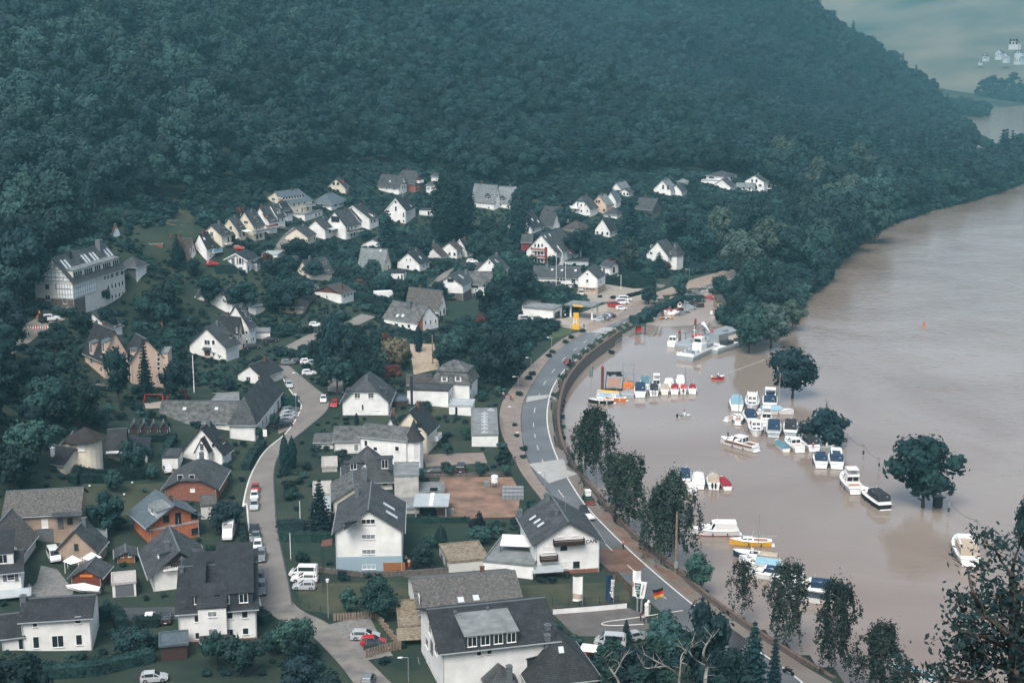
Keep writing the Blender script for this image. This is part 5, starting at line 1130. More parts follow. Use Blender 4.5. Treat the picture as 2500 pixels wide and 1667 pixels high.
h=H((532,540),402,272,738,-36,'gy',262,'white','slate','white gable house with a brick chimney at the upper end of its row',ov=.4,wins='F 420 298 14 20;390 387 36 46 roller;455 387 36 46 roller;338 477 46 26 dark',short='white brick-chimney house');chimney(h,508,262,1.2,.8,'brick');dormer(h,620,370,3.2,1,'shed',1,'slate','slate')
H((785,540),455,700,'5',-36,'flat',None,'white','zinc',of=h)
H((325,400),340,97,'8',10,'gy',283,'white','slate','low white double garage with a shallow slate gable','garage','garage',wins='F 152 358 80 46 roller;232 368 26 60 door',short='low double garage')
H((940,790),722,785,'6',0,'flat',None,'white','felt','white flat-roofed garage beside the lane with a dark car in front','garage','garage',short='flat garage by the lane')
h=H((1725,417),300,1418,1853,('S',1853,264),'gy',212,'white','brown','white house with a brown-boarded gable and brown tiled roof',ov=.5,wins='F 1560 335 14 26;1485 320 28 22 roller;R 1752 325 12 36;1792 308 12 34;1828 296 12 34;1795 402 14 40 roller;1830 392 14 36 roller',short='brown-gabled house');gb=MB();gb.add([(-h.w/2-.1,-.06,h.he-.1),(h.w/2+.1,-.06,h.he-.1),(0,-.06,h.hr-.2)],[(0,1,2)]);o=gb.obj('gable_boards',WALL['brown'],h.root);o.matrix_local=h.Ml;chimney(h,1546,215,1.3,.8,'brick')
h=H((1295,532),434,1046,1488,-14,'hx',264,'tan','dark','low bungalow under a broad dark hipped roof behind a lawn','bungalow','bungalow',ov=.8,wins='F 1080 465 50 26 dark;1180 468 50 34 dark;R 1420 430 14 40',short='dark hipped bungalow');chimney(h,1250,275,.7,1)
H((1450,262),235,1310,'5',0,'gy',193,'dwood','blue','small dark shed with pale roof above the dark hipped bungalow','shed','shed',wins='F 1405 258 26 20 roller',short='small pale-roofed shed')
crop(850,650,1300,2016)
h=H((768,716),608,392,985,-42,'gx',404,'white','grey','white house with a big grey roof and an orange-and-white gable end',ov=.3,wins='F 665 655 26 36;455 650 56 46 cross;528 650 32 44 dark;597 655 24 34;R 827 535 10 38;845 620 14 40;900 612 14 42;955 600 12 42;860 700 20 30 dark',short='orange-and-white gable house');skylight(h,[(540,540),(598,540)],1,1.1);chimney(h,676,440,1.6,1.3)
op=MB();op.add([(h.w/2+.05,0.02,-2),(h.w/2+.05,h.d*.22,-2),(h.w/2+.05,h.d*.22,h.he+(h.hr-h.he)*.42),(h.w/2+.05,0.02,h.he-.1)],[(0,1,2,3)]);o=op.obj('orange_wall_strip',WALL['hollow'],h.root);o.matrix_local=h.Ml
h=H((992,547),446,640,1067,-35,'gx',246,'white','mottled','white gable-ended house with a streaked grey slate roof beside the meadow',ov=.4,wins='R 1016 405 8 38;1032 398 8 38;1008 515 9 46 dark;1048 490 10 50 dark',short='streaked-roof house')
h=H((1258,380),205,968,'12',('F',968,192),'gy',102,'white','slate','wide white gable house with a grey plinth and a dark balcony wing',ov=.5,base=('stone',2.6),wins='F 1120 152 60 34 dark;1155 330 40 26',short='wide white gable house');skylight(h,[(1235,112)],1,2.2)
H((1560,352),192,1285,'10',-4,'gx',56,'white','grey',of=h,wins='F 1385 215 70 34 dark;1400 318 60 50;1354 325 22 56 closed');chimney(h,1292,90,1.6,1)
# ---- upper left village
crop(450,380,900,2075)
def gable(N,ey,Fx,Sx,yaw,ry,lab,wall='white',rf='slate',wins='',kind_='gy',short=None,**k):
 return H(N,ey,Fx,Sx,yaw,kind_,ry,wall,rf,lab,wins=wins,short=short,**k)
h=gable((430,1035),898,200,533,-34,780,'cream gable house with grey shutters, lowest of the stepped row on the slope','cream','slate','F 257 885 26 42 closed;308 888 26 48 closed;282 812 10 18;R 495 945 12 44 dark',short='lowest house of the stepped row');dormer(h,470,865,1.6,1.1,'shed',1,'slate','slate');slab_at(h,'R',480,985,3.5,1.3,.2,'bars','dark');slab_at(h,'F',308,915,1.6,.8,.15,'bars','dark')
h=gable((612,955),842,418,697,-36,700,'second cream house of the stepped row, with a cream awning','cream','slate','F 475 740 16 22;523 817 28 38;R 628 897 10 40;670 880 12 40 dark',short='second house of the stepped row');dormer(h,640,800,1.7,1.1,'shed',1,'slate','slate');canopy_at(h,'R',670,835,4,2.4,.5,'white2',posts=False)
h=gable((790,960),792,590,905,-38,630,'third and tallest house of the stepped row, with long glazed balconies','cream','slate','F 642 668 14 24;694 752 42 26;R 815 815 16 30;845 805 16 30;870 795 16 30;820 915 16 40 dark;860 900 16 40 dark',short='third house of the stepped row');dormer(h,825,745,2.4,1.3,'gable',1,'slate','slate');slab_at(h,'R',850,855,9,1.6,.2,'solid','steel')
h=gable((960,880),740,770,1045,-40,575,'fourth house of the stepped row, with red balcony and red flowers','white','slate','R 985 750 10 30;1010 740 10 30',short='fourth house of the stepped row');slab_at(h,'R',975,800,6,1.4,.2,'boards','maroon');chimney(h,870,590,1.3,.8,'brick');dormer(h,930,690,3,1.2,'shed',1,'maroon','slate')
h=gable((1055,815),690,905,1135,-40,550,'fifth house of the stepped row, white with a paired white dormer','white','slate','R 1060 735 12 36;1105 722 12 36',short='fifth house of the stepped row');dormer(h,1070,650,1.9,1.2,'gable',2,'white','slate');skylight(h,[(960,575)],.9,1.2)
h=gable((1148,740),640,1000,1218,-40,520,'uppermost house of the stepped row, with a wide dark dormer','white','dark','R 1160 670 12 30',short='uppermost house of the stepped row');dormer(h,1155,625,4.5,1.2,'shed',4,'dark','slate')
h=gable((1188,675),530,880,1440,-46,404,'large cream apartment house with a blue-grey roof and rows of windows above the stepped row','cream','blue','F 1003 492 36 26;R 1235 550 14 40;1290 540 12 40;1355 525 14 40;1270 620 12 30;1325 615 12 50;1390 595 16 40',short='large cream apartment house');dormer(h,1230,490,13,1.4,'shed',8,'grey','blue');slab_at(h,'R',1395,560,6,1.6,.25,'solid','steel')
H((1358,740),665,1215,1555,-30,'flat',None,'white','felt','white terrace building with a flat roof in front of the large cream apartment house','garage','garage',wins='F 1310 715 22 20 dark;R 1480 670 20 24;1520 662 20 24',short='white terrace building')
h=gable((1660,622),532,1440,1828,-28,428,'white bungalow with a wide blue-grey pyramid roof','white','blue','F 1545 560 20 20;R 1705 560 16 26;1758 545 16 22;1800 535 10 22',kind_='hy',hip=.9,ov=.8,short='blue pyramid-roofed bungalow')
h=gable((1815,437),358,1605,1855,-14,257,'small cream gable house with a red chimney at the forest edge','cream','slate','F 1682 317 24 26 dark;1729 317 24 26 dark',short='red-chimney house at the forest edge');chimney(h,1687,262,1.1,.7,'red')
h=gable((1390,1010),908,1135,1482,-22,812,'cream gable house right of the steep lane, half hidden by an oak','cream','slate',short='cream house by the lane')
h=gable((1590,945),832,1372,1712,-26,724,'white blank-gabled house with a veranda next to the dark firs','white','slate','R 1640 850 20 36 dark',short='white blank-gabled house');canopy_at(h,'R',1640,815,5,2.4,.4,'zinc',posts=False)
h=gable((1822,948),792,1580,1975,-36,628,'white house with a dark glazed gable and long flower balconies','white','slate','F 1700 715 90 60 dark;R 1850 830 12 40;1885 815 12 40;1930 800 12 40;1880 900 12 40;1915 890 12 40',short='glazed-gable house');slab_at(h,'R',1910,850,10,1.4,.2,'boards','darkwood')
h=gable((1975,820),720,1770,2060,-34,600,'dark-roofed house with one open rooflight behind the glazed-gable house','white','slate',short='open-rooflight house');skylight(h,[(1900,655)],1.6,1.6)
h=gable((262,1192),1032,110,348,-44,870,'white house with dark roof and pale blue balcony between the row and the firs','white','dark','R 285 1050 12 36;318 1035 12 36;290 1130 12 36',short='blue-balcony house');slab_at(h,'R',350,1080,4,1.4,.2,'solid','sky');skylight(h,[(222,935)],.8,1)
h=gable((708,1328),1170,475,828,-27,1099,'white house with grey window shutters and white barge boards','white','dark','F 550 1195 34 76 closed;598 1190 14 64 closed;628 1190 22 64;658 1190 14 64 closed;635 1290 36 70 closed;R 762 1180 16 36 closed;720 1275 14 56 closed',pl='white',ov=.7,short='grey-shuttered white house')
H((820,1305),1210,745,862,-27,'flat',None,'bluegrey','slate',of=h,wins='F 785 1262 60 60 net')
h=H((1050,1192),1120,870,1116,-14,'flat',None,'white','zinc','white cubic flat-roofed house with a long window band',wins='F 935 1135 26 20 closed',short='white cubic house')
h=gable((1414,1392),1330,1265,1665,-50,1180,'cream house with a long dark roof studded with small dormers','cream','slate','R 1450 1355 10 34;1482 1345 10 34;1590 1320 12 50;1625 1305 10 40',short='many-dormered house');chimney(h,1410,1180,1.4,.6,'lead')
for x,y in((1400,1290),(1432,1280),(1470,1270),(1560,1230),(1590,1222)):dormer(h,x,y,.9,.7,'shed',1,'slate','slate')
H((1240,1230),1205,1125,'5',-30,'gx',1160,'white','slate','little white outbuilding left of the many-dormered house','outbuilding','outbuilding',hr=2,short='little white outbuilding')
h=H((1105,195),150,960,'5',10,'hx',60,'white','dark','lonely small house with an orange awning high up in the forest',hr=2.4,wins='F 1000 165 50 20 dark',short='lonely forest house');canopy_at(h,'F',1010,130,3,1.5,.3,'orange',posts=False)
H((1075,55+30),50,985,'3',0,'hy',40,'dwood','dark',of=h,hr=1.2)
# ---- upper middle
crop(850,380,1300,2075)
h=gable((245,835),710,-120,345,-34,565,'white house with a white dormer left of the great fir','white','dark','R 262 745 12 30;300 735 12 30',short='white house left of the great fir',pl='white');dormer(h,290,690,1.6,1.3,'shed',1,'white','dark')
h=gable((648,768),614,428,757,-18,480,'steep white gable house with dark roof and a terrace with an orange parasol','white','dark','F 535 525 18 26;537 600 18 48;625 670 16 48;625 740 16 30;R 690 655 20 26',short='steep white gable house',pl='white');skylight(h,[(705,566)],.9,1.2)
H((960,680),615,800,'6',-8,'flat',None,'white','slate','white garage with dark flat roof right of the steep white gable house','garage','garage',wins='F 845 642 60 30 roller;905 645 14 36 dark',short='garage of the steep gable house')
h=gable((578,444),346,340,662,-38,219,'white farmhouse with a broad slate roof and a balconied gable at the forest edge','white','slate','F 435 370 12 26;520 370 34 26;R 612 290 8 20;612 365 9 34;637 358 8 30;600 425 10 18',kind_='gx',short='balconied farmhouse');slab_at(h,'R',625,325,3,1.2,.15,'boards','darkwood');skylight(h,[(472,290)],.8,1)
h=gable((757,415),300,560,836,-36,166,'brick-walled house with slate roof and a white half-round balcony at the forest edge','brick','slate','R 793 340 18 30;795 400 14 18',kind_='kx',hip=.5,short='brick house at the forest edge');slab_at(h,'R',795,300,3.6,1.6,.2,'solid','white')
h=gable((1040,424),327,878,'9',-5,268,'two-tiered white house with stacked hip roofs behind the poplar','white','slate','F 905 370 30 20',kind_='hx',hr=1.4,short='two-tiered white house');H((1030,330),226,935,'6',-5,'hx',186,'white','slate',of=h,hr=1.5)
h=gable((1100,560),470,970,'9',-5,380,'white house mostly hidden behind the tall poplars','white','slate','',short='house behind the poplars',kind_='hx')
h=gable((1643,617),498,1400,1707,-38,322,'large white house with pale slate roof and a paired gable dormer','white','pale','F 1487 530 14 22;1520 528 14 22;1585 590 16 20;R 1655 460 9 30;1675 450 9 26;1655 530 9 26',kind_='gx',short='pale-slate house');dormer(h,1566,492,3,1.4,'gable',2,'slate','slate');antenna(h,1500,330)
h=gable((1845,610),520,1668,'10',-20,347,'right half of the pale slate pair, with its own gable dormer','white','pale','F 1690 556 14 24;1718 555 12 24;1715 605 20 20 dark',kind_='gx',short='right pale-slate house');dormer(h,1732,515,2.4,1.4,'gable',2,'slate','slate')
h=gable((398,1312),1240,120,481,-27,1044,'cream house with a pale grey roof behind a round tree','cream','pale','F 170 1272 16 26;195 1272 16 26;R 425 1190 8 44;447 1180 8 44;450 1262 12 50',kind_='gx',short='pale grey-roofed house');dormer(h,262,1205,2.8,1.3,'shed',1,'slate','pale');skylight(h,[(365,1068)],.9,.9)
H((625,1420),1322,430,'7',-8,'flat',None,'white','dark','white garage with a dark-railed roof terrace and red flowers','garage','garage',wins='F 565 1380 16 50;605 1365 16 50',short='roof-terrace garage')
h=gable((808,1306),1212,552,914,-30,1088,'plain white gable house with two little attic windows','white','dark','F 657 1175 18 18;702 1173 18 18;674 1255 24 32;R 852 1242 12 30;885 1228 12 30',ov=.5,short='two-attic-window house');skylight(h,[(812,1147)],.8,1.5);antenna(h,695,1085)
h=gable((1050,1165),1128,770,1115,-32,985,'old white house with rust-stained gable and brown roof','white','brown','F 890 1085 44 70 dark',short='rust-stained house')
h=gable((1225,1160),1050,1060,1285,-34,975,'small white gable house with brown roof among the garden trees','white','brown','F 1100 1000 1 1'.replace('F 1100 1000 1 1',''),short='small white gable house')
h=gable((1337,1143),1062,1185,1402,-34,942,'white dark-roofed house with pale barge boards beside a parked white car','white','dark','R 1350 1100 8 40;1385 1090 6 30',pl='white',short='dark-roofed house by the white car')
h=gable((1477,1050),985,1292,1562,-26,898,'white house with brown half-hipped roof and a bay window','white','brown','F 1350 950 12 26;1408 957 20 34;R 1520 1020 16 26',kind_='gy',short='brown-roofed bay-window house');chimney(h,1310,885,1.6,.7,'brick')
h=gable((1712,1400),1288,1455,1802,-20,1147,'white gable house with grey slates below the tall fir','white','slate','F 1590 1205 16 28;1628 1288 24 40',short='grey-slated gable house');skylight(h,[(1665,1185),(1728,1158)],.8,1.4);chimney(h,1672,1130,1.2,.8)
h=H((420,1060),1010,135,'8',-20,'gy',935,'white','slate','white gable end peeping out left of the great fir',short='gable end by the great fir')
H((1560,1330),1268,1420,'8',-24,'gx',1200,'cream','brown','low dusty-roofed shed left of the grey-slated gable house','shed','shed',hr=1.2,short='dusty-roofed shed')
# ---- upper right village
crop(1250,380,1950,2352)
h=gable((366,908),792,118,522,-28,641,'hotel-like white house with red balconies and a red corner strip','white','slate','F 190 735 11 22 dark;218 738 11 26 dark;247 735 11 22 dark;195 800 11 24 dark;220 800 11 24 dark;247 798 11 24 dark;195 860 11 24 dark;220 860 11 24 dark;248 858 11 24 dark;316 858 14 28 dark;343 856 14 26 dark;316 795 18 30 roller;342 795 18 30 roller;R 420 800 8 24;430 860 8 24;495 830 8 20',short='red-balconied hotel',ov=.6)
for y in(776,833,893):slab_at(h,'F',222,y,6.2,1.2,.15,'boards','maroon')
slab_at(h,'F',340,893,4.5,1.2,.15,'boards','maroon');p,_=face_hit(h,280,800,'F');mb=MB();mb.box(p.x-.5,p.x+.5,-.35,.02,-2,h.he+1.6);o=mb.obj('red_corner_strip',MM['maroon'],h.root);o.matrix_local=h.Ml
H((415,900),780,330,'4',-28,'gy',700,'white','slate',of=h,ov=.4,hr=2.6);H((520,862),745,450,'5',-28,'gy',665,'white','slate',of=h,ov=.4,hr=2.6)
slab_at(h,'R',480,790,4,1.4,.15,'boards','maroon');skylight(h,[(272,665),(310,652)],.9,1.3)
H((160,800),705,78,'6',-10,'gx',640,'maroon','slate',of=h,hr=2.4)
h=gable((702,1140),1004,540,764,-16,928,'white fire-station-like house with a five-pane garage door','white','slate','F 618 972 11 12;618 1028 18 22;620 1104 112 46 roller;R 730 1040 8 22',short='garage-door gable house',ov=.35,base=('tan',2.5))
p,_=face_hit(h,620,1104,'F');mb=MB();[mb.box(p.x-2.9+i*1.2,p.x-2.1+i*1.2,-.14,-.08,p.z+.3,p.z+.7)for i in range(5)];o=mb.obj('garage_door_lights',MM['glass'],h.root);o.matrix_local=h.Ml
H((545,1062),1000,170,'11',-6,'gx',906,'white','slate',of=h,wins='F 378 1018 14 20;403 1018 14 20;428 1018 14 20;503 1028 32 36;290 1040 50 20');skylight(h,[(330,935),(522,942),(410,940)],.9,1);chimney(h,288,925,1.5,1.1)
H((625,905),868,408,'9',-4,'flat',None,'bluegrey','slate','low building with flat blue-grey roof behind the garage-door house','hall','hall',short='low flat hall')
h=H((808,980),908,728,871,-38,'gx',862,'white','slate','small white cube-like house with a shallow slate roof',hr=1.5,wins='F 755 945 10 36 dark;R 836 938 14 40 dark',short='small white cube house')
h=gable((1282,938),822,1100,1352,-30,702,'tall white villa with slate gables behind a dark fir','white','slate','F 1142 742 16 18;1142 800 20 22;1118 795 8 20;R 1302 850 8 26;1335 850 10 26;1302 795 10 20;1332 793 10 26;1302 915 10 26',short='tall slate-gabled villa');H((1350,940),820,1290,'5',-30,'mans',725,'white','slate',of=h);dormer(h,1255,800,1.2,1.2,'gable',1,'white','slate');chimney(h,1165,690,1.2,.8)
h=gable((640,503),432,478,702,-28,335,'white half-hipped house with wrap-around balcony on the upper street','white','slate','F 520 452 12 14;568 408 14 18;570 456 14 16;620 455 14 14;540 405 10 30;600 405 10 14;R 675 430 8 14',kind_='ky',hip=.4,short='wrap-balcony house');slab_at(h,'F',520,430,4.5,1.4,.2,'solid','white')
h=gable((772,482),396,656,822,-30,322,'brick-and-tan new gable house right of the wrap-balcony house','pink','pale','F 695 378 12 16 dark;715 378 12 16 dark;755 450 22 24',short='tan new gable house')
h=gable((852,432),362,768,892,-26,296,'narrow white gable house with a blue-grey roof','white','blue','F 830 405 18 16',short='narrow white gable house')
h=gable((892,300),265,820,962,-26,222,'small white gable house highest on the right-hand slope','white','pale','',short='small highest house')
h=gable((1302,330),278,1160,1352,-22,200,'wide white gable house left of the modern villas','white','pale','F 1240 258 12 30 dark;1280 262 12 30 dark',short='wide gable house by the modern villas')
h=gable((1392,334),292,1296,1432,-22,236,'smaller white gable house in front of the wide one','white','slate','F 1330 300 14 14',short='smaller front gable house')
h=H((1440,236),215,1350,'6',-10,'hx',190,'cream','pale','low pale-roofed bungalow between the white gables',hr=1.3,short='low pale bungalow')
h=H((1745,245),170,1590,1840,-28,'hx',122,'white','slate','modern two-storey white villa with a low hipped roof',wins='F 1637 180 40 10 dark;R 1800 180 12 26 dark;1820 178 8 26 dark',short='modern hipped villa');H((1700,246),208,1552,'5',-10,'flat',None,'white','zinc',of=h)
h=gable((1792,284),250,1650,1832,-24,192,'low white gable house in front of the modern hipped villa','white','slate','R 1815 262 8 20',short='low gable in front of the villa')
h=gable((2066,306),212,1908,2096,-22,160,'modern white gable villa with terrace and dark windows','white','slate','F 1970 208 12 20 dark;2005 208 12 20 dark;2035 245 22 12 dark;1965 275 10 14 dark;1998 262 24 26 dark',short='modern gable villa');slab_at(h,'R',2100,268,4,1.6,.2,'bars','dark')
h=H((1972,300),258,1832,'8',-12,'gx',226,'white','pale','single-storey white house with pale roof between the two modern villas',hr=1.6,short='single-storey pale-roofed house')
h=H((2190,275),233,2098,2232,-25,'hx',186,'cream','slate','orange-walled bungalow with hipped roof, outermost on the right','bungalow',short='outermost hipped bungalow')
h=gable((412,562),490,245,466,-38,421,'slate-roofed house with a tall white gable end and a red verge','white','slate','R 430 520 7 16;448 512 7 16',kind_='gx',short='tall white gable end')
h=gable((334,604),566,218,391,-38,463,'slate-roofed house in front of the tall white gable end','white','slate','',kind_='gx',short='house before the tall gable end')
h=gable((162,644),590,-40,262,-36,468,'white house with dark roof and two rooflights by the slim poplar','white','dark','',short='white house by the slim poplar');skylight(h,[(215,540),(130,580)],.8,1.4)
h=H((560,645),606,408,642,-26,'hx',528,'cream','brown','low house with a brown hipped roof among the gardens',short='low brown hip-roofed house')
h=gable((802,672),612,680,862,-28,515,'white house with dark roof left of the spreading blue fir','white','dark','',short='white house left of the blue fir')
h=H((860,520),480,748,'8',-20,'hx',430,'white','slate','slate hip roof peeping out above the white house and the blue fir',short='hip roof above the blue fir')
h=gable((1150,480),440,1010,1232,-30,350,'dark slate-clad house deep among the trees','slate','slate','',kind_='gx',short='dark slate-clad house');chimney(h,1095,350,1.2,.8,'brick')
h=H((960,345),300,880,'6',-20,'gy',270,'white','slate','small white house behind the narrow gable house',short='small white house behind')
# ---- petrol station
crop(1250,680,1600,2352)
h=H((668,688),508,180,820,('S',950,388),'flat',None,'white','felt','low white petrol station shop with a flat grey roof','petrol_station','petrol station',wins='R 740 600 90 110 dark;860 560 20 60',short='petrol station',ov=1.2)
H((390,560),440,165,'8',-12,'flat',None,'white','brown',of=h)
g=G(1150,660);can=empty('forecourt_canopy',g,math.radians(-24),'flat petrol forecourt canopy with yellow fascia on slim columns','canopy')
MB().box(-5.5,4.5,-2,6,4.4,4.8).obj('roof_sheet',ROOF['felt'],can);MB().box(-2.4,1.0,-2.12,-2.0,4.3,4.9).obj('fascia',MM['yellow'],can)
for x,y in((-4,0),(3.5,0),(3.5,5)):MB().box(x-.25,x+.25,y-.25,y+.25,-.3,4.4).obj('column',MM['white'],can)
# ---- far hillside houses
crop(1900,0,2500,1568)
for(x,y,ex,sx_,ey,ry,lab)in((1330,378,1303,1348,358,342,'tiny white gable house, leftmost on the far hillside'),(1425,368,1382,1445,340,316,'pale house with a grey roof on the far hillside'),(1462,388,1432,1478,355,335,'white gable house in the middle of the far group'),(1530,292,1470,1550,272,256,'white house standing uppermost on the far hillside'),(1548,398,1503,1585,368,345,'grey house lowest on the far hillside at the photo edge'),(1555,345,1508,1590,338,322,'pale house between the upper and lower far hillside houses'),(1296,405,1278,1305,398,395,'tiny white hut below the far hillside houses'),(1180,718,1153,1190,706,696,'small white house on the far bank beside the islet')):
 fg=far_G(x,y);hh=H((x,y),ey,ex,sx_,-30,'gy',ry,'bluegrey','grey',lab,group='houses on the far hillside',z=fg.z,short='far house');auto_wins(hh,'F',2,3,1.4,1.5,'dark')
# houses without a chimney of their own get one on the ridge; bare fronts get their windows
for h in HOUSES:
 if h.kind in('gx','gy','ky','kx')and h.hr>4.5 and not hasattr(h,'chim')and 'barn' not in h.short and h.root['category']=='house' and h.root.get('group')!='houses on the far hillside':
  t_=R.choice((.3,.62,.7));L_=Vector((.5,h.d*t_,h.hr-.2))if h.kind in('gy','ky')else Vector((-h.w/2+h.w*t_,h.d/2+.5,h.hr-.2));mb=MB();mb.box(-.32,.32,-.32,.32,-.8,1.0);mb.box(-.4,.4,-.4,.4,1.0,1.1)
  o=mb.obj('chimney',MM['brick' if R.random()<.5 else 'lead'],h.roof);o.location=L_
 kids=[c for c in bpy.data.objects if c.parent==h.root]if h.root['category']=='house' else[]
 if kids and not any(c.name.startswith('window')for c in kids)and h.he>2.3:auto_wins(h,'F',1 if h.he<4.6 else 2,3,1.0,1.1);auto_wins(h,'R',1 if h.he<4.6 else 2,2,1.0,1.1)
# ================================================================== vehicles
PAINT={k:M('car_paint_'+k,c,.25,spec=.6)for k,c in dict(white=(.75,.76,.76),silver=(.42,.45,.46),grey=(.16,.18,.19),dark=(.025,.03,.035),red=(.42,.03,.03),blue=(.03,.06,.11),green=(.02,.06,.06),lightgrey=(.33,.36,.37),orange=(.6,.2,.05),beige=(.5,.45,.36),darkred=(.14,.02,.025)).items()}
# stations: x, half width, sill z, belt z, top z, top half width
CARS=dict(
 hatch=(3.9,[(-1.95,.70,.35,.60,.62,.66),(-1.85,.82,.25,.82,.95,.68),(-1.70,.84,.22,.90,1.25,.62),(-1.35,.85,.20,.92,1.46,.60),(.05,.85,.20,.90,1.46,.60),(.85,.85,.20,.88,.98,.72),(1.6,.83,.22,.72,.80,.72),(1.92,.72,.30,.55,.62,.62)],(2,5)),
 estate=(4.6,[(-2.3,.74,.35,.62,.64,.68),(-2.2,.86,.25,.86,1.0,.70),(-2.0,.88,.22,.92,1.30,.64),(-1.7,.88,.20,.92,1.46,.62),(.1,.88,.20,.90,1.45,.62),(1.05,.88,.20,.88,.96,.75),(1.9,.86,.22,.74,.80,.75),(2.27,.74,.30,.55,.62,.64)],(2,5)),
 sedan=(4.6,[(-2.3,.74,.35,.66,.68,.68),(-2.2,.86,.25,.90,.93,.74),(-1.45,.88,.22,.94,1.0,.72),(-.8,.88,.20,.92,1.40,.60),(.15,.88,.20,.90,1.41,.60),(1.05,.88,.20,.88,.95,.75),(1.9,.86,.22,.72,.78,.75),(2.27,.74,.30,.55,.60,.64)],(2,5)),
 suv=(4.6,[(-2.3,.80,.45,.80,.82,.76),(-2.2,.92,.35,1.05,1.2,.78),(-2.05,.93,.32,1.10,1.50,.72),(-1.8,.93,.30,1.10,1.72,.70),(.15,.93,.30,1.08,1.72,.70),(.95,.93,.30,1.06,1.16,.82),(1.9,.91,.32,.95,1.02,.82),(2.27,.80,.40,.70,.76,.72)],(2,5)),
 van=(4.9,[(-2.45,.84,.4,.95,1.0,.80),(-2.4,.94,.3,1.10,1.75,.82),(-2.3,.95,.28,1.12,1.90,.80),(-2.1,.95,.25,1.12,1.97,.78),(.9,.95,.25,1.10,1.95,.78),(1.75,.95,.25,1.08,1.2,.84),(2.2,.93,.27,.9,.98,.80),(2.45,.80,.35,.62,.70,.68)],(2,5)),
 box=(6.5,[(-3.25,1.05,.5,1.2,2.85,1.05),(-3.24,1.06,.4,1.2,2.9,1.05),(-2.0,1.06,.4,1.2,2.9,1.05),(-1.0,1.06,.4,1.2,2.9,1.05),(1.3,1.06,.4,1.2,2.9,1.0),(2.0,1.0,.35,1.2,2.1,.9),(2.9,.98,.32,1.1,1.3,.86),(3.2,.84,.4,.8,.9,.7)],(4,5)))
_cm={}
def car_meshes(t):
 if t in _cm:return _cm[t]
 L,st_,(gr,gf)=CARS[t];b=MB();rings=[]
 for x,w_,z0,zb,zt,wt in st_:rings.append([(-w_,x,z0),(-w_*1.0,x,(z0+zb)/2),(-w_*.985,x,zb),(-wt,x,zt),(wt,x,zt),(w_*.985,x,zb),(w_,x,(z0+zb)/2),(w_,x,z0)])
 b.loft(rings);body=b.mesh('body',PAINT['white'],True)
 try:body.set_sharp_from_angle(angle=math.radians(28))
 except Exception:pass
 g=MB()
 def lerp(a,b_,t_):return tuple(a[i]+(b_[i]-a[i])*t_ for i in range(3))
 for k in range(gr,gf):
  a,c=rings[k],rings[k+1]
  for lo,hi,sx in((2,3,-1),(5,4,1)):
   q=[lerp(a[lo],a[hi],.10),lerp(c[lo],c[hi],.10),lerp(c[lo],c[hi],.86),lerp(a[lo],a[hi],.86)]
   if k==gf-1:q=[q[0],q[1],q[3]]
   m_=(sum(v[1]for v in q)/len(q));q=[(v[0]+sx*.012,m_+(v[1]-m_)*.90,v[2])for v in q]
   if t=='box' and k<4:continue
   g.add(q,[tuple(range(len(q)))])
 # windscreen and rear window
 a,c=rings[gf-1],rings[gf];q=[lerp(a[3],c[3],.08),lerp(a[4],c[4],.08),lerp(a[4],c[4],.95),lerp(a[3],c[3],.95)];g.add([(v[0]*.92,v[1]+.02,v[2]+.02)for v in q],[(0,1,2,3)])
 if t!='box':
  a,c=rings[gr+1],rings[gr-1 if t!='sedan' else gr];q=[lerp(a[3],c[3],.12),lerp(a[4],c[4],.12),lerp(a[4],c[4],.88),lerp(a[3],c[3],.88)];g.add([(v[0]*.90,v[1]-.03,v[2]+.03)for v in q],[(3,2,1,0)])
 glass=g.mesh('window_glass',MM['glass'])
 wr=.33 if t not in('van','box','suv')else .37;wt_=MB();wt_.cyl((-.1,0,0),(.1,0,0),wr,wr,12);rim=MB();rim.cyl((-.112,0,0),(.112,0,0),wr*.6,wr*.6,8)
 hl=MB();hl.box(-.14,.14,-.05,.03,-.06,.07);tl=MB();tl.box(-.09,.09,-.03,.05,-.12,.12);bp_=MB();bp_.box(-.26,.26,-.02,.02,-.06,.06)
 _cm[t]=dict(L=L,st=st_,body=body,glass=glass,tyre=wt_.mesh('tyre',MM['black']),rim=rim.mesh('rim',MM['rim']),hl=hl.mesh('headlight',MM['white']),tl=tl.mesh('tail_light',MM['red']),wr=wr,pl=bp_.mesh('number_plate',MM['white2']))
 return _cm[t]
def car(px,py,hd,t,paint,label,group='cars and vans of the village',name='parked_car',cat='car',z=None):
 m=car_meshes(t);g=G(px,py,z);a=math.atan2(g.x,g.y);rz=-(a+math.radians(hd))   # forward is local +y
 up=Vector((0,0,1))
 o=empty(name,(g.x,g.y,g.z+.06),rz,label,cat,group)
 b=link('body',m['body'],o);b.material_slots[0].link='OBJECT';b.material_slots[0].material=PAINT[paint];link('window_glass',m['glass'],o)
 L=m['L'];ax=L*.31;w_=m['st'][3][1]-.09
 for x in(-w_,w_):
  for y in(-ax,ax):q=link('tyre',m['tyre'],o,(x,y,m['wr']));link('rim',m['rim'],q)
 f=m['st'][-1];r=m['st'][0]
 for x in(-1,1):link('headlight',m['hl'],o,(x*(f[1]-.12),f[0]-.0,f[3]-.02));link('tail_light',m['tl'],o,(x*(r[1]-.06),r[0]-.0,r[3]+.05))
 link('number_plate',m['pl'],o,(0,r[0]-.02,r[3]-.14));link('number_plate',m['pl'],o,(0,f[0]+.02,f[2]+.1))
 RPOLY.append([(g.x-2.6,g.y-2.6),(g.x+2.6,g.y-2.6),(g.x+2.6,g.y+2.6),(g.x-2.6,g.y+2.6)])
 return o
crop(600,1150,1250,1971);sg_='cars parked along the village street'
car(70,148,182,'hatch','red','small red hatchback at the head of the street-side queue',sg_)
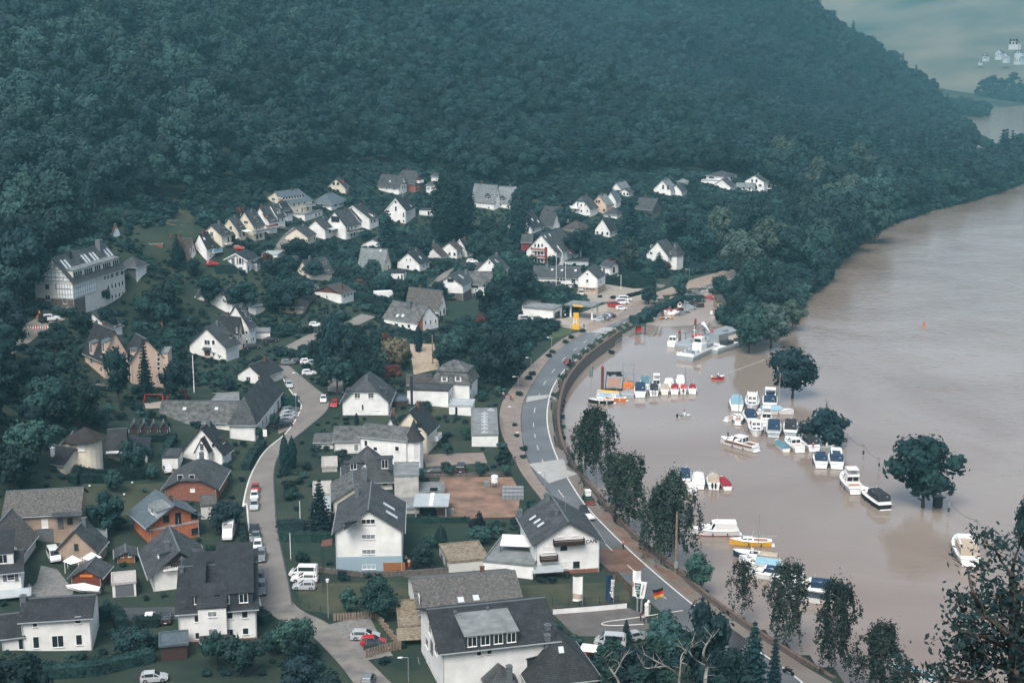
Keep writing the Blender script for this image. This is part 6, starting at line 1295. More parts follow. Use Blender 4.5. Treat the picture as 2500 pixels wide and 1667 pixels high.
car(64,205,182,'hatch','white','white hatchback parked right behind the small red one',sg_)
car(63,272,182,'estate','silver','silver car parked behind the white hatchback on the village street',sg_)
car(62,455,184,'sedan','dark','dark car in front of the grey one on the village street',sg_)
car(76,505,184,'sedan','grey','dark grey sedan just ahead of the white hatchback lower down the street',sg_)
car(90,572,184,'hatch','white','white hatchback between two dark cars on the village street',sg_)
car(112,652,184,'suv','grey','dark grey off-roader behind the white hatchback on the village street',sg_)
car(100,815,183,'estate','grey','blue-grey estate car beside the large white three-storey house',sg_)
car(112,893,183,'suv','grey','lowest car of the street row, grey, next to the large white house',sg_)
car(430,775,-78,'van','white','white people carrier, rearmost of three white cars by the tall house',name='parked_van')
car(436,815,-80,'estate','white','white estate car, middle one of three white cars by the tall house')
car(434,872,-80,'hatch','silver','silver hatchback, front one of three pale cars by the tall house')
car(885,1240,96,'estate','silver','silver estate car on the gravel yard beside the patched street')
car(945,1285,96,'hatch','red','red car between the silver estate and a dark car')
car(970,1320,98,'hatch','dark','dark hatchback with a white frame, behind the grey board fence')
car(905,1568,10,'hatch','grey','dark car roof at the bottom edge of the patched street')
car(628,352,80,'hatch','dark','dark car under the concrete-roofed carport')
crop(0,1150,650,1971)
car(1142,1552,94,'hatch','silver','silver minicar parked on the lane at the bottom of the photo')
car(400,650,172,'van','white','white van squeezed between the long barn and the tan gable house',name='parked_van',cat='van')
car(1108,1105,6,'hatch','white','white car nose-in behind the round hedge on the side lane')
car(1232,1110,6,'hatch','dark','black car at the left corner of the large white house')
car(1740,680,100,'hatch','white','white car roof showing behind the garden by the large white house')
car(1695,480,186,'box','white','white motorhome under the tree beside the street',name='motorhome',cat='motorhome')
crop(1200,1150,1850,1971)
car(880,1288,-84,'van','silver','silver minibus with black side windows below the car park',name='parked_van',cat='van')
car(686,318,172,'hatch','dark','dark car towing a small pale trailer along the riverside road',name='moving_car')
car(955,1600,-70,'hatch','white','white car half hidden by branches at the bottom edge')
car(1080,1245,60,'hatch','lightgrey','grey car hidden behind the small blue spruce')
crop(1200,650,1850,2038)
car(583,745,14,'hatch','darkred','dark red car driving up the riverside road',name='moving_car')
car(1663,252,-74,'estate','red','red car at the gate of the harbour yard')
car(815,422,-88,'hatch','silver','silver car, front left of four on the petrol station forecourt')
car(862,412,-60,'hatch','grey','dark grey car in the middle of four on the forecourt')
car(866,395,-70,'estate','silver','silver estate, rear left of four on the forecourt')
car(900,390,-70,'sedan','dark','dark green saloon, rightmost of four on the forecourt')
car(993,335,70,'hatch','white','white hatchback next to the red van')
car(942,312,80,'van','red','red van on the far side of the petrol station forecourt',name='parked_van',cat='van')
car(1000,290,76,'van','white','white van right behind the red van',name='parked_van',cat='van')
car(1020,268,80,'van','white','tall white van farthest from the petrol station shop',name='parked_van',cat='van')
car(604,180,10,'estate','white','white car on the ramp beside the garage-door house')
car(470,165,185,'van','dark','black van left of the flagpole by the long white building',name='parked_van',cat='van')
car(515,150,170,'hatch','dark','dark car right of the black van')
car(685,222,180,'van','beige','white delivery truck with dark window by the five-pane garage',name='parked_van',cat='van')
car(262,420,80,'van','white','white van behind the petrol station fence',name='parked_van',cat='van')
car(330,420,95,'estate','dark','dark estate car beside the white van behind the petrol station')
car(375,425,95,'hatch','silver','silver car behind the petrol station fence')
crop(600,800,1250,2038)
car(595,565,182,'hatch','white','white car driving round the bend of the village street',name='moving_car')
car(330,452,172,'sedan','silver','silver car at the corner of the hedge by the school',name='parked_car')
car(678,600,186,'hatch','red','small red car parked beside the white half-hipped house')
for i,(x,y,c,l)in enumerate(((345,645,'grey','dark car, farthest of the diagonal row by the school hall'),(330,672,'silver','silver car, second farthest of the diagonal row by the school hall'),(325,698,'silver','silver car in the middle of the diagonal row by the school hall'),(300,730,'grey','grey car, second nearest of the diagonal row by the school hall'),(285,760,'dark','black car, nearest of the diagonal row by the school hall'))):car(x,y,62,'hatch' if i%2 else 'estate',c,l,'cars parked diagonally by the school hall')
car(1430,1125,-86,'estate','dark','black estate car behind the clipped round trees by the garden wall')
car(1648,1105,4,'van','dark','black people carrier between the round trees')
car(190,108,85,'sedan','dark','dark saloon beside the flat white garage by the lane')
car(50,160,80,'estate','dark','dark estate beside the tall white dormer house')
for x,y,c,l in((485,360,'white','white car at the front of the hidden car park among the trees'),(470,275,'white','white car deep in the hidden car park'),(400,272,'dark','dark car deep in the hidden car park'),(325,280,'grey','grey car at the left end of the hidden car park'),(522,285,'silver','silver car at the right end of the hidden car park')):car(x,y,90,'hatch',c,l,'cars in the tree-shaded car park')
crop(850,650,1300,2016)
for x,y,t,c,l in((530,335,'van','white','white van with red stripes beside the box trailer'),(575,320,'hatch','silver','silver car second from the van in the lane row'),(600,305,'hatch','dark','dark car third from the van in the lane row'),(618,285,'estate','white','white estate at the head of the lane row'),(508,350,'hatch','grey','grey car half hidden by the white van in the lane row')):car(x,y,78,t,c,l,'cars in a row along the lane')
car(1455,1045-40,0,'van','white','pale camper van behind the mansard villa under the big trees',name='parked_van',cat='van')
crop(450,650,900,2016)
car(1435,660,95,'hatch','white','white car on the lane beside the street lamp')
crop(850,380,1300,2075)
car(1400,1205,95,'estate','white','white car in the yard beside the dark-roofed white house')
crop(450,380,900,2075)
car(320,1235,80,'hatch','red','red car below the blue-balcony house')
car(610,1060,100,'hatch','red','red car on the steep lane by the grey-shuttered house')
car(1115,840,95,'hatch','dark','dark car on the terrace road in front of the stepped row')
crop(0,450,500,1960)
car(490,1305,85,'suv','white','white off-roader on the building-site lane below the guesthouse')
crop(0,700,650,2038)
car(775,785,95,'sedan','dark','black saloon in the shade below the apricot house')
car(1280,1415,-10,'hatch','white','white car in front of the garage by the porch-gable house')
crop(1900,0,2500,1568);car(1232,955,5,'hatch','dark','tiny dark car on the far riverside road',name='moving_car')
# trailer, loader, box trailer, motorbike
def bits(name,label,cat,g,rz,parts,group=None,z=0):
 o=empty(name,(g.x,g.y,g.z+z),rz,label,cat,group)
 for nm,m,fn in parts:
  if nm=='wheels':
   class Rec:
    def cyl(s,a,b_,r,*k):MB().cyl(a,b_,r,r,10).obj('wheel',m,o)
   fn(Rec());continue
  b=MB();fn(b);b.obj(nm,m,o)
 return o
def wheels(b,spots,r=.3,w=.2):
 for x,y in spots:b.cyl((x-w/2,y,r),(x+w/2,y,r),r,r,10)
crop(1200,1150,1850,1971)
g=G(718,362);bits('car_trailer','small flat pale trailer behind the dark car on the riverside road','trailer',g,math.radians(18),[('load_bed',MM['white2'],lambda b:b.box(-.9,.9,-1.3,1.3,.55,.8)),('wheels',MM['black'],lambda b:wheels(b,((-.95,0),(.95,0)))),('drawbar',MM['steel'],lambda b:b.box(-.05,.05,1.3,2.2,.5,.58))],z=.08)
g=G(716,228);bits('wheel_loader','green and white mini loader with its bucket down on the muddy road edge','loader',g,math.radians(10),[('body',MM['green'],lambda b:(b.box(-.6,.6,.2,2.0,.5,1.2),b.box(-.55,.55,-1.2,.2,.45,.95))),('cab',MM['white'],lambda b:(b.box(-.5,.5,-.2,.9,1.2,2.2),b.box(-.58,.58,-.3,1,2.2,2.3))),('wheels',MM['black'],lambda b:wheels(b,((-.8,-.8),(.8,-.8),(-.8,1.3),(.8,1.3)),.45,.3)),('bucket',MM['rust'],lambda b:b.loft([[(x,-2.4,.1),(x,-1.6,.05),(x,-1.5,.7),(x,-1.7,.72),(x,-1.75,.2)]for x in(-1,1)])),('arms',MM['steel'],lambda b:(b.box(-.5,-.4,-1.7,.1,.5,.62),b.box(.4,.5,-1.7,.1,.5,.62)))],z=.1)
crop(850,650,1300,2016);g=G(440,385);bits('box_trailer','long white box trailer beside the parked row of vans','trailer',g,math.radians(14),[('box',MM['white'],lambda b:b.box(-4.6,1.8,-.5,2.1,.6,3.4)),('wheels',MM['black'],lambda b:wheels(b,((-2,-.4),(-1,-.4)),.4))])
crop(1800,1150,2500,2123);g=G(378,1505);mo=bits('motorbike','dark motorbike ridden along the riverside road','motorbike',g,math.radians(40),[('frame',MM['black'],lambda b:(b.box(-.15,.15,-.5,.5,.45,.85),b.cyl((0,.7,.3),(0,.4,1.05),.05),b.box(-.35,.35,.35,.42,1.0,1.06))),('wheels',MM['black'],lambda b:(b.cyl((-.07,-.75,.32),(.07,-.75,.32),.32),b.cyl((-.07,.75,.32),(.07,.75,.32),.32))),('seat',MM['dark'],lambda b:b.box(-.16,.16,-.7,.1,.85,.95))],z=.1)
# ================================================================== people
def skin_mesh(name,joints,edges,mats,smooth=True):
 me=bpy.data.meshes.new(name);me.from_pydata([j[:3]for j in joints],edges,[]);me.materials.append(mats)
 sk=me.skin_vertices[0]if me.skin_vertices else None
 if sk is None:
  bm=bmesh.new();bm.from_mesh(me);bm.verts.layers.skin.verify();bm.to_mesh(me);bm.free();sk=me.skin_vertices[0]
 for i,j in enumerate(joints):sk.data[i].radius=(j[3],j[3]*(j[4]if len(j)>4 else 1));sk.data[i].use_root=(i==0)
 return me
_pm={}
def person(px,py,hd,label,shirt='blackcloth',legs='denim',pose='stand',z=None,dz=0,group='people out and about',hair='hairm',size=1.75):
 g=G(px,py,z);a=math.atan2(g.x,g.y);o=empty('person',(g.x,g.y,g.z+.08+dz),-(a+math.radians(hd)),label,'person',group);o.scale=(size/1.75,)*3
 if pose not in _pm:
  ln=.0;hp=.92;sw=.0
  if pose=='walk':fl,fr=.28,-.25
  elif pose=='sit':fl,fr=.0,.0
  else:fl,fr=.04,-.04
  bend=.42 if pose=='bend' else 0.02;s=hp
  if pose=='sit':s=.48
  def up(d):return(0,d*math.sin(bend*1.6),s+d*math.cos(bend*1.6))
  P1,P2,P3,P4=up(.18),up(.46),up(.58),up(.72)
  J=[(0,0,s,.13,.8),(P1[0],P1[1],P1[2],.12,.85),(P2[0],P2[1],P2[2],.15,.7),(P3[0],P3[1],P3[2],.055,1),(P4[0],P4[1]+.01,P4[2],.095,1.05)]
  E=[(0,1),(1,2),(2,3),(3,4)]
  def arm(sx,kx):
   n=len(J);e=(sx*.25,P2[1]+(.12 if pose=='bend' else .02),P2[2]-.26);h_=(sx*(.22 if pose!='bend' else .1),e[1]+(.25 if pose in('bend','sit')else .1),e[2]-.2)
   J.extend([(sx*.19,P2[1],P2[2]+.0,.055),(e[0],e[1],e[2],.042),(h_[0],h_[1],h_[2],.032),(h_[0],h_[1]+.03,h_[2]-.09,.035,.6)]);E.extend([(2,n),(n,n+1),(n+1,n+2),(n+2,n+3)])
  def leg(sx,f):
   n=len(J)
   if pose=='sit':k=(sx*.12,.42,s);an=(sx*.12,.45,.08)
   else:k=(sx*.11,f*.55+.03,.48);an=(sx*.11,f,.08)
   J.extend([(sx*.1,0,s-.08,.085),(k[0],k[1],k[2],.062),(an[0],an[1],an[2],.042),(an[0],an[1]+.14,.035,.035)]);E.extend([(0,n),(n,n+1),(n+1,n+2),(n+2,n+3)])
  arm(-1,1);arm(1,1);leg(-1,fl);leg(1,fr)
  T_=[(J[i][0],J[i][1],J[i][2],J[i][3]*1.12,.9)for i in(0,1,2)]+[(J[i][0],J[i][1],J[i][2],J[i][3]*1.25)for i in(5,6,7,9,10,11)]
  TE=[(0,1),(1,2),(2,3),(3,4),(4,5),(2,6),(6,7),(7,8)]
  Lg=[(0,0,s+.02,.14,.85)]+[(J[i][0],J[i][1],J[i][2]+.02,J[i][3]*1.2)for i in(13,14,15,17,18,19)];LE=[(0,1),(1,2),(2,3),(0,4),(4,5),(5,6)]
  H_=[(P4[0],P4[1]-.02,P4[2]+.03,.1),(P4[0],P4[1]-.03,P4[2]+.08,.08)]
  sh=[(J[i][0],J[i][1]+.02,J[i][2]-.02,.052)for i in(15,19)]
  nb=MB();nb.box(-.015,.015,.09,.125,P4[2]-P4[2]-.03,.02);
  _pm[pose]=dict(b=skin_mesh('body',J,E,MM['skin']),t=(T_,TE),l=(Lg,LE),h=(H_,[(0,1)]),head=P4,f=[(J[i][0],J[i][1])for i in(15,19)],fz=J[15][2])
 d=_pm[pose]
 def put(nm,me):
  q=link(nm,me,o);m1=q.modifiers.new('skin','SKIN');m1.use_smooth_shade=True;m2=q.modifiers.new('smooth','SUBSURF');m2.levels=1;m2.render_levels=1;return q
 put('body',d['b'])
 for key,nm,mt in(('t','shirt',shirt),('l','trousers',legs),('h','hair',hair)):
  k=(key,pose,mt)
  if k not in _pm:_pm[k]=skin_mesh(nm,d[key][0],d[key][1],MM[mt])
  put(nm,_pm[k])
 if 'sh' not in _pm:b=MB();b.box(-.05,.05,-.08,.19,-.07,.0);_pm['sh']=b.mesh('shoe',MM['black'])
 for x,y in d['f']:link('shoe',_pm['sh'],o,(x,y,.07 if pose!='sit' else .07))
 return o
crop(1380,1370,1680,2352)
person(1437,1140,70,'person in dark clothes standing under the trapezoid café sign','blackcloth','blackcloth')
person(1505,1195,-60,'person in a pale patterned top facing the darkly dressed one','whitecloth','denim')
person(1725,1215,100,'person in blue jeans and dark vest bending over beside the flagpole','blackcloth','denim','bend')
crop(1200,1150,1850,1971)
person(975,580,10,'person in a red shirt walking along the muddy road edge','redcloth','blackcloth','walk')
crop(600,1150,1250,1971)
person(1185,690,30,'pale-shirted person beside the side door of the tall white gable house','whitecloth','denim')
person(1210,715,-20,'worker in orange trousers beside the tall white gable house','whitecloth','orangecloth')
person(1246,700,-70,'person in a striped top and dark trousers facing the worker','greycloth','blackcloth')
crop(0,1150,650,1971);person(1763,1272,-90,'thin dark figure walking along the wall of the large white house','blackcloth','blackcloth','walk')
crop(1200,650,1850,2038)
person(707,475,0,'person in dark blue standing by the yellow price pylon','bluecloth','blackcloth')
person(563,400,180,'person in a white top walking across the forecourt','whitecloth','blackcloth','walk')
person(147,1030,170,'dark-clothed person on the brown paved walk by the road','blackcloth','blackcloth')
person(162,1032,170,'person in an orange jacket on the brown paved walk','gold','greycloth')
person(100,1015,90,'person in red among the group by the trees','redcloth','denim');person(88,1010,60,'person in pale clothes among the group by the trees','whitecloth','denim')
person(180,1500,150,'dark-clothed person on the garden path beside the road','blackcloth','greycloth')
# ================================================================== boats
def boat(px,py,hd,L,B,label,hull='white',kind_='cruiser',can=None,deck='white',anchor='near',cab='white',wl=None,fly=False,mast=0,group='boats in the flooded harbour',name='motor_boat',cat='boat',ob=0,fb=None,rail=True,hb=None):
 g=G(px,py,0);a=math.atan2(g.x,g.y);h_=math.radians(hd);d=Vector((math.sin(a+h_),math.cos(a+h_),0))
 c=math.cos(h_)
 ctr=g+(d*(L/2*(1 if c>0 else-1))if(anchor=='near' and abs(c)>.5)else Vector((0,0,0)))
 o=empty(name,(ctr.x,ctr.y,0),-(a+h_),label,cat,group);hb=hb or(.62+.05*L)
 # hull stations from stern (-L/2) to bow
 prof=[(-.5,.86,.0),(-.3,.97,.0),(0,1,.03),(.2,.93,.08),(.35,.70,.16),(.44,.40,.24),(.5,.03,.30)]if kind_!='barge' else[(-.5,1,0),(-.49,1,0),(.49,1,0),(.5,1,0)]
 if kind_=='sail':prof=[(-.5,.55,.05),(-.3,.86,.0),(0,1,0),(.2,.85,.04),(.35,.55,.08),(.45,.24,.12),(.5,.02,.15)]
 b=MB();rings=[];dk=[]
 for t_,w_,sheer in prof:
  y=t_*L;x=B/2*w_;zt=hb+sheer*hb*1.3;low=.78 if kind_!='barge' else .97
  rings.append([(-x*low*.6,y,-.35),(-x*low,y-(.0 if t_<.4 else L*.03),.12),(-x,y,zt),(x,y,zt),(x*low,y-(.0 if t_<.4 else L*.03),.12),(x*low*.6,y,-.35)]);dk.append((x,y,zt))
 b.loft(rings);b.obj('hull',HULL(hull),o,smooth=False)
 db=MB();tr=MB()
 for(x0,y0,z0),(x1,y1,z1)in zip(dk[:-1],dk[1:]):db.add([(-x0*.94,y0,z0+.03),(x0*.94,y0,z0+.03),(x1*.94,y1,z1+.03),(-x1*.94,y1,z1+.03)],[(0,1,2,3)])
 db.obj('deck',HULL(deck),o)
 for(x0,y0,z0),(x1,y1,z1)in zip(dk[:-1],dk[1:]):
  for s in(-1,1):tr.cyl((s*x0,y0,z0+.02),(s*x1,y1,z1+.02),.05,.05,5,cap=False)
 tr.cyl((-dk[0][0],dk[0][1],dk[0][2]),(dk[0][0],dk[0][1],dk[0][2]),.05,.05,5);tr.obj('rubbing_strake',MM['white' if hull!='white' else 'steel'],o)
 if wl:wb=MB();wb.loft([[(-x*.80,y*1.003,.02),(-x*.835,y*1.003,.2),(x*.835,y*1.003,.2),(x*.80,y*1.003,.02)]for(x,y,z)in dk[:-1]]);wb.obj('waterline_band',MM[wl],o)
 zd=hb+.03
 def cabin(nm,y0,y1,w0,w1,z0,z1,rk0,rk1,m):
  c_=MB();c_.loft([[(-w0,y0,z0),(w0,y0,z0),(w1,y0+rk0,z1),(-w1,y0+rk0,z1)],[(-w0*.86,y1,z0),(w0*.86,y1,z0),(w1*.8,y1-rk1,z1),(-w1*.8,y1-rk1,z1)]]);q=c_.obj(nm,m,o)
  gl=MB();lz=.35;hz_=.85
  def pt(k,s,f):   # k: 0 rear 1 front
   wa=(w0 if k==0 else w0*.86);wb_=(w1 if k==0 else w1*.8);ya=y0 if k==0 else y1;yb=y0+rk0 if k==0 else y1-rk1
   return(s*(wa+(wb_-wa)*f),ya+(yb-ya)*f,z0+(z1-z0)*f)
  for s in(-1,1):
   q4=[pt(0,s,lz),pt(1,s,lz),pt(1,s,hz_),pt(0,s,hz_)];my=(y0+y1)/2
   for u0,u1 in((.08,.46),(.54,.93)):
    e=[]
    for f_ in(lz,hz_):
     p0,p1=pt(0,s,f_),pt(1,s,f_);e+=[tuple(p0[i]+(p1[i]-p0[i])*u0 for i in range(3)),tuple(p0[i]+(p1[i]-p0[i])*u1 for i in range(3))]
    gl.add([(v[0]+s*.015,v[1],v[2])for v in(e[0],e[1],e[3],e[2])],[(0,1,2,3)])
  for k,sg__ in((1,.02),(0,-.02)):
   for u0,u1 in((-.85,-.06),(.06,.85)):gl.add([(lambda p_,u:(p_[0]*u,p_[1]+sg__,p_[2]))(pt(k,1,f_),u)for f_,u in((lz,u0),(lz,u1),(hz_,u1),(hz_,u0))],[(0,1,2,3)])
  link('window',gl.mesh('window',MM['glass']),q);return q
 if kind_=='cruiser':
  ch=max(.9,min(1.5,L*.15));cabin('forecabin',L*.02,L*.34,B*.38,B*.33,zd,zd+ch*.55,.0,L*.10,HULL(cab));
  cabin('wheelhouse',-L*.2,L*.12,B*.41,B*.35,zd,zd+ch*1.15,.05,L*.07,HULL(cab))
  ck=MB();ck.box(-B*.34,B*.34,-L*.44,-L*.21,zd+.01,zd+.04);ck.obj('cockpit_floor',MM['plywood'],o)
  co=MB()
  for s in(-1,1):co.box(s*B*.40-.06,s*B*.40+.06,-L*.46,-L*.2,zd,zd+.45)
  co.box(-B*.40,B*.40,-L*.47,-L*.455,zd,zd+.45);co.obj('cockpit_coaming',HULL(cab),o)
  if can:
   c_=MB();y0,y1=-L*.46,L*.0;zt=zd+ch*1.25
   c_.loft([[(-B*.40,y,zd+.45 if y<-L*.3 else zd+.5),(-B*.39,y+off,zt-.25),(-B*.25,y+off,zt),(B*.25,y+off,zt),(B*.39,y+off,zt-.25),(B*.40,y,zd+.45 if y<-L*.3 else zd+.5)]for y,off in((y0,.25),(-L*.3,0),(-L*.12,0),(y1,0))]);q=c_.obj('canvas_canopy',MM[can],o)
   gw=MB();gw.add([(-B*.26,y0+.06,zd+.6),(B*.26,y0+.06,zd+.6),(B*.24,y0+.22,zt-.32),(-B*.24,y0+.22,zt-.32)],[(3,2,1,0)]);link('canopy_window',gw.mesh('canopy_window',MM['curtain']),q)
  if fly:
   f_=MB();zf=zd+ch*1.17;f_.box(-B*.34,B*.34,-L*.26,L*.06,zf,zf+.1);f_.box(-B*.32,B*.32,-L*.02,L*.06,zf+.1,zf+.65);f_.box(-B*.34,-B*.30,-L*.24,L*.03,zf+.1,zf+.45);f_.box(B*.30,B*.34,-L*.24,L*.03,zf+.1,zf+.45);q=f_.obj('flybridge',HULL('white'),o)
   if fb:t2=MB();t2.box(-B*.33,B*.33,-L*.22,L*.02,zf+1.25,zf+1.4);link('bimini',t2.mesh('bimini',MM[fb]),q)
 elif kind_=='cover':
  c_=MB();c_.loft([[(-x*.95,y,z+.05),(-x*.5,y,z+.32+.15*(1-abs(y)/L*2)),(x*.5,y,z+.32+.15*(1-abs(y)/L*2)),(x*.95,y,z+.05)]for x,y,z in dk[:5]]);c_.obj('boat_cover',MM[can or 'teal'],o);rail=False
 elif kind_=='sail':
  cabin('cabin',-L*.05,L*.25,B*.3,B*.24,zd,zd+.5,.05,L*.08,HULL(cab));ck=MB();ck.box(-B*.25,B*.25,-L*.4,-L*.08,zd+.01,zd+.05);ck.obj('cockpit_floor',MM['plywood'],o)
  if can:c_=MB();c_.loft([[(-B*.42,y,zd+.1),(0,y,zd+1.1),(B*.42,y,zd+.1)]for y in(-L*.42,-L*.1,L*.12)]);c_.obj('boom_tent',MM[can],o)
  if mast<0:mm=MB();mm.cyl((0,-L*.62,zd+.9),(0,L*.55,zd+.7),.06);mm.obj('lowered_mast',MM['steel'],o)
 elif kind_=='open':
  ins_=MB();ins_.box(-B*.32,B*.32,-L*.42,L*.2,zd+.035,zd+.06);ins_.obj('cockpit_floor',MM['dark'],o);cs=MB();cs.box(-.3,.3,-.2,.2,zd,zd+.8);cs.box(-.28,.28,.15,.2,zd+.8,zd+1.15);cs.obj('console',MM['white2'],o)
  if can:ar=MB();[ar.tube([(s*B*.4,-L*.3,zd),(s*B*.3,-L*.28,zd+1.5)],.04)for s in(-1,1)];ar.tube([(-B*.3,-L*.28,zd+1.5),(B*.3,-L*.28,zd+1.5)],.04);ar.obj('arch',MM['steel'],o)
  rail=False
 elif kind_=='barge':rail=False
 if mast>0:
  mm=MB();y=L*.08;mm.cyl((0,y,zd),(0,y,zd+mast),.08,.05,6);mm.box(-.03,.03,y-L*.42,y,zd+1.2,zd+1.3);mm.box(-B*.3,B*.3,y-.02,y+.02,zd+mast*.6,zd+mast*.6+.04)
  mm.cyl((0,y,zd+mast),(0,L*.49,zd+.3),.015,.015,4);mm.cyl((0,y,zd+mast),(0,-L*.48,zd),.015,.015,4);mm.obj('mast',MM['beige']if 'wood' in label else MM['steel'],o)
 if rail and kind_ in('cruiser','sail'):
  r=MB();pts=[(x*.93*s_,y,z+.5)for s_ in(1,)for x,y,z in dk[3:]];r.tube(pts,.022,4);r.tube([(-x,y,z)for x,y,z in pts],.022,4)
  for x,y,z in pts[:-1]:r.cyl((x,y,z-.48),(x,y,z),.018,.018,4);r.cyl((-x,y,z-.48),(-x,y,z),.018,.018,4)
  r.obj('pulpit_rail',MM['steel'],o)
  sw=MB();sw.box(-B*.36,B*.36,-L*.5-.55,-L*.5,.12,.2);sw.obj('swim_platform',HULL('white'),o)
  ar=MB();ar.cyl((.2,-L*.05,zd+1),(.25,-L*.06,zd+2.6),.02,.012,4);ar.obj('whip_aerial',MM['white'],o)
  fd=MB();[fd.cyl((s*(B/2+.02),L*t_,.2),(s*(B/2+.02),L*t_,.75),.11,.11,7)for s in(-1,1)for t_ in(-.25,.05)];fd.obj('fenders',MM['navy' if L>7 else 'white'],o)
 for k in range(ob):
  e=MB();x=(k-(ob-1)/2)*.7;e.box(x-.17,x+.17,-L*.5-.5,-L*.5-.1,hb*.6,hb+.55);e.box(x-.07,x+.07,-L*.5-.4,-L*.5-.2,-.3,hb*.6);e.obj('outboard_motor',MM['black' if can!='charcoal' else 'steel'],o)
 return o
def HULL(k):return MM['cream']if k=='cream' else MM[k]
mg='motor boats of the marina raft'
crop(1430,880,1730,2352)
boat(290,815,-85,6.6,2.2,'small sailing boat with black hull and white deck, nearest in the western raft','black','sail',mast=0,name='sailing_boat')
boat(430,745,-80,6.5,2.1,'covered dinghy with light blue tarpaulin beside the black-hulled boat','white','cover','sky');boat(560,765,-78,6,2,'small boat with orange trim behind the light blue tarpaulin','orange','sail',name='sailing_boat')
boat(430,660,-84,6,1.8,'boat under an orange-yellow tarpaulin close to the barge','white','cover','gold')
bg=boat(530,668,1,19,4.9,'grey pontoon barge with a terracotta deck in the western raft','hullgrey','barge',deck='hullgrey',name='barge',cat='barge',hb=1.1)
def on(o,nm,m,fn):b=MB();fn(b);return b.obj(nm,m,o)
on(bg,'deck_boards',MM['plywood'],lambda b:b.box(-1.7,1.7,-6.5,6.0,1.14,1.2));on(bg,'bulwark',MM['dark'],lambda b:(b.box(-2.4,2.4,-9.5,-9.2,1.1,1.9),b.box(-2.4,-2.2,-9.2,9.4,1.1,1.5),b.box(2.2,2.4,-9.2,9.4,1.1,1.5),b.box(-2.4,2.4,9.2,9.4,1.1,2.0)));on(bg,'deck_house',MM['steel'],lambda b:b.box(-.9,.6,-8.6,-7.2,1.14,2.1));on(bg,'winch',MM['black'],lambda b:(b.box(-1.7,-1,7.4,8.4,1.14,2.2),b.box(.4,2.0,7.6,8.6,1.14,2.3)))
wb_=boat(810,712,0,15,3.2,'rusty grey workboat with an orange derrick frame in the western raft','hullgrey','barge',deck='hullgrey',name='workboat',cat='workboat',hb=.9)
on(wb_,'orange_gear',MM['orange'],lambda b:(b.box(-1.4,1.4,.5,3.5,.95,1.6),b.box(-1.3,-.7,-3,0,.95,1.5),b.box(.5,1.3,-2,1,.95,2.1),b.cyl((0,-4,.9),(0,-4,4.6),.08)));on(wb_,'derrick_frame',MM['steel'],lambda b:([b.cyl((x,y,.9),(x,y,6.2),.1)for x in(-1.5,1.5)for y in(4,6)],b.box(-1.9,1.9,3.8,6.2,3.6,3.75),b.box(-1.7,1.7,3.9,4.1,6.1,6.3),b.box(-1.7,1.7,5.9,6.1,6.1,6.3),b.box(-.9,-.3,3.4,3.8,1.2,3.4)))
boat(1040,706,0,10,3.5,'cruiser with a big navy canvas canopy, broadest in the front row','white','cruiser','navy',group=mg)
boat(1305,682,0,8,2.8,'charcoal-canopied boat with twin outboards in the front row','white','cruiser','charcoal',ob=2,group=mg)
boat(1510,657,0,7,2.4,'cream cabin boat in the front row of the western raft','cream','cruiser','beige',group=mg)
boat(1700,653,0,6.6,2.5,'boat with a wine red canopy and cream window in the front row','white','cruiser','wine',group=mg)
boat(1865,642,0,5.6,1.9,'small boat with a bright red hood and outboard motor','white','cruiser','red',ob=1,group=mg)
boat(2040,640,0,6,2.5,'outermost boat of the front row, with a wine red hood','white','cruiser','wine',group=mg)
boat(1130,560,0,9,2.9,'second-row boat with a petrol blue canvas behind the navy one','white','cruiser','teal',group=mg)
boat(1350,600,0,9,2.6,'flybridge cruiser, tallest in the second row of the western raft','white','cruiser',fly=True,fb='white',group=mg)
boat(1590,600,0,9,3,'second-row cruiser with pale grey canvas behind the cream boat','white','cruiser','whitecloth',group=mg)
boat(1810,512,0,8,2.6,'white second-row cruiser farthest to the right in the western raft','white','cruiser','whitecloth',group=mg)
db_=boat(1885,1082,62,3.4,1.5,'white inflatable dinghy with a person standing in it, crossing the harbour','white','open',name='inflatable_dinghy',ob=1,hb=.4);
person(1888,1078,60,'person in dark clothes standing in the white inflatable dinghy','blackcloth','blackcloth','stand',z=0,dz=.35)
crop(1740,920,2080,2318);mg='boats of the eastern raft'
boat(400,567,-2,10,3.7,'white cruiser with light blue cockpit canvas, leftmost of the eastern raft','white','cruiser','sky',group=mg)
boat(650,577,180,11,3.8,'flybridge yacht moored bow towards the viewer in the eastern raft','white','cruiser',fly=True,group=mg,fb=None)
boat(950,540,0,12,4.1,'large white yacht with navy canvas and an upper deck in the eastern raft','white','cruiser','navy',fly=True,fb='white',group=mg)
boat(1050,612,78,9,2.6,'wooden-masted sailing boat under a light blue boom tent','white','sail','sky',mast=9.5,name='sailing_boat',group=mg)
boat(222,742,48,6.2,2.3,'small white yacht with railings at the left end of the raft','white','sail',name='sailing_boat',group=mg)
boat(415,800,2,7.2,2.7,'white sailing boat with a tall slim mast, stern to the viewer','white','sail',mast=12,name='sailing_boat',group=mg)
boat(660,795,-10,9.5,3.2,'cruiser with white roof and navy canopy in the middle of the raft','white','cruiser','navy',group=mg)
boat(890,830,0,9,3,'white boat with red lifebuoys and a flat white sun roof','white','cruiser',fly=True,fb='white2',group=mg)
boat(735,996,176,9,3.6,'white sport cruiser pointing its bow at the viewer','white','cruiser',group=mg)
boat(1010,1000,0,11,3.7,'dark grey steel cruiser with navy canopy and bright red waterline','hullgrey','cruiser','navy',cab='hullgrey',wl='red',group=mg)
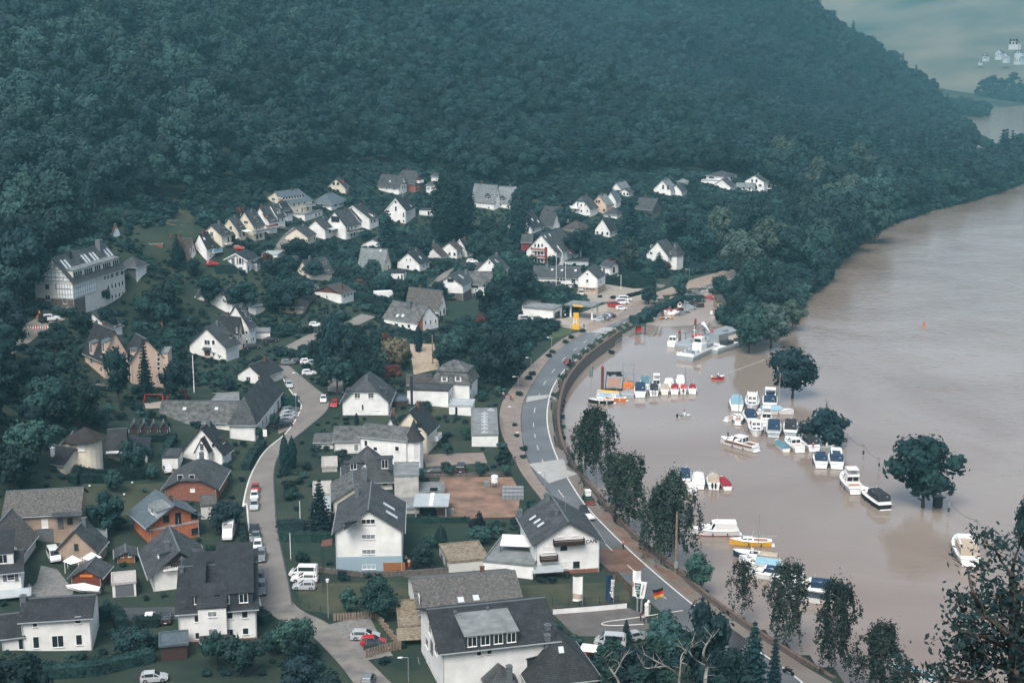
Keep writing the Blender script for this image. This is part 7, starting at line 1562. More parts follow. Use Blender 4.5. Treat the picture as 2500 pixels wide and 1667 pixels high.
boat(1290,996,0,11,3.6,'grey and white steel cruiser beside the red-waterlined one','hullgrey','cruiser','charcoal',wl='rust',group=mg)
cb_=boat(425,1165,-52,10.5,3.2,'classic white motor yacht with a varnished wood band, under way in front of the raft','white','cruiser',wl=None,cab='white',anchor='mid')
on(cb_,'varnished_band',MM['door'],lambda b:b.loft([[(-x*1.02,y,1.0),(-x*1.03,y,1.35),(x*1.03,y,1.35),(x*1.02,y,1.0)]for x,y in((1.45,-4.9),(1.6,-2),(1.6,1),(1.4,3))]))
person(255,978+30,-60,'person in black standing on the bow of the classic motor yacht','blackcloth','blackcloth','stand',z=1.6,dz=-.1)
boat(1225,1252,-22,6.4,2.4,'low white boat under a grey-green cover','white','cover','teal',group=mg)
boat(1450,1258,-22,8.5,3.1,'white sport cruiser with an arched windscreen frame next to the covered boat','white','cruiser',None,group=mg)
boat(1690,1242,-20,9.5,3.4,'white sport cruiser with people in its cockpit, right of the arched one','white','cruiser','charcoal',group=mg);person(1670,1190,180,'person in a red shirt sitting in the cockpit of the sport cruiser','redcloth','denim','sit',z=1.1,dz=.2);
boat(1805,1517,-4,8.5,3.3,'white cabin boat with navy canopy and pale back window, left of a pair','white','cruiser','navy')
boat(2065,1530,-4,9.5,3.5,'white flybridge boat with navy windows, right of the pair','white','cruiser','navy',fly=True)
boat(1895,1205,80,4,1.5,'little grey work skiff drifting by the flooded bush','hullgrey','open')
crop(1700,850,2500,2352)
boat(1150,1047,-16,11,3.7,'white cruiser moored alone, nearest upstream of the flooded tree','white','cruiser',fly=True,fb='white2')
boat(1355,1162,-26,11,3.4,'black-hulled white cruiser with charcoal canopy beside the flooded tree','black','cruiser','charcoal')
boat(155,222,85,3.6,1.6,'small orange-red motor dinghy crossing the harbour','red','open',name='motor_dinghy');person(150,215,90,'person in dark clothes sitting in the orange-red dinghy','blackcloth','denim','sit',z=.5);person(162,216,90,'second person sitting in the orange-red dinghy','bluecloth','denim','sit',z=.5)
crop(1800,1150,2500,2123)
boat(1725,702,-12,12.5,4.2,'large white motor yacht with cream canopy in the open river at the right','white','cruiser','beige',fly=True)
boat(110,640,-85,7,2.4,'dark inflatable speedboat between the yellow sailing boat and the white ones','navy','open','x' if False else None,ob=1,name='speedboat')
ys=boat(98,545,-93,7.8,2.6,'yellow-hulled sailing boat with its mast lowered along the deck','yellow','sail',mast=-1,name='sailing_boat')
boat(165,690,-82,7.5,2.5,'white boat with beige spray hood behind the dark speedboat','white','cruiser','beige')
boat(175,715,-80,7.5,2.5,'white sailing boat with blue cover and slanting mast','white','sail','sky',mast=9,name='sailing_boat')
boat(215,790,-80,7,2.4,'white boat with navy bimini behind the birch','white','cruiser','navy');boat(420,855,-78,8,2.6,'white boat mostly hidden behind the weeping birch','white','cruiser')
boat(545,905,-85,9,2.8,'boat under a large black canopy right of the weeping birch','white','cruiser','navy');boat(535,962,-86,8.5,2.5,'low white boat with black cover nearest the tall birch','white','cover','charcoal')
boat(1290,1530,-70,7,2.4,'white boat with light blue cover at the foot of the foreground branches','white','cover','sky')
crop(1200,1150,1850,1971)
boat(1650,468,-97,9.3,3.0,'white cabin cruiser with red waterline lying broadside by the birches','white','cruiser','whitecloth',wl='wine',anchor='mid')
boat(1430,105,0,8.5,2.9,'boat with royal blue canvas in the small raft by the birches','white','cruiser','navy');boat(1535,132,-3,8,2.9,'boat under full white canvas in the small raft by the birches','white','cruiser','whitecloth')
boat(1645,137,-3,7.6,2.9,'beige-canopied boat with two outboards in the small raft','white','cruiser','beige',ob=2);boat(1748,142,-14,6,2.4,'little white boat with bright red cover at the end of the small raft','white','cover','wine')
boat(1360,158,-80,8,2.7,'white cruiser lying broadside in front of the small raft','white','cruiser',anchor='mid');boat(1487,175,-5,5,2.0,'dark dinghy tied to the small raft','navy','open',ob=1)
crop(1540,680,1840,2138);wg='work fleet of the harbour'
fb_=boat(940,1425,24,19,5.4,'grey push boat with white wheelhouse, nearest craft of the work fleet','hullgrey','barge',deck='hullgrey',name='push_boat',cat='workboat',group=wg,hb=1.3)
on(fb_,'bow_bulwark',MM['white'],lambda b:(b.box(-2.7,2.7,-9.4,-9.1,1.3,2.2),b.box(-2.7,-2.5,-9.1,6,1.3,1.8),b.box(2.5,2.7,-9.1,6,1.3,1.8)));q=on(fb_,'wheelhouse',MM['white'],lambda b:(b.box(-1.5,1.5,-1,3,1.3,3.4),b.loft([[(-1.3,-.6,3.4),(1.3,-.6,3.4),(1.3,2.4,3.4),(-1.3,2.4,3.4)],[(-1.1,-.3,5.2),(1.1,-.3,5.2),(1.1,2.2,5.2),(-1.1,2.2,5.2)]])));link('window',MB().box(-1.05,1.05,-.58,-.5,3.9,4.9).mesh('window',MM['glass']),q)
on(fb_,'deck_gear',MM['steel'],lambda b:([b.cyl((x,y,1.3),(x,y,2.3),.25)for x in(-1.8,1.8)for y in(-7,-4)],b.box(-1,1,-6.5,-5,1.35,2.3),b.box(-1.6,1.6,4,8,1.35,2.4)));on(fb_,'mast',MM['white'],lambda b:(b.cyl((-1.8,1,1.3),(-1.8,1,8.5),.08),b.box(-2.4,-1.2,.97,1.03,7,7.1),b.dome((.6,.5,5.2),.5,.5)))
pb=boat(1300,1275,33,40,9,'long pontoon ferry deck with a white tent and equipment on it','hullgrey','barge',deck='whitecloth',name='pontoon_barge',cat='pontoon',group=wg,hb=1.1)
on(pb,'bulwark',MM['hullgrey'],lambda b:(b.box(-4.5,-4.3,-20,20,1.1,1.6),b.box(4.3,4.5,-20,20,1.1,1.6)));on(pb,'container',MM['steel'],lambda b:b.box(-4,-.5,-12,-6.5,1.15,3.8));on(pb,'deck_mud',MM['beige'],lambda b:b.box(-4.1,4.1,-4,18,1.12,1.17));on(pb,'engine_parts',MM['dark'],lambda b:(b.box(.5,3,-13,-9,1.15,2.3),b.box(1,3.2,-6,-4,1.15,2.0),b.box(1.5,4,3,5,1.15,2.1),b.box(2.2,3.8,12,15,1.15,3.0)))
tn=boat(700,1192,8,9,3,'little white workboat with a dark windscreen beside the brown mooring pile','white','cruiser',None,group=wg,name='workboat',cat='workboat')
p2=boat(880,1210,30,34,6,'second grey pontoon alongside, carrying pipes and gangways','hullgrey','barge',deck='hullgrey',name='pontoon_barge',cat='pontoon',group=wg,hb=1.0)
on(p2,'gangway_frames',MM['steel'],lambda b:([b.box(-2.8,-2.6,-14+4*i,-13.8+4*i,1,3.4)for i in range(7)],b.box(-2.8,-2.6,-14,12,3.3,3.45),b.box(-1.5,1.5,2,10,1.05,1.6),b.box(0,2.5,-12,-6,1.05,1.9)))
pz=1.15;g=G(1200,1000,1.15);bits('deck_tent','white sun sail tent on the long pontoon','tent',g,math.radians(-30),[('canvas',MM['white'],lambda b:b.add([(-3,0,2.2),(0,.5,4.2),(4,-1,1.6),(0,3.5,4.0),(-3,3,2.0)],[(0,1,4),(1,3,4),(1,2,3)])),('pole',MM['steel'],lambda b:(b.cyl((0,.5,0),(0,.5,4.2),.06),b.cyl((-3,0,0),(-3,0,2.2),.05),b.cyl((0,3.5,0),(0,3.5,4),.06),b.cyl((4,-1,0),(4,-1,1.6),.05),b.cyl((-3,3,0),(-3,3,2),.05)))])
g=G(1165,1035,1.15);bits('rescue_boat','small red inflatable on the deck of the long pontoon','boat',g,.3,[('tube',MM['red'],lambda b:(b.cyl((-1.3,0,.4),(1.3,0,.4),.4),b.cyl((-1.3,1.2,.4),(1.3,1.2,.4),.4),b.cyl((1.3,0,.4),(1.7,.6,.5),.38),b.cyl((1.3,1.2,.4),(1.7,.6,.5),.38))),('floor',MM['dark'],lambda b:b.box(-1.3,1.2,.1,1.1,.2,.35))])
g=G(1410,970,1.15);person(1395,965,200,'worker in red overalls on the long pontoon, left of another','redcloth','redcloth',z=1.17,group='workers in red on the pontoon');person(1425,965,160,'worker in red overalls on the long pontoon, right of another','redcloth','redcloth',z=1.17,group='workers in red on the pontoon')
# mooring piles
def pile(px,by,ty,label,m='rust',r=.4,lean=0):
 g=G(px,by,0);h_=h_for(g.x,g.y,P(0,ty)[1]);o=bits('mooring_pile',label,'mooring pile',g,0,[('shaft',MM[m],lambda b:b.cyl((0,0,-1),(lean,0,h_-.7),r)),('cap',MM['maroon'],lambda b:b.cyl((lean,0,h_-.7),(lean,0,h_),r*1.05,.08))]);return o
pile(845,1130,890,'brown tubular mooring pile beside the little white workboat');pile(1120,890,690,'upright brown mooring pile behind the white tent');pile(1145,900,770,'brown pile leaning to the right behind the white tent','wood',.4,4)
crop(1430,880,1730,2352);pile(315,655,90,'tall red-brown mooring pile beside the terracotta-decked barge')
# harbour yard things
crop(1540,680,1840,2138)
h=H((1640,640),560,1500,'14',6,'flat',None,'tan','brown','brown-edged flat shed at the back of the harbour yard','shed','shed',he=4.5,down=1,short='harbour shed')
for(x0,y0,x1,y1,l)in((395,1005,500,850,'left plank ramp beam rising out of the harbour water'),(480,1008,560,895,'right plank ramp beam rising out of the harbour water')):
 a_=G(x0,y0,0);b_=G(x1,y1,.0);o=empty('slipway_beam',a_,0,l,'slipway beam');mb=MB();d=b_-a_;mb.cyl((0,0,-.1),(d.x*.72,d.y*.72,1.2),.3,.3,4);mb.obj('beam',MM['wood'],o)
junk=[(620,600,'red','red float on the harbour yard, left of two'),(745,590,'red','red float on the harbour yard, right of two'),(790,640,'white','white buoy by the red floats'),(700,650,'white2','white rounded tank by the red floats')]
for x,y,c,l in junk:g=G(x,y);bits('float',l,'float',g,R.random(),[('shell',MM[c],lambda b:(b.cyl((-1.1,0,.7),(1.1,0,.7),.7),b.cyl((-1.35,0,.7),(-1.1,0,.7),.3,.7),b.cyl((1.1,0,.7),(1.35,0,.7),.7,.3)))],group='floats and buoys on the yard')
for i,(x,y,c,l)in enumerate(((300,735,'yellow','yellow pedal boat in the yard corner'),(360,720,'white','long white canoe in the yard corner'),(350,760,'green','green kayak in the yard corner'),(550,712,'orange','orange kayak in the yard'),(640,700,'whitecloth','white small craft in the yard'),(710,705,'yellow','yellow kayak nearest the slipway'))):
 g=G(x,y);boat_k=bits('kayak',l,'kayak',g,math.radians(-70+10*i),[('hull',MM[c],lambda b:b.loft([[(-.02,-2.2,.4),(.02,-2.2,.4),(0,-2.2,.3)],[(-.4,-1,.5),(.4,-1,.5),(0,-1,.1)],[(-.45,0,.5),(.45,0,.5),(0,0,.08)],[(-.4,1,.5),(.4,1,.5),(0,1,.1)],[(-.02,2.2,.45),(.02,2.2,.45),(0,2.2,.35)]])),('cockpit',MM['black'],lambda b:b.box(-.25,.25,-.5,.5,.5,.54))],group='small craft stored on the yard',z=.1)
for i,(x,y,l,c)in enumerate(((430,600,'grey steel pontoon section leaning on the hedge','steel'),(480,650,'pile of grey gangway sections in the yard','steel'),(870,500,'white container cab among the stored gear','white'),(990,470,'grey crane jib lying along the hedge','steel'),(900,580,'dark winch block in the middle of the yard','dark'),(1060,540,'grey steel frame stack near the gate','hullgrey'),(950,600,'grey engine block on the yard','steel'),(1190,500,'dark steel skip near the gate','dark'),(860,640,'long pale plank trestle on the yard','steel'),(1080,430,'rolled grey net bundle by the gate','hullgrey'))):
 g=G(x,y);bits('stored_gear',l,'stored gear',g,math.radians(20+25*i),[('frame',MM[c],lambda b:[b.box(-2+R.uniform(0,1),R.uniform(.5,2.2),-1+k*.5,-.75+k*.5,.1+k*.3*R.random(),.5+k*.35)for k in range(4)]),('cross_bar',MM['steel' if i%2 else 'rust'],lambda b:[b.cyl((-1.8+k,-1,.2+.2*k),(1.2+k*.4,1,.8+.2*k),.09)for k in range(4)])],group='gear stored on the harbour yard')
for i in range(16):
 x=260+i*58+R.uniform(-20,20);y=700-i*17+R.uniform(-25,45);g=G(x,y);m_=R.choice(('steel','dark','white2','hullgrey','rust','lead'))
 bits('stored_crate','%s crate or machine part left on the harbour yard'%{'steel':'grey steel','dark':'dark','white2':'off-white','hullgrey':'blue-grey','rust':'rusty red','lead':'slate grey'}[m_],'crate',g,R.uniform(0,3),[('box',MM[m_],lambda b:b.box(-R.uniform(.5,1.3),R.uniform(.5,1.3),-.6,R.uniform(.4,.9),0,R.uniform(.5,1.7))),('strap',MM['dark'],lambda b:b.box(-.06,.06,-.62,.92,0,1.72))],group='crates left on the harbour yard')
g=G(1450,620);bits('forklift','dirty orange and white forklift in front of the harbour shed','forklift',g,2.8,[('body',MM['orange'],lambda b:b.box(-.7,.7,-1,1,.4,1.3)),('cab',MM['steel'],lambda b:(b.box(-.6,.6,-.6,.5,2.1,2.2),[b.cyl((x,y,1.3),(x,y,2.1),.05)for x in(-.55,.55)for y in(-.5,.4)])),('load',MM['white2'],lambda b:b.box(-1,1,1.1,2.2,.3,1.3)),('wheels',MM['black'],lambda b:wheels(b,((-.7,-.6),(.7,-.6),(-.7,.7),(.7,.7)),.35))])
g=G(1300,500);bits('yard_gate','steel-framed yard gate with diagonal brace','gate',g,.2,[('frame',MM['steel'],lambda b:(b.box(-1.4,-1.25,0,.1,0,3),b.box(1.25,1.4,0,.1,0,3),b.box(-1.25,1.25,0,.1,2.8,2.95),b.box(-1.25,1.25,0,.1,.3,.42),b.cyl((-1.2,.05,.4),(1.2,.05,2.8),.05)))])
g=G(165,965,.2);bits('gauge_hut','small open hut with a red panel at the end of the harbour fence','hut',g,.2,[('roof',MM['dark'],lambda b:b.box(-1.9,1.7,-1,1,2.8,2.95)),('panel',MM['red'],lambda b:b.box(-1.7,.2,-.2,0,.8,2.8)),('post',MM['dark'],lambda b:(b.box(1.3,1.5,-.8,-.6,-1,2.8),b.box(-1.7,-1.5,-.8,-.6,-1,2.8)))])
# ================================================================== river gauge posts and cable
crop(1700,850,2500,2352);posts=[]
for i,(x,by,ty)in enumerate(((1075,712,605),(1197,800,690),(1310,880,785),(1807,1215,1095),(2010,1340,1230),(2085,1385,1270),(2197,1455,1340))):
 g=G(x,by,0);h_=h_for(g.x,g.y,P(0,ty)[1]);posts.append((g,h_));bits('cable_post','drowned lamp post of the cable line, number %s counted from the bush'%('one','two','three','four','five','six','seven')[i],'post',g,0,[('pole',MM['steel'],lambda b:(b.cyl((0,0,-1),(0,0,h_),.07),b.box(-.4,.4,-.03,.03,h_-.4,h_-.34))),('fixing',MM['dark'],lambda b:b.box(-.18,.18,-.1,.1,h_*.35,h_*.6)),('lamp',MM['lead'],lambda b:b.box(-.55,-.15,-.1,.1,h_-.35,h_-.2))],group='posts of the cable line in the river')
for nm,seq in(('upstream',(0,1,2)),('downstream',(3,4,5,6))):
 g0=posts[seq[0]][0];o=empty('overhead_cable',(g0.x,g0.y,0),0,'thin sagging cable along the %s drowned posts'%nm,'cable');mb=MB()
 for a_,b_ in zip(seq[:-1],seq[1:]):
  A_=posts[a_][0]+Vector((0,0,posts[a_][1]))-Vector((g0.x,g0.y,0));B_=posts[b_][0]+Vector((0,0,posts[b_][1]))-Vector((g0.x,g0.y,0));n_=8
  pts=[A_.lerp(B_,k/n_)-Vector((0,0,1.0*4*(k/n_)*(1-k/n_)))for k in range(n_+1)];mb.tube(pts,.035,4)
 mb.obj('cable',MM['dark'],o)
g=G(1730,1140,0);bits('flooded_kiosk','dark top of a flooded ticket box beside the tree','kiosk',g,.2,[('box',MM['dark'],lambda b:b.box(-.8,.8,-.6,.6,-1,2.3)),('lid',MM['lead'],lambda b:b.box(-.95,.95,-.75,.75,2.3,2.45))])
crop(1430,880,1730,2352);g=G(98,740,0);h_=h_for(g.x,g.y,P(0,50)[1]);bits('gauge_mast','slim marker mast with boards left of the red-brown pile','mast',g,0,[('pole',MM['steel'],lambda b:b.cyl((0,0,-1),(0,0,h_),.07)),('board',MM['lead'],lambda b:(b.box(-.5,.5,-.05,.05,h_*.62,h_*.8),b.box(0,.7,-.04,.04,h_*.82,h_*.92)))])
g=G(1905,500,0);bits('marker_pole','thin brown pole behind the second boat row','pole',g,0,[('pole',MM['wood'],lambda b:b.cyl((0,0,-1),(0,0,5.5),.06))])
crop(0,0,2500,2352);g=G(2122,748,0);bits('buoy','orange-red navigation buoy in the middle of the river','buoy',g,0,[('float',MM['orange'],lambda b:b.cyl((0,0,-.3),(0,0,.5),.5)),('topmark',MM['red'],lambda b:b.cyl((0,0,.5),(0,0,1.4),.3,.08))])
# ================================================================== flags, signs, lamps
def flag(px,by,ty,label,fw,fh,cols,side=-1,ztop=.97,text=None,shape='banner',sway=.35):
 g=G(px,by);h_=h_for(g.x,g.y,P(0,ty)[1])-g.z;a=math.atan2(g.x,g.y);o=empty('flagpole',(g.x,g.y,g.z),-a,label,'flag');MB().cyl((0,0,0),(0,0,h_),.06,.04,6).obj('pole',MM['steel'],o)
 n=8;tot=fh;z1=h_*ztop;mb=MB();k0=0;ms=[]
 for i,(fr,m)in enumerate(cols):
  za=z1-tot*k0;zb=z1-tot*(k0+fr);k0+=fr
  for j in range(n):
   u0,u1=j/n,(j+1)/n;f_=lambda u,z:(side*(.06+u*fw*(.92-.25*((z1-z)/tot if shape=='droop' else 0))),sway*.5*math.sin(u*5+z*1.3),z-(.22*fw*u if shape!='banner' else .12*u*fw*math.sin(z)))
   mb.add([f_(u0,za),f_(u1,za),f_(u1,zb),f_(u0,zb)],[(0,1,2,3)],i)
 q=link('flag',mb.mesh('flag',[MM[c]for _,c in cols]),o)
 if text:text_part(text,fw*.62,q,(side*fw*.35,-.28,z1-tot*.5),(math.pi/2,math.pi/2,0),MM['white'])
 return o
crop(1380,1370,1680,2352)
flag(332,945,280,'tall white banner flag with a tan block standing before the white wall',1.7,4.0,((.72,'white'),(.2,'beige'),(.08,'white')))
flag(925,900,255,'navy beer banner with slanting white lettering',1.35,4.2,((.3,'navy'),(.7,'navy')),text='Bitburger')
flag(1440,940,150,'white crumpled banner with an orange patch behind the café sign',1.4,4.4,((.45,'white'),(.2,'orangecloth'),(.35,'white')))
flag(1868,1190,490,'German flag hanging from a thin pole by the road',1.9,1.5,((.34,'blackcloth'),(.33,'redcloth'),(.33,'gold')),ztop=.98,shape='droop')
g=G(1420,950);a=math.atan2(g.x,g.y);o=empty('cafe_sign',(g.x,g.y,g.z),-a+math.radians(-12),'trapezoid green and white café sign on two posts by the car park','sign');sh_=h_for(g.x,g.y,P(0,390)[1])-g.z;sb_=h_for(g.x,g.y,P(0,695)[1])-g.z
for x in(-.35,.35):MB().box(x-.12,x+.12,-.12,.12,-.5,sb_+.3).obj('post',MM['steel'],o)
MB().loft([[(-.55,y,sb_),(.75,y,sb_),(1.15,y,sh_),(-1.05,y,sh_)]for y in(-.2,.2)]).obj('sign_box',MM['white'],o);MB().loft([[(-.42,y,sb_+.15),(.0,y,sb_+.15),(.22,y,sh_-.18),(-.88,y,sh_-.18)]for y in(-.24,-.21)]).obj('green_panel',MM['green'],o)
for k,(t_,s_)in enumerate((('CAFE',.34),('die',.3),('Mosel',.36),('Stube',.3))):text_part(t_,s_,o,(-.33,-.26,sh_-.62-k*.42),(math.pi/2,0,0),MM['white'])
text_part('RESTAURANT',.3,o,(.62,-.22,(sb_+sh_)/2+.1),(math.pi/2,math.radians(-78),0),MM['green'])
crop(1360,700,1460,1206);g=G(555,1245);a=math.atan2(g.x,g.y);o=empty('price_pylon',(g.x,g.y,g.z),-a,'tall yellow petrol price pylon at the roadside','sign');ph=h_for(g.x,g.y,P(0,765)[1])-g.z
MB().box(-.85,.85,-.25,.25,0,ph).obj('pylon',MM['yellow'],o);MB().box(-.8,.3,-.28,-.26,ph*.34,ph*.62).obj('price_panel',MM['white2'],o);MB().box(-1.2,1.0,-.8,.8,-.1,ph*.3).obj('base_box',MM['yellow'],o)
for k in range(4):text_part('1.5'+'9345'[k],.34,o,(-.25,-.3,ph*.55-k*.42),(math.pi/2,0,0),MM['black'],name='price')
_lamps={}
def lamp(px,by,ty,label=None,style='arm'):
 g=G(px,by);h_=max(3,h_for(g.x,g.y,P(0,ty)[1])-g.z);o=empty('street_lamp',(g.x,g.y,g.z),-math.atan2(g.x,g.y),label or 'street lamp','street lamp','street lamps of the village')
 b=MB();b.cyl((0,0,-.2),(0,0,h_),.08,.05,6)
 if style=='arm':b.cyl((0,0,h_),(-1.0,0,h_+.1),.04,.03,5)
 b.obj('pole',MM['steel'],o)
 l=MB();l.box(-1.5,-.8,-.12,.12,h_-.02,h_+.12)if style=='arm' else l.cyl((0,0,h_),(0,0,h_+.5),.2,.28,8);l.obj('lantern',MM['white'],o)
crop(1200,650,1850,2038)
for x,by,ty,w_ in((205,970,845,'first lamp of the walk, under the big trees'),(175,1225,1075,'lamp in the middle of the brown paved walk'),(235,1370,1285,'lamp at the lower end of the brown paved walk'),(303,812,700,'lamp beside the walk at the bend'),(460,640,545,'lamp by the fenced allotment'),(990,175,70,'tall lamp beside the long dark hedge'),(1512,120,25,'lamp on the far pavement of the junction')):lamp(x,by,ty,'street %s'%w_)
crop(1200,1150,1850,1971);lamp(395,170,12,'hooked street lamp beside the riverside road by the building site')
g=G(1362,760);hh=h_for(g.x,g.y,P(0,300)[1])-g.z;bits('power_pole','tall dark wooden pole with a junction box in front of the weeping birch','pole',g,0,[('shaft',MM['wood'],lambda b:b.cyl((0,0,-1),(0,0,hh),.24,.17)),('junction_box',MM['steel'],lambda b:b.box(-.3,.3,-.45,-.2,1.2,2.4))])
crop(600,1150,1250,1971);lamp(612,1085,820,'street lamp at the corner of the meadow by the patched street','post');lamp(1205,1560,1378,'street lamp beside the outside steps at the bottom');
g=G(333,650);hh=h_for(g.x,g.y,P(0,458)[1])-g.z;bits('white_pole','plain white pole on the small lawn beside the tall white gable house','pole',g,0,[('shaft',MM['white'],lambda b:b.cyl((0,0,0),(0,0,hh),.07))])
g=G(403,372);hh=h_for(g.x,g.y,P(0,222)[1])-g.z;bits('white_pole','plain pale pole beside the dark conifer','pole',g,0,[('shaft',MM['white'],lambda b:b.cyl((0,0,0),(0,0,hh),.07))])
crop(600,800,1250,2038);lamp(408,530,345,'street lamp at the inner side of the bend');lamp(388,720,520,'street lamp beside the diagonal parking row','post');
g=G(1430,275);hh=h_for(g.x,g.y,P(0,55)[1])-g.z;bits('power_pole','grey wooden pole in front of the straw-coloured bed','pole',g,0,[('shaft',MM['wood'],lambda b:b.cyl((0,0,0),(0,0,hh),.2,.14))])
g=G(150,890);bits('street_sign','white notice board on a post beside the street','sign',g,0,[('post',MM['steel'],lambda b:b.cyl((0,0,0),(0,0,3.4),.05)),('board',MM['white'],lambda b:b.box(-.45,.45,-.06,.02,1.8,3.4))])
crop(0,700,650,2038);g=G(1487,810);hh=h_for(g.x,g.y,P(0,525)[1])-g.z;bits('white_mast','tall white mast at the corner of the school hall roof','mast',g,0,[('shaft',MM['white'],lambda b:b.cyl((0,0,0),(0,0,hh),.14,.1))])
flag(1243,310,250,'small German flag on a garden pole among the shrubs',1.0,1.6,((.34,'blackcloth'),(.33,'redcloth'),(.33,'gold')))
crop(1250,380,1950,2352)
for x,by,ty,l in((362,1130,800,'tall white flagpole left of the pair before the long white building'),(438,1105,875,'second white flagpole before the long white building'),(893,1100,985,'lamp mast at the end of the dark hedge')):g=G(x,by);hh=h_for(g.x,g.y,P(0,ty)[1])-g.z;bits('white_mast',l,'mast',g,0,[('shaft',MM['white'],lambda b:b.cyl((0,0,0),(0,0,hh),.1,.07)),('finial',MM['white'],lambda b:b.dome((0,0,hh),.15,.15,8,3))])
# ================================================================== small garden things
crop(0,1150,650,1971)
def gazebo(px,py,l,w=2.3):
 g=G(px,py);bits('garden_tent',l,'garden tent',g,.1,[('canopy',MM['white'],lambda b:(b.cyl((0,0,1.9),(0,0,2.9),w*.74,.05,4),)),('leg',MM['white'],lambda b:[b.cyl((x*w*.5,y*w*.5,-.3),(x*w*.5,y*w*.5,2.15),.06)for x in(-1,1)for y in(-1,1)])])
gazebo(545,740,'white peaked garden tent, left of a pair behind the red-brown shed');gazebo(685,715,'white peaked garden tent, right of a pair behind the red-brown shed')
g=G(625,905);tb_=bits('trailer_boat','speedboat under a white tarpaulin on a trailer in front of the red-brown shed','boat',g,math.radians(-95+180),[('hull',MM['white'],lambda b:b.loft([[(-.95,-2.8,.9),(.95,-2.8,.9),(.5,-2.8,.35),(-.5,-2.8,.35)],[(-1.0,.5,1.0),(1.0,.5,1.0),(.4,.5,.35),(-.4,.5,.35)],[(-.05,3.1,1.3),(.05,3.1,1.3),(.03,2.9,.9),(-.03,2.9,.9)]])),('tarpaulin',MM['white2'],lambda b:b.loft([[(-1.0,-2.8,.92),(0,-2.8,1.3),(1.0,-2.8,.92)],[(-1.05,0,1.0),(0,0,1.9),(1.05,0,1.0)],[(-.06,3.1,1.32),(0,3.1,1.4),(.06,3.1,1.32)]])),('outboard_motor',MM['black'],lambda b:b.box(-.25,.25,-3.4,-2.9,.6,1.5)),('wheels',MM['black'],lambda b:wheels(b,((-1,-.6),(1,-.6)),.32))])
g=G(1065,160);bits('bird_table','small green garden table on the brown patch of the lawn','table',g,0,[('top',MM['green'],lambda b:b.box(-.6,.6,-.5,.5,.8,.86)),('leg',MM['green'],lambda b:b.box(-.1,.1,-.1,.1,0,.8))])
for x,y in((665,130),(980,105),(920,192)):g=G(x,y);bits('globe_lamp','white globe lamp standing on the brownish lawn','lamp',g,0,[('globe',MM['white'],lambda b:(b.dome((0,0,.6),.22,.22,10,4),b.cyl((0,0,.42),(0,0,.6),.12,.22))),('stem',MM['dark'],lambda b:b.cyl((0,0,0),(0,0,.45),.03))],'globe lamps on the lawn')
crop(0,700,650,2038)
for x,l in((1180,'red swing frame, left of the two in the playground'),(1355,'red swing frame, right of the two in the playground')):
 g=G(x,905 if x<1200 else 880);bits('swing_frame',l,'swing',g,0,[('frame',MM['rust' if False else 'red'],lambda b:(b.cyl((-2,0,2.6),(2,0,2.6),.09),[b.cyl((s*2,0,2.6),(s*2.4,t_*1.0,0),.08)for s in(-1,1)for t_ in(-1,1)])),('seat',MM['black'],lambda b:(b.box(-1.2,-.8,-.1,.1,.5,.55),b.cyl((-1.2,0,.5),(-1.2,0,2.6),.015),b.cyl((-.8,0,.5),(-.8,0,2.6),.015)))])
full();patch('sand_pit',[(352,985),(395,980),(400,996),(356,998)],M('pale_sand',(.42,.36,.29),.95,.1,1),.08,2)
crop(600,1150,1250,1971)
# building site
for i,(x,y,l)in enumerate(((1520,320,'single dark pallet of blocks on the red soil'),(1785,115,'grey pallet beside the white tank'),)):g=G(x,y);bits('block_pallet',l,'pallet',g,.2*i,[('blocks',WALL['block'],lambda b:[b.box(-.6+.41*a_,-.22+.41*a_,-.5+.5*c_,-.03+.5*c_,.15+.35*k,.48+.35*k)for a_ in range(3)for c_ in range(2)for k in range(3)]),('pallet',MM['wood'],lambda b:b.box(-.7,.7,-.6,.6,0,.14))])
g=G(1843,122);bits('concrete_silo','white cement silo tank standing at the edge of the building site','silo',g,0,[('tank',MM['white'],lambda b:(b.cyl((0,0,1.2),(0,0,2.4),.75),b.dome((0,0,2.4),.75,.4),b.cyl((0,0,.6),(0,0,1.2),.2,.75))),('legs',MM['steel'],lambda b:[b.cyl((x,y,0),(x*.8,y*.8,1.4),.06)for x in(-.7,.7)for y in(-.7,.7)])])
crop(1200,1150,1850,1971)
for r_ in range(3):
 for c_ in range(5):
  g=G(105+c_*30,205-r_*28);bits('pipe_stack','grey bundle of concrete pipes on the building site','pipes',g,.1,[('pipe',MM['pipes'],lambda b:[b.cyl((-.5+.34*i,-.6,.2+.34*k),(-.5+.34*i,.6,.2+.34*k),.16,.16,8)for i in range(3)for k in range(3)])],'grey concrete pipe bundles on the building site')
# white wall of the car park with green fence above
def wallrun(name,pts,h_,m,label,cat='wall',th=.25,z=None,cap=None):
 W_=resample([G(*p,z)for p in pts],3);o=empty(name,W_[0],0,label,cat);mb=MB();mc=MB()
 for a_,b_ in zip(W_[:-1],W_[1:]):
  d=b_-a_;d.z=0;d.normalize();nn=Vector((-d.y,d.x,0))*th/2
  A0,B0=a_-W_[0],b_-W_[0]
  for q,z0,z1,k in((mb,-.8,h_,1),(mc,h_,h_+.1,1.3)):
   n2=nn*k;q.add([A0+n2+Vector((0,0,z0)),A0-n2+Vector((0,0,z0)),B0-n2+Vector((0,0,z0)),B0+n2+Vector((0,0,z0)),A0+n2+Vector((0,0,z1)),A0-n2+Vector((0,0,z1)),B0-n2+Vector((0,0,z1)),B0+n2+Vector((0,0,z1))],[(0,1,5,4),(1,2,6,5),(2,3,7,6),(3,0,4,7),(4,5,6,7)])
 mb.obj('wall_face',m,o)
 if cap:mc.obj('coping',cap,o)
 return o
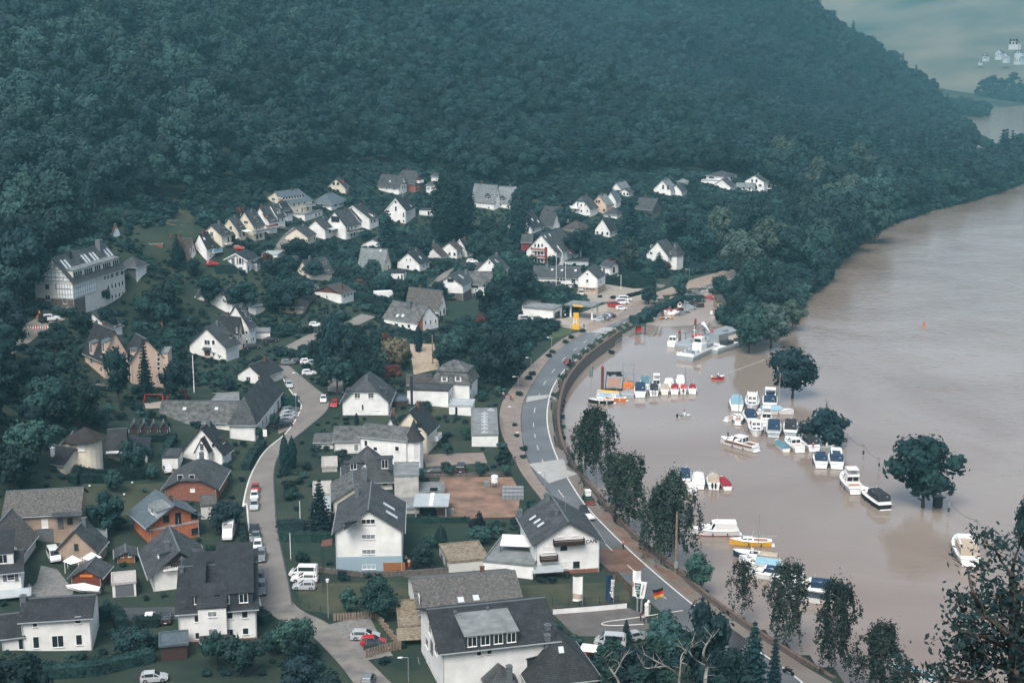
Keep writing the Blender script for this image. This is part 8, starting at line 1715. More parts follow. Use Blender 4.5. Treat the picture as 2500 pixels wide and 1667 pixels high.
def fence(name,pts,h_,label,m='green',gap=2.2,rails=3,boards=False,cat='fence',z=None):
 W_=resample([G(*p,z)for p in pts],gap);o=empty(name,W_[0],0,label,cat);pm=MB();pm.box(-.05,.05,-.05,.05,-.3,h_+.05);pm=pm.mesh('post',MM[m])
 for p in W_:link('post',pm,o,p-W_[0])
 for a_,b_ in zip(W_[:-1],W_[1:]):
  A0,B0=a_-W_[0],b_-W_[0]
  if boards:
   n_=max(1,int((B0-A0).length/.45));bm_=_pm.setdefault(('bd',m,h_),MB().box(-.16,.16,-.02,.02,.05,h_).mesh('board',MM[m]));rz=math.atan2(B0.y-A0.y,B0.x-A0.x)
   for k in range(n_):link('board',bm_,o,A0.lerp(B0,(k+.5)/n_),(0,0,rz))
  else:
   rb=MB()
   for k in range(rails):zz=h_*(k+.6)/rails;rb.cyl(A0+Vector((0,0,zz)),B0+Vector((0,0,zz)),.03,.03,4)
   rb.obj('rail',MM[m],o)
 return o
crop(1200,1150,1850,1971)
wallrun('car_park_wall',[(455,1058),(760,1035),(1000,1012)],.95,WALL['white'],'low white retaining wall behind the café car park',cap=MM['dark'])
fence('garden_fence',[(450,1005),(800,985),(1070,965)],1.5,'thin dark mesh fence above the white car park wall','dark',2.4,2)
fence('garden_fence',[(900,770),(1000,880),(1040,930)],1.2,'rusty picket fence beside the pavement by the café garden','rust',1.2,2)
crop(600,1150,1250,1971)
fence('street_fence',[(360,935),(470,1020),(640,1085),(900,1060)],1.3,'green mesh fence round the dry meadow corner','green',2.4,2)
fence('board_fence',[(650,1110),(800,1100),(960,1085)],1.3,'dark board fence at the lower side of the dry meadow','wood',2.2,2,True)
fence('board_fence',[(890,1385),(1040,1340),(1150,1320)],1.5,'grey upright board fence beside the parked red car','wood',2.2,2,True)
wallrun('stone_wall',[(545,745),(900,785),(1200,770),(1495,748)],.9,WALL['stone'],'low stone wall with railing in front of the tall white gable house');fence('iron_railing',[(690,768),(1000,775),(1495,742)],.8,'black iron railing on the stone wall by the tall white house','dark',1.0,2)
for i in range(11):g=G(965+17*i,1085+22*i);bits('palisade_post','weathered palisade post stepping down beside the low annexe','post',g,0,[('post',MM['wood'],lambda b:b.box(-.2,.2,-.2,.2,-.5,1.1+.2*(i%2)))],'palisade posts beside the low annexe')
crop(600,800,1250,2038);wallrun('garden_wall',[(1330,1140),(1600,1140),(1900,1130),(2030,1125)],.7,WALL['stone'],'low stone garden wall between the round trees and the building site')
crop(1200,650,1850,2038)
wallrun('forecourt_wall',[(420,440),(520,455),(615,480)],.9,WALL['concrete'],'pale block wall along the petrol station forecourt')
fence('harbour_fence',[(950,615),(1040,545),(1110,480),(1190,470)],1.6,'grey mesh fence on the slim bank by the harbour','steel',2.0,3,z=.4)
fence('allotment_fence',[(215,545),(330,580),(450,590)],1.2,'dark paling fence round the fenced allotment','dark',1.5,3)
crop(1380,1370,1680,2352)
hp=[G(*p)for p in((2250,955),(1900,1005),(1560,1060),(1200,1115),(800,1165),(690,1200),(700,1225),(850,1245),(1200,1235),(1500,1215))];hp=smooth(hp,2);o=empty('fire_hose',hp[0],0,'long pale fire hose looped across the café car park','hose');MB().tube([(p.x-hp[0].x,p.y-hp[0].y,gz(p.x,p.y)+.16-hp[0].z)for p in hp],.07,5).obj('hose',MM['white2'],o)
g=G(1590,1000);bits('fuel_pump_column','old red and white pump column by the car park entrance','pump',g,0,[('column',MM['hullgrey'],lambda b:b.box(-.3,.3,-.25,.25,0,1.5)),('head',MM['red'],lambda b:b.box(-.22,.22,-.2,.2,1.5,2.0)),('globe',MM['white'],lambda b:b.dome((0,0,2.0),.25,.4,10,4))])
g=G(1555,1030);bits('fuel_pump_column','white round-topped pump column beside the two standing people','pump',g,0,[('column',MM['white2'],lambda b:b.box(-.3,.3,-.25,.25,0,1.7)),('globe',MM['white'],lambda b:b.dome((0,0,1.7),.4,.5,10,4))])
crop(1380,1480,1780,2352);g=G(390,660);bits('pallet_pile','heap of orange-brown pallets beside the silver minibus','pallets',g,.3,[('pallet',MM['orange'],lambda b:[b.box(-1.2+.1*k,1.0+.15*k,-.8+.35*j,-.6+.35*j,.1+.2*k,.22+.2*k)for k in range(3)for j in range(5)])])
g=G(350,790);bits('white_parasol','white square parasol beside the blue-grey hip-roofed house','parasol',g,.5,[('canopy',MM['white'],lambda b:b.cyl((0,0,2.2),(0,0,2.8),2.0,.05,4)),('pole',MM['steel'],lambda b:b.cyl((0,0,0),(0,0,2.3),.04))])
crop(0,700,650,2038);g=G(290,330);bits('site_barrier','red and white barrier boards on the building-site lane','barrier',g,.3,[('board',MM['white'],lambda b:[b.box(-2.5+k*.6,-2.2+k*.6,-.03,.03,.3,1.0)for k in range(9)]),('red_board',MM['redcloth'],lambda b:[b.box(-2.2+k*.6,-1.9+k*.6,-.03,.03,.3,1.0)for k in range(8)])])
g=G(330,275);bits('mini_excavator','small dusty excavator behind the red and white barrier','excavator',g,.8,[('body',MM['dark'],lambda b:(b.box(-.8,.8,-.8,.9,.7,1.6),b.box(-.7,.1,-.2,.8,1.6,2.5))),('track',MM['black'],lambda b:(b.box(-1,-.6,-1.2,1.2,0,.6),b.box(.6,1,-1.2,1.2,0,.6))),('arm',MM['orange'],lambda b:(b.cyl((.2,.9,1.2),(.2,2.2,2.8),.15),b.cyl((.2,2.2,2.8),(.2,3.2,1.2),.12),b.box(-.1,.5,2.9,3.5,.7,1.3)))])
# ================================================================== named trees and shrubs
crop(0,0,2500,2352)
def TT(k,x,by,ty,w_,label=None,**kw):return T(k,x,by,ty,w_,label,**kw)
wg='trees standing in the flood water'
TT('dark',1820,914,793,128,'big round tree standing in the flood behind the eastern raft',z=0,group=wg,name='flooded_tree');o=TT('dark',1895,1022,905,128,'broad bushy tree sunk to its crown in the flood beside the boats',z=0,group=wg,name='flooded_tree');kid(o,'crown').location.z=-1.2
TT('dark',2120,1166,995,180,'large oak-like tree standing alone in the open flood',z=0,group=wg,name='flooded_tree')
TT('dark',2362,1300,1135,90,'tree at the right edge standing in the flood',z=0,group=wg,name='flooded_tree')
bi='birches along the flood wall'
for x,by,ty,w_,l,k in((1368,1110,935,105,'tallest weeping birch at the bend, farthest up the wall','birch'),(1345,1085,960,75,'leaning birch just behind the tallest one at the bend','birch'),(1443,1218,1045,135,'wide weeping birch in the middle of the wall','birch'),(1412,1150,1040,90,'smaller birch behind the wide one on the wall','birch'),(1545,1305,1085,125,'weeping birch behind the tall wooden pole','birch'),(1515,1285,1110,100,'birch at the left side of the wooden pole','birch'),(1600,1358,1262,80,'dense rounded young birch below the wooden pole','light'),(1703,1428,1285,64,'slim drooping birch in front of the moored boats','sparse'),(1803,1495,1290,118,'wide birch hiding the covered boats','birch'),(1915,1562,1330,118,'tall ragged birch at the lower wall','birch'),(2020,1600,1432,150,'round-crowned birch nearest the bottom right','birch')):TT(k,x,by,ty,w_,l,group=bi,z=(1.0 if x<2000 else .5))
TT('dark',1610,1592,1385,128,'dark dense broadleaf tree between the road and the bottom edge');TT('fir',1728,1610,1425,88,'dark spruce beside the road at the bottom');TT('fir',1777,1600,1445,42,'slim bluish spruce next to the dark one');TT('fir',1438,1478,1420,32,'small blue spruce behind the silver minibus')
TT('light',1520,1520,1440,90,'light green shrub tree between minibus and dark tree');TT('dark',1480,1600,1480,150,'dark leafy tree below the car park');TT('dark',1680,1640,1490,120,'dark tree at the very bottom beside the road');TT('light',1395,1600,1490,70,'light green bush tree below the silver minibus')
TT('fir',892,596,482,68,'great dark fir in the middle of the upper village');TT('poplar',1025,560,383,62,'tall dark poplar, left trunk of the poplar group');TT('poplar',1062,556,405,55,'tall dark poplar, right trunk of the poplar group');TT('poplar',1190,568,425,46,'slim poplar right of the pale slate houses')
TT('fir',1447,572,450,72,'spreading bluish fir right of the red-balconied hotel');TT('willow',1448,632,545,66,'large pale round tree left of the tall slate-gabled villa');TT('fir',1513,632,578,48,'dark fir in front of the tall slate-gabled villa')
for x,by,ty,w_,k,l in((1200,700,610,86,'dark','dark tree mass left of the petrol station'),(1128,742,640,72,'dark','drooping dark tree beside the meadow'),(1165,800,668,72,'fir','tall dark conifer left of the forecourt meadow'),(1150,890,760,110,'dark','huge dark tree spreading over the brown paved walk'),(1112,875,780,70,'dark','dark tree right behind the mansard villa'),(1180,850,740,70,'dark','dark tree at the bend of the riverside road'),(912,850,765,74,'blossom','pale yellowish flowering tree in the middle of the village'),(905,885,835,50,'copper','copper-red leaved tree below the pale flowering one'),(760,880,712,76,'dark','tall dark tree beside the lane, left of the tree mass'),(820,890,750,82,'dark','dark tree in the middle of the central tree mass'),(775,905,800,90,'broad','broad tree above the white half-hipped house'),(850,895,810,72,'dark','dark tree right end of the central tree mass'),(735,860,760,50,'dark','dark tree at the edge of the hidden car park'),(961,808,745,18,'cypress','dark columnar cypress in front of the orange-and-white gable'),(1040,820,760,60,'light','round light-green tree right of the cypress'),(1075,800,745,56,'broad','round tree behind the lamp-lit path'),(1020,845,790,60,'broad','round tree above the straw-coloured bed'),
 (272,925,790,68,'dark','large dark tree in front of the apricot houses'),(335,905,778,42,'fir','slim dark spruce before the right-hand apricot house'),(405,930,818,84,'dark','wide drooping tree right of the apricot houses'),(660,690,640,0,'dark',None),(230,985,930,70,'broad','round tree beyond the tower bungalow'),(125,1010,968,42,'light','clipped round pale tree left of the tower bungalow'),(85,1022,985,34,'cone','dark egg-shaped yew left of the tower bungalow'),
 (190,775,715,60,'dark','dark tree in front of the guesthouse'),(248,760,700,50,'dark','tree at the corner of the guesthouse'),(240,700,650,34,'broad','small tree at the right corner of the guesthouse'),(408,610,535,46,'fir','dark fir in front of the brown-roofed house'),(445,640,590,40,'dark','dark tree below the firs'),
 (245,1225,1130,88,'dark','big dark oak-like tree behind the long old barn'),(260,1128,1075,52,'light','light tree on the brownish lawn'),(520,1225,1150,92,'dark','spreading dark tree beside the white motorhome'),(350,1100,1062,38,'light','small tree on the hedge line of the lawn'),(640,1090,1000,0,'dark',None),
 (1098,1235,1168,48,'plum','dark purple globe bush tree beside the building site'),(1100,1250,1205,60,'light','light round shrub tree below the purple one'),(1013,1258,1205,26,'cone','dark clipped cone beside the lawn'),(820,1350,1320,0,'light',None),(800,1410,1345,56,'light','small fruit tree in front of the dry meadow'),
 (655,1092,996,22,'cypress','tall dark cypress, left of a pair by the street'),(672,1075,1000,20,'cypress','tall dark cypress, right of a pair by the street'),(735,1215,1100,64,'fir','dark spruce left of the cream gable house'),(633,1500,1440,70,'dark','bushy tree beside the patched street'),(690,1530,1440,80,'dark','round dark tree on the lower lawn'),(560,1550,1450,90,'broad','bushy tree by the dark garden shed'),(500,1530,1440,80,'broad','dark garden tree in front of the large white house'),(300,1500,1430,100,'broad','wide leafy bush tree in the bottom garden'),(700,1600,1500,110,'dark','dark tree at the bottom edge left of the patched street'),(40,1640,1500,170,'dark','dark tree mass in the bottom left corner'),(760,1620,1530,70,'broad','bush tree at the bottom edge'),
 (1770,800,690,110,'willow','pale grey-green willow at the tip of the wooded bank'),(1720,812,690,90,'light','bright green tree at the end of the harbour yard'),(1735,790,700,100,'broad','leafy tree next to the pale willow'),(1820,760,685,70,'willow','pale tree on the outer side of the peninsula'),(1690,745,680,62,'dark','dark tree behind the harbour shed'),(1740,700,580,90,'broad','tall tree right of the riverside road'),(1790,720,640,90,'broad','tree behind the harbour yard wood'),(1850,672,618,80,'dark','rounded dark tree overhanging the river bank'),(1890,650,560,70,'broad','tree on the river bank behind the rounded one'),(1700,640,520,110,'willow','tall pale willow-like tree in the wood right of the villa'),(1650,600,468,90,'willow','tallest pale tree above the slate-gabled villa'),(1600,610,500,90,'dark','dark tree mass right of the slate-gabled villa'),(1770,610,490,110,'willow','big greyish tree in the centre of the river wood'),(1830,620,500,100,'broad','deep green tree in the river wood'),(1900,600,490,100,'broad','tree of the river wood near the bank'),(1560,560,480,80,'dark','dark tree left of the tallest pale tree'),(1950,580,460,100,'broad','rounded tree near the upstream bank'),(2010,560,440,100,'light','lighter tree near the upstream bank'),(1730,560,440,90,'broad','tree below the modern villas'),(1640,500,440,70,'broad','small round tree below the modern hipped villa'),(1850,540,430,90,'dark','dark tree behind the river wood'),(1330,600,520,80,'dark','dark garden tree right of the red-balconied hotel'),(1290,520,470,50,'broad','tree behind the gable end with the red verge'),(680,600,545,70,'dark','dark oak above the white cubic house'),(720,640,590,60,'broad','tree behind the many-dormered house'),(560,720,640,90,'dark','dark wooded clump behind the white gable row'),(640,720,640,90,'broad','broad tree above the brown-gabled house'),(690,700,620,70,'broad','broad garden tree below the many-dormered house'),(480,700,630,70,'dark','dark tree left of the low double garage'),(370,720,640,80,'broad','broad tree below the slate-clad house'),(330,740,670,60,'light','light tree in the garden above the apricot houses'),(1100,600,530,60,'broad','tree among the upper gardens'),(975,600,545,44,'dark','dark tree beside the rust-stained house'),(1320,655,600,0,'dark',None),(1560,690,620,50,'light','roadside tree by the junction'),(1490,700,655,40,'broad','small tree on the planted strip'),(855,660,600,50,'light','round light tree before the pale grey-roofed house'),(925,700,640,46,'broad','garden tree below the two-attic-window house'),(1010,690,640,40,'broad','tree beside the lane wall'),(1145,680,600,44,'light','light tree below the grey-slated gable house')):
 if w_:TT(k,x,by,ty,w_,l)
crop(600,800,1250,2038);rg='clipped round trees in the paved garden'
for x,by,ty,w_,l in((1290,1130,1045,90,'clipped round tree at the corner of the inn'),(1325,1160,1065,110,'low wide clipped tree beside the black estate car'),(1545,975,870,110,'round tree standing in the paved garden'),(1530,1110,1015,95,'left of two clipped trees by the black people carrier'),(1560,1140,1050,95,'clipped tree left of the black people carrier'),(1780,1100,1015,80,'clipped tree right of the black people carrier'),(1800,1135,1050,100,'front clipped tree right of the people carrier'),(1990,1135,1035,100,'clipped tree at the pavement end of the garden'),(1970,1060,930,130,'wide round tree behind the pavement'),(1965,930,870,110,'round shrub tree beside the flat hall'),(1685,860,745,110,'leafy shrub tree left of the flat hall'),(1360,640,540,140,'dark purplish shrub tree behind the white block'),(230,790,640,105,'round tree at the corner of the school car row'),(105,860,745,80,'small tree in front of the school wing')):T('ball' if w_<120 else 'broad',x,by,ty,w_,l,rg)
crop(600,800,1250,2038);T('cypress',848,745,650,36,'narrow dark cypress against the white half-hipped house')
# hedges
def hedge(pts,h_,w_,label,cr=None):
 if cr:crop(*cr)
 C=resample([G(*p)for p in pts],.8);o=empty('hedge',C[0],0,label,'hedge');Pn,Nn=[],[];core=MB()
 for i,p in enumerate(C):
  d=C[min(i+1,len(C)-1)]-C[max(i-1,0)];d.z=0;d.normalize();nn=Vector((-d.y,d.x,0));base=Vector((p.x,p.y,gz(p.x,p.y)))-C[0];k=int(14*(h_+w_))
  for _ in range(k):
   u=R.uniform(-1,1);
   if R.random()<.45:q=base+nn*(u*w_/2)+Vector((0,0,h_+R.uniform(-.06,.1)));n_=(0,0,1)
   else:s=R.choice((-1,1));q=base+nn*(s*(w_/2+R.uniform(-.08,.06)))+Vector((0,0,R.uniform(.05,1)*h_));n_=tuple(nn*s)
   q=q+d*R.uniform(-.45,.45);Pn.append(q[:]);Nn.append(n_)
 rings=[]
 for i,p in enumerate(C):
  d=C[min(i+1,len(C)-1)]-C[max(i-1,0)];d.z=0;d.normalize();nn=Vector((-d.y,d.x,0))*w_*.46;base=Vector((p.x,p.y,gz(p.x,p.y)))-C[0]
  rings.append([base+nn-Vector((0,0,.4)),base+nn+Vector((0,0,h_*.96)),base-nn+Vector((0,0,h_*.96)),base-nn-Vector((0,0,.4))])
 core.loft(rings);me=quads(np.array(Pn),np.array(Nn),.17,LEAF['hedge'],'foliage',jit=.45,extra=(np.array(core.v),core.f));link('foliage',me,o)
 RPOLY.append([((r[0]+C[0]).x,(r[0]+C[0]).y)for r in rings]+[((r[3]+C[0]).x,(r[3]+C[0]).y)for r in reversed(rings)]);return o
A1=(0,1150,650,1971);A2=(600,1150,1250,1971);B1=(0,700,650,2038);B2=(600,800,1250,2038)
hedge([(590,40),(740,62),(1060,52)],2.0,1.6,'long clipped hedge at the back of the brownish lawn',A1);hedge([(540,100),(580,20)],1.8,1.6,'short hedge at the left side of the brownish lawn',A1);hedge([(700,1100),(860,1085),(905,1180)],2.0,2,'tall clipped hedge round the small terrace by the long white house',A1);hedge([(1000,1150),(1180,1135)],1.5,2.2,'round-topped hedge on the side lane',A1);hedge([(1790,700),(1810,560),(1790,440)],1.4,1.2,'roadside hedge below the motorhome',A1);hedge([(240,1530),(700,1500),(1000,1430),(1130,1400)],1.8,2.2,'dark hedge along the bottom lane',A1)
hedge([(245,440),(430,435)],1.9,2.2,'upper one of two parallel hedges beside the street',A2);hedge([(255,510),(640,520)],1.6,1.8,'lower one of two parallel hedges beside the street',A2);hedge([(1170,382),(1640,378)],1.0,.8,'low clipped hedge at the edge of the building site',A2);hedge([(85,1085),(160,1130)],1.5,2,'hedge at the corner of the large white house',A2)
hedge([(1080,1180),(1330,1170)],1.4,2,'hedge above the lawn of the tower bungalow',B1);hedge([(1240,1330),(1330,1180)],1.6,1.8,'sloping hedge left of the porch-gable house',B1);hedge([(600,1490),(800,1485)],1.6,1.6,'hedge below the tower bungalow',B1)
hedge([(0,1090),(60,980),(130,910)],1.5,1.8,'street hedge at the outside of the curve',B2);hedge([(275,590),(400,590)],2.0,3,'thick hedge beside the parking row',B2)
hedge([(1090,440),(1250,370),(1450,275),(1620,270)],2.2,3.6,'long thick hedge between riverside road and harbour yard',(1200,650,1850,2038));hedge([(880,130),(1100,165),(1250,160)],2.8,3.5,'dark hedge behind the gravelled yard of the junction',(1200,650,1850,2038));hedge([(1040,240),(1240,190)],1.2,1.2,'low hedge along the junction pavement',(1200,650,1850,2038))
hedge([(350,1310),(570,1310)],2.0,2,'clipped hedge left of the grey-shuttered house',(450,380,900,2075));hedge([(1880,1310),(2070,1320)],1.5,1.5,'hedge before the pale grey-roofed house',(450,380,900,2075));hedge([(60,330),(280,400)],2.2,2.5,'brownish hedge left of the white box trailer',(850,650,1300,2016));hedge([(590,785),(1000,815)],1.2,1.2,'low hedge in front of the orange-and-white gable house',(850,650,1300,2016))
# verge tufts beside the riverside road
crop(1200,650,1850,2038)
for i,(x,y,w_)in enumerate(((305,835,70),(278,868,70),(220,990,70),(180,1225,50),(190,1305,50),(435,695,60),(470,665,60),(570,590,60),(615,555,60),(690,505,60),(245,1410,70),(240,1470,60),(925,670,60),(1685,205,50),(925,250,55),(825,240,45))):T('shrub',x,y,y-w_*.55,w_,'low planted tuft on the paved strip beside the riverside road' if i<12 else 'low shrub near the far junction of the riverside road','planted tufts of the paved strip',vi=0)
# ivy and scrub on the outer side of the wall
full()
# ------------------------------------------------------------------ gardens filled with shrubs, thickest up the slope
GP=np.array([(-40,1640),(-40,900),(40,740),(100,640),(200,550),(300,495),(420,490),(500,430),(620,450),(760,415),(1000,400),(1200,440),(1420,425),(1700,420),(1900,450),(1960,560),(1985,690),(1900,770),(1820,812),(1795,790),(1775,735),(1740,700),(1800,660),(1600,680),(1440,730),(1300,860),(1255,960),(1240,1080),(1290,1220),(1450,1400),(1640,1600),(1700,1680),(400,1700)],float)
gx_,gy_=np.meshgrid(np.arange(-175,190,2.3),np.arange(192,760,2.3));gx_=(gx_+RN.uniform(-1,1,gx_.shape)).ravel();gy_=(gy_+RN.uniform(-1,1,gy_.shape)).ravel();gzz=gz_np(gx_,gy_)
dep=gy_*ct-(gzz-H0)*st;sx=CX+F*gx_/dep;sy=CY-F*(gy_*st+(gzz-H0)*ct)/dep
ok=inside(sx,sy,GP)&~inside(gx_,gy_)&(gzz>.8)
for pl_ in RPOLY:
 q=np.array(pl_);bx=(gx_>q[:,0].min()-1.5)&(gx_<q[:,0].max()+1.5)&(gy_>q[:,1].min()-1.5)&(gy_<q[:,1].max()+1.5)&ok
 if bx.any():
  ii=np.where(bx)[0];bad=inside(gx_[ii],gy_[ii],q)|(dist_line(gx_[ii],gy_[ii],list(pl_)+[pl_[0]])<1.1);ok[ii[bad]]=False
noise=np.sin(gx_/9.1+2*np.sin(gy_/13.7))*np.sin(gy_/10.3+1.7*np.sin(gx_/17.))
dens=np.clip((gy_-250)/170,.30,.80)+.35*noise;dens=np.where((sx>1500)|((sx<215)&(sy<1215)&(sy>860)),np.maximum(dens,.75),dens)
ok&=(RN.rand(len(gx_))<dens)&~((dist_line(gx_,gy_,list(SHORE[:25]))<9)&(gy_<480))
ii=np.where(ok)[0]
big=RN.rand(len(ii));sizes=(1.3+2.4*RN.rand(len(ii))**2)*np.clip((gy_[ii]-180)/220,.7,1.5)
for h in HOUSES:      # low planting on the side of each house that faces the valley
 m_=(np.abs(gx_[ii]-h.pos.x-(gy_[ii]-h.pos.y)*h.pos.x/h.pos.y)<h.w/2+3)&(gy_[ii]<h.pos.y)&(gy_[ii]>h.pos.y-h.d/2-17);sizes[m_]=np.minimum(sizes[m_],1.0+.7*RN.rand(m_.sum()))
ap=sizes/gy_[ii];od=np.argsort(-ap);hpos=[(h.pos.x,h.pos.y,h.short,h)for h in HOUSES]
NSH=230;NTR=60
def place_word(x,y,T_=14):
 c=sorted(hpos,key=lambda q:(q[0]-x)**2+(q[1]-y)**2)
 a_=c[0];dx,dy=x-a_[0],y-a_[1]
 rel=('right of' if dx>0 else 'left of')if abs(dx)>abs(dy)else('behind' if dy>0 else 'in front of')
 return rel,a_[2],c[1][2]
def trim(s,n=16):
 w_=s.split();return ' '.join(w_[:n])
seen={}
def uniq(label):
 seen[label]=seen.get(label,0)+1;return label
tree_ids=set(od[(np.arange(len(od))%5)==0][:NTR].tolist());k_=0;used_i=set()
for q in od:
 if k_>=NSH+NTR:break
 i=ii[q];x,y,z_=gx_[i],gy_[i],gzz[i];rel,hn,_=place_word(x,y)
 if q in tree_ids:
  kd=R.choice(('broad','dark','light','broad','ball'));s=R.uniform(4.2,7);tone={'broad':'leafy','dark':'dark','light':'light green','ball':'round-headed'}[kd];lab=uniq(trim('%s garden tree %s the %s'%(tone,rel,hn)));spawn_tree(kd,x,y,z_,s*1.15,s,lab,'garden trees between the houses')
 else:
  kd='shrub' if R.random()<.93 else 'flowers';vi=R.randrange(4)if kd=='shrub' else 0;s=sizes[q];tone=('dark green','deep green','pale green','nearly black')[vi]if kd=='shrub' else 'red-flowering';big_='large' if s>3 else('small' if s<1.9 else 'bushy');lab=uniq(trim('%s %s shrub %s the %s'%(big_,tone,rel,hn)));spawn_tree(kd,x,y,z_,s*.95,s*1.15,lab,'garden shrubs between the houses',vi=vi)
 used_i.add(q);k_+=1
rem=np.array([ii[q]for q in od if q not in used_i]);sc_=np.array([sizes[q]for q in od if q not in used_i])
sp=[]
for vi in range(4):
 o=spawn_tree('shrub',-60+20*vi,330+5*vi,gz(-60+20*vi,330+5*vi)-1.0,1.2,1.5,'knee-high seedling bush on the slope by the village street','garden shrubs between the houses',vi=vi);sp.append(kid(o,'crown'))
gn_scatter('undergrowth',np.c_[gx_[rem],gy_[rem],gzz[rem]-.15],sc_/3.2*1.25,RN.randint(0,4,len(rem)),sp,None,'dense mixed shrubs and undergrowth filling the village gardens','undergrowth')
# foliage clothing the flooded bank and the foot of the wall
wq=[]
for a_,b_ in zip(SHORE[:-1],SHORE[1:]):
 n_=max(1,int(math.hypot(b_[0]-a_[0],b_[1]-a_[1])/2.2))
 for k in range(n_):
  t_=k/n_;wq.append((a_[0]+(b_[0]-a_[0])*t_,a_[1]+(b_[1]-a_[1])*t_))
wq=np.array(wq);wz=np.full(len(wq),.0);dd=wq[:,1];sx_=CX+F*wq[:,0]/(wq[:,1]*ct+H0*st)
keep=((sx_>1360)&(sx_<1420)&(wq[:,1]>285)&(wq[:,1]<400))|((sx_>1780)&(wq[:,1]>400))|((RN.rand(len(wq))<.25)&(wq[:,1]<285))
scw=np.where(wq[:,1]>400,1.6+1.6*RN.rand(len(wq)),.35+.35*RN.rand(len(wq)))
wq2=wq[keep];gn_scatter('bank_foliage',np.c_[wq2[:,0]+RN.uniform(-.4,.8,len(wq2))*np.where(wq2[:,1]>400,2,1),wq2[:,1]+RN.uniform(-1,1,len(wq2)),np.where(wq2[:,1]>400,-.4,-.1)],scw[keep],RN.randint(0,4,len(wq2)),sp,None,'leafy bushes overhanging the flooded bank and wall foot','bank foliage')
# far bank woods and islet
fp=[];fs=[]
for(x,y)in[(2330+RN.rand()*80-40,250+RN.rand()*14)for _ in range(160)]+[(2350+RN.rand()*60,262+RN.rand()*20)for _ in range(70)]+[(2385+RN.rand()*170,240+RN.rand()*16)for _ in range(260)]:
 d=ray(x,y);t=(H0-2)/-d[2];p=d*t
 if 1500<p[1]<2400:fp.append((p[0],p[1],max(far_z(p[0],p[1])if p[1]>1850 else 0,-.5)));fs.append(.7+.9*RN.rand())
gn_scatter('far_wood',np.array(fp),np.array(fs),RN.randint(0,5,len(fp)),protos,None,'hazy woods on the far bank and hillside','forest')
# ------------------------------------------------------------------ foreground tree at the lower right, close to the viewer
def near_tree():
 full();rs=random.Random(4);base=Vector((19.5,40,58.0));
 def wp(sx,sy,t):return Vector(at_t(sx,sy,t))
 tr=[wp(2560,2050,36),wp(2500,1850,36),wp(2480,1667,36),wp(2478,1560,36),wp(2476,1470,36.5),wp(2470,1400,37)]
 o=empty('foreground_oak',tr[0],0,'dark leafy oak with crooked branches close to the viewer at the lower right corner','tree')
 b=MB();leaves=[];sub=lambda p:p-tr[0]
 b_r=[.30,.26,.22,.16,.12,.08]
 for i in range(5):b.cyl(sub(tr[i]),sub(tr[i+1]),b_r[i],b_r[i+1],7)
 def limb(pts,r,leafy=.5,n=26):
  P_=smooth([wp(x,y,36+rs.uniform(-2,2))for x,y in pts],2)
  for i in range(len(P_)-1):k=1-i/len(P_);b.cyl(sub(P_[i]),sub(P_[i+1]),r*(k*.8+.2),r*(k*.8+.15),5)
  for _ in range(n):
   i=int(len(P_)*(1-rs.random()*leafy));p=P_[min(i,len(P_)-1)];q=p+Vector((rs.gauss(0,.28),rs.gauss(0,.35),rs.gauss(0,.25)));b.cyl(sub(p),sub(q),.012,.006,3);leaves.append(q)
 for pts,r,lf,n in(([(2478,1560),(2440,1530),(2400,1490),(2385,1470),(2370,1430),(2362,1385)],.09,.15,6),([(2440,1530),(2400,1500),(2370,1480),(2345,1470)],.06,.8,44),([(2480,1600),(2420,1560),(2370,1545),(2325,1535)],.07,.8,46),([(2482,1640),(2420,1620),(2360,1612),(2310,1600)],.07,.9,40),([(2484,1680),(2400,1665),(2330,1660),(2260,1650),(2210,1640)],.07,.9,54),([(2476,1470),(2455,1440),(2430,1420),(2400,1412),(2395,1395)],.05,.3,8),([(2470,1400),(2450,1380),(2430,1340),(2412,1330)],.05,.5,20),([(2470,1400),(2475,1370),(2490,1330),(2500,1300)],.05,.9,22),([(2478,1560),(2500,1540),(2530,1500)],.08,.9,40),([(2480,1620),(2520,1600),(2560,1580)],.08,.9,60),([(2476,1470),(2500,1440),(2530,1410)],.07,.9,26),([(2480,1700),(2440,1700),(2380,1700),(2300,1690)],.07,.9,54),([(2420,1620),(2390,1590),(2370,1580),(2340,1572)],.04,.8,36),([(2478,1520),(2450,1500),(2430,1470),(2440,1450)],.05,.8,36)):limb(pts,r,lf,n)
 b.obj('trunk',MM['bark'],o)
 pts=[];nr=[]
 for c in leaves:
  for _ in range(6):pts.append((c-tr[0]+Vector((rs.gauss(0,.16),rs.gauss(0,.13),rs.gauss(0,.12))))[:]);nr.append((rs.gauss(0,1),-1,1.2))
 link('crown',quads(np.array(pts),np.array(nr),.085,LEAF['dark'],'crown',jit=.7,aspect=.5),o)
near_tree()
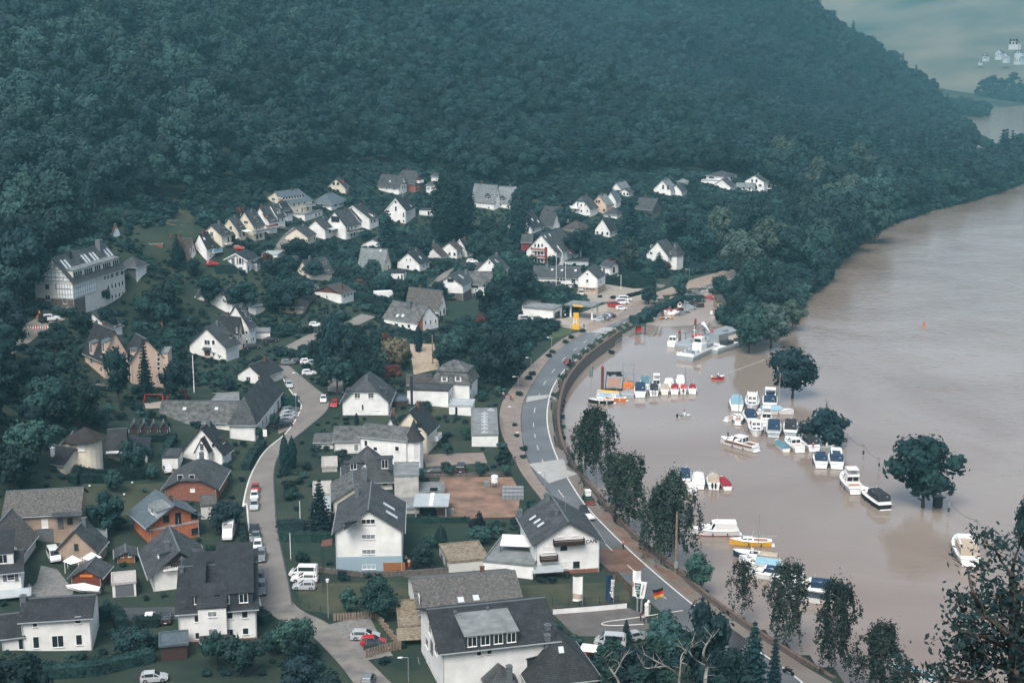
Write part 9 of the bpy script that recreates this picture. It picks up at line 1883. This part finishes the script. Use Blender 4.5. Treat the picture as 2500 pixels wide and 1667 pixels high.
def bare_tree():
 full();rs=random.Random(9);wp=lambda x,y,t=44:Vector(at_t(x,y,t));base=wp(1722,1850);o=empty('bare_tree',base,0,'half-dead pale-barked tree with bare crooked twigs at the bottom edge','tree');b=MB();lv=[]
 def limb(pts,r):
  P_=smooth([wp(x,y,44+rs.uniform(-.8,.8))for x,y in pts],2)
  for i in range(len(P_)-1):k=1-i/len(P_);b.cyl(P_[i]-base,P_[i+1]-base,r*(k*.8+.2),r*(k*.8+.15),5)
  for _ in range(9):
   p=P_[rs.randrange(len(P_)//3,len(P_))];q=p+Vector((rs.uniform(-.3,.3),rs.uniform(-.3,.3),rs.uniform(.0,.4)));b.cyl(p-base,q-base,.014,.005,4)
 for pts,r in(([(1722,1850),(1722,1700),(1722,1650),(1728,1625),(1715,1600),(1722,1575),(1735,1560),(1742,1553)],.075),([(1726,1625),(1700,1612),(1688,1600),(1682,1585),(1690,1565)],.03),([(1665,1850),(1660,1690),(1658,1660),(1650,1640),(1625,1625),(1600,1612),(1570,1595),(1565,1593)],.05),([(1658,1660),(1662,1625),(1662,1600),(1675,1585)],.035),([(1625,1625),(1600,1628),(1575,1632),(1565,1615)],.03),([(1530,1850),(1515,1670),(1500,1645),(1480,1620),(1470,1600)],.05),([(1500,1645),(1515,1620),(1522,1600),(1530,1597)],.025)):limb(pts,r)
 b.obj('trunk',MM['birchbark'],o);pts=[];nr=[]
 for x,y,n_ in((1480,1590,40),(1500,1575,30),(1590,1570,40),(1620,1575,26),(1660,1575,26),(1560,1640,50),(1625,1652,40),(1480,1610,26)):
  for _ in range(n_):p=wp(x+rs.gauss(0,9),y+rs.gauss(0,8),44)-base;pts.append(p[:]);nr.append((0,-1,1.))
 link('crown',quads(np.array(pts),np.array(nr),.12,LEAF['oak'],'crown',jit=.7),o)
bare_tree()
for o in COL.objects:
 if o.get('group')=='trees along the forest edge':
  rel,hn,_=place_word(o.location.x,o.location.y);kd=o['label'].split(' tree')[0];o['label']=trim('%s forest-edge tree %s the %s'%(kd,rel,hn))
by={}
for o in COL.objects:
 if o.parent is None and 'label' in o:by.setdefault(o['label'],[]).append(o)
ordn='first second third fourth fifth sixth seventh eighth ninth tenth eleventh twelfth thirteenth fourteenth fifteenth sixteenth seventeenth eighteenth nineteenth twentieth'.split();ordn+=['twenty-'+q for q in ordn[:9]]
numw={2:'two',3:'three',4:'four',5:'five',6:'six',7:'seven',8:'eight',9:'nine'}
for l,os_ in by.items():
 n_=len(os_)
 if n_<2 or os_[0].get('group')is None:continue
 os_.sort(key=lambda q:q.location.x/q.location.y)
 for i,q in enumerate(os_):
  w_={2:('left','right'),3:('left','middle','right')}.get(n_)
  q['label']=trim(l,11)+', '+((w_[i]+' one of '+numw[n_])if w_ else('leftmost' if i==0 else ordn[min(i,28)]+' from left'))
# wakes drawn out behind the moving boats
foam=M('wake_foam',(.34,.30,.26),.35,.15,1)
full()
for pts,w_ in(([(1758,918),(1800,903),(1835,890),(1866,878)],.7),([(1670,1013),(1640,1026),(1605,1041),(1590,1046)],.35),([(1683,1017),(1710,1030),(1725,1038)],.3),([(2262,797),(2290,803),(2320,815)],.3)):
 tag(strip('boat_wake',[on_z(a,b,0)for a,b in pts],w_,foam,.005,world=True,block=False,kind='structure'),kind='structure')
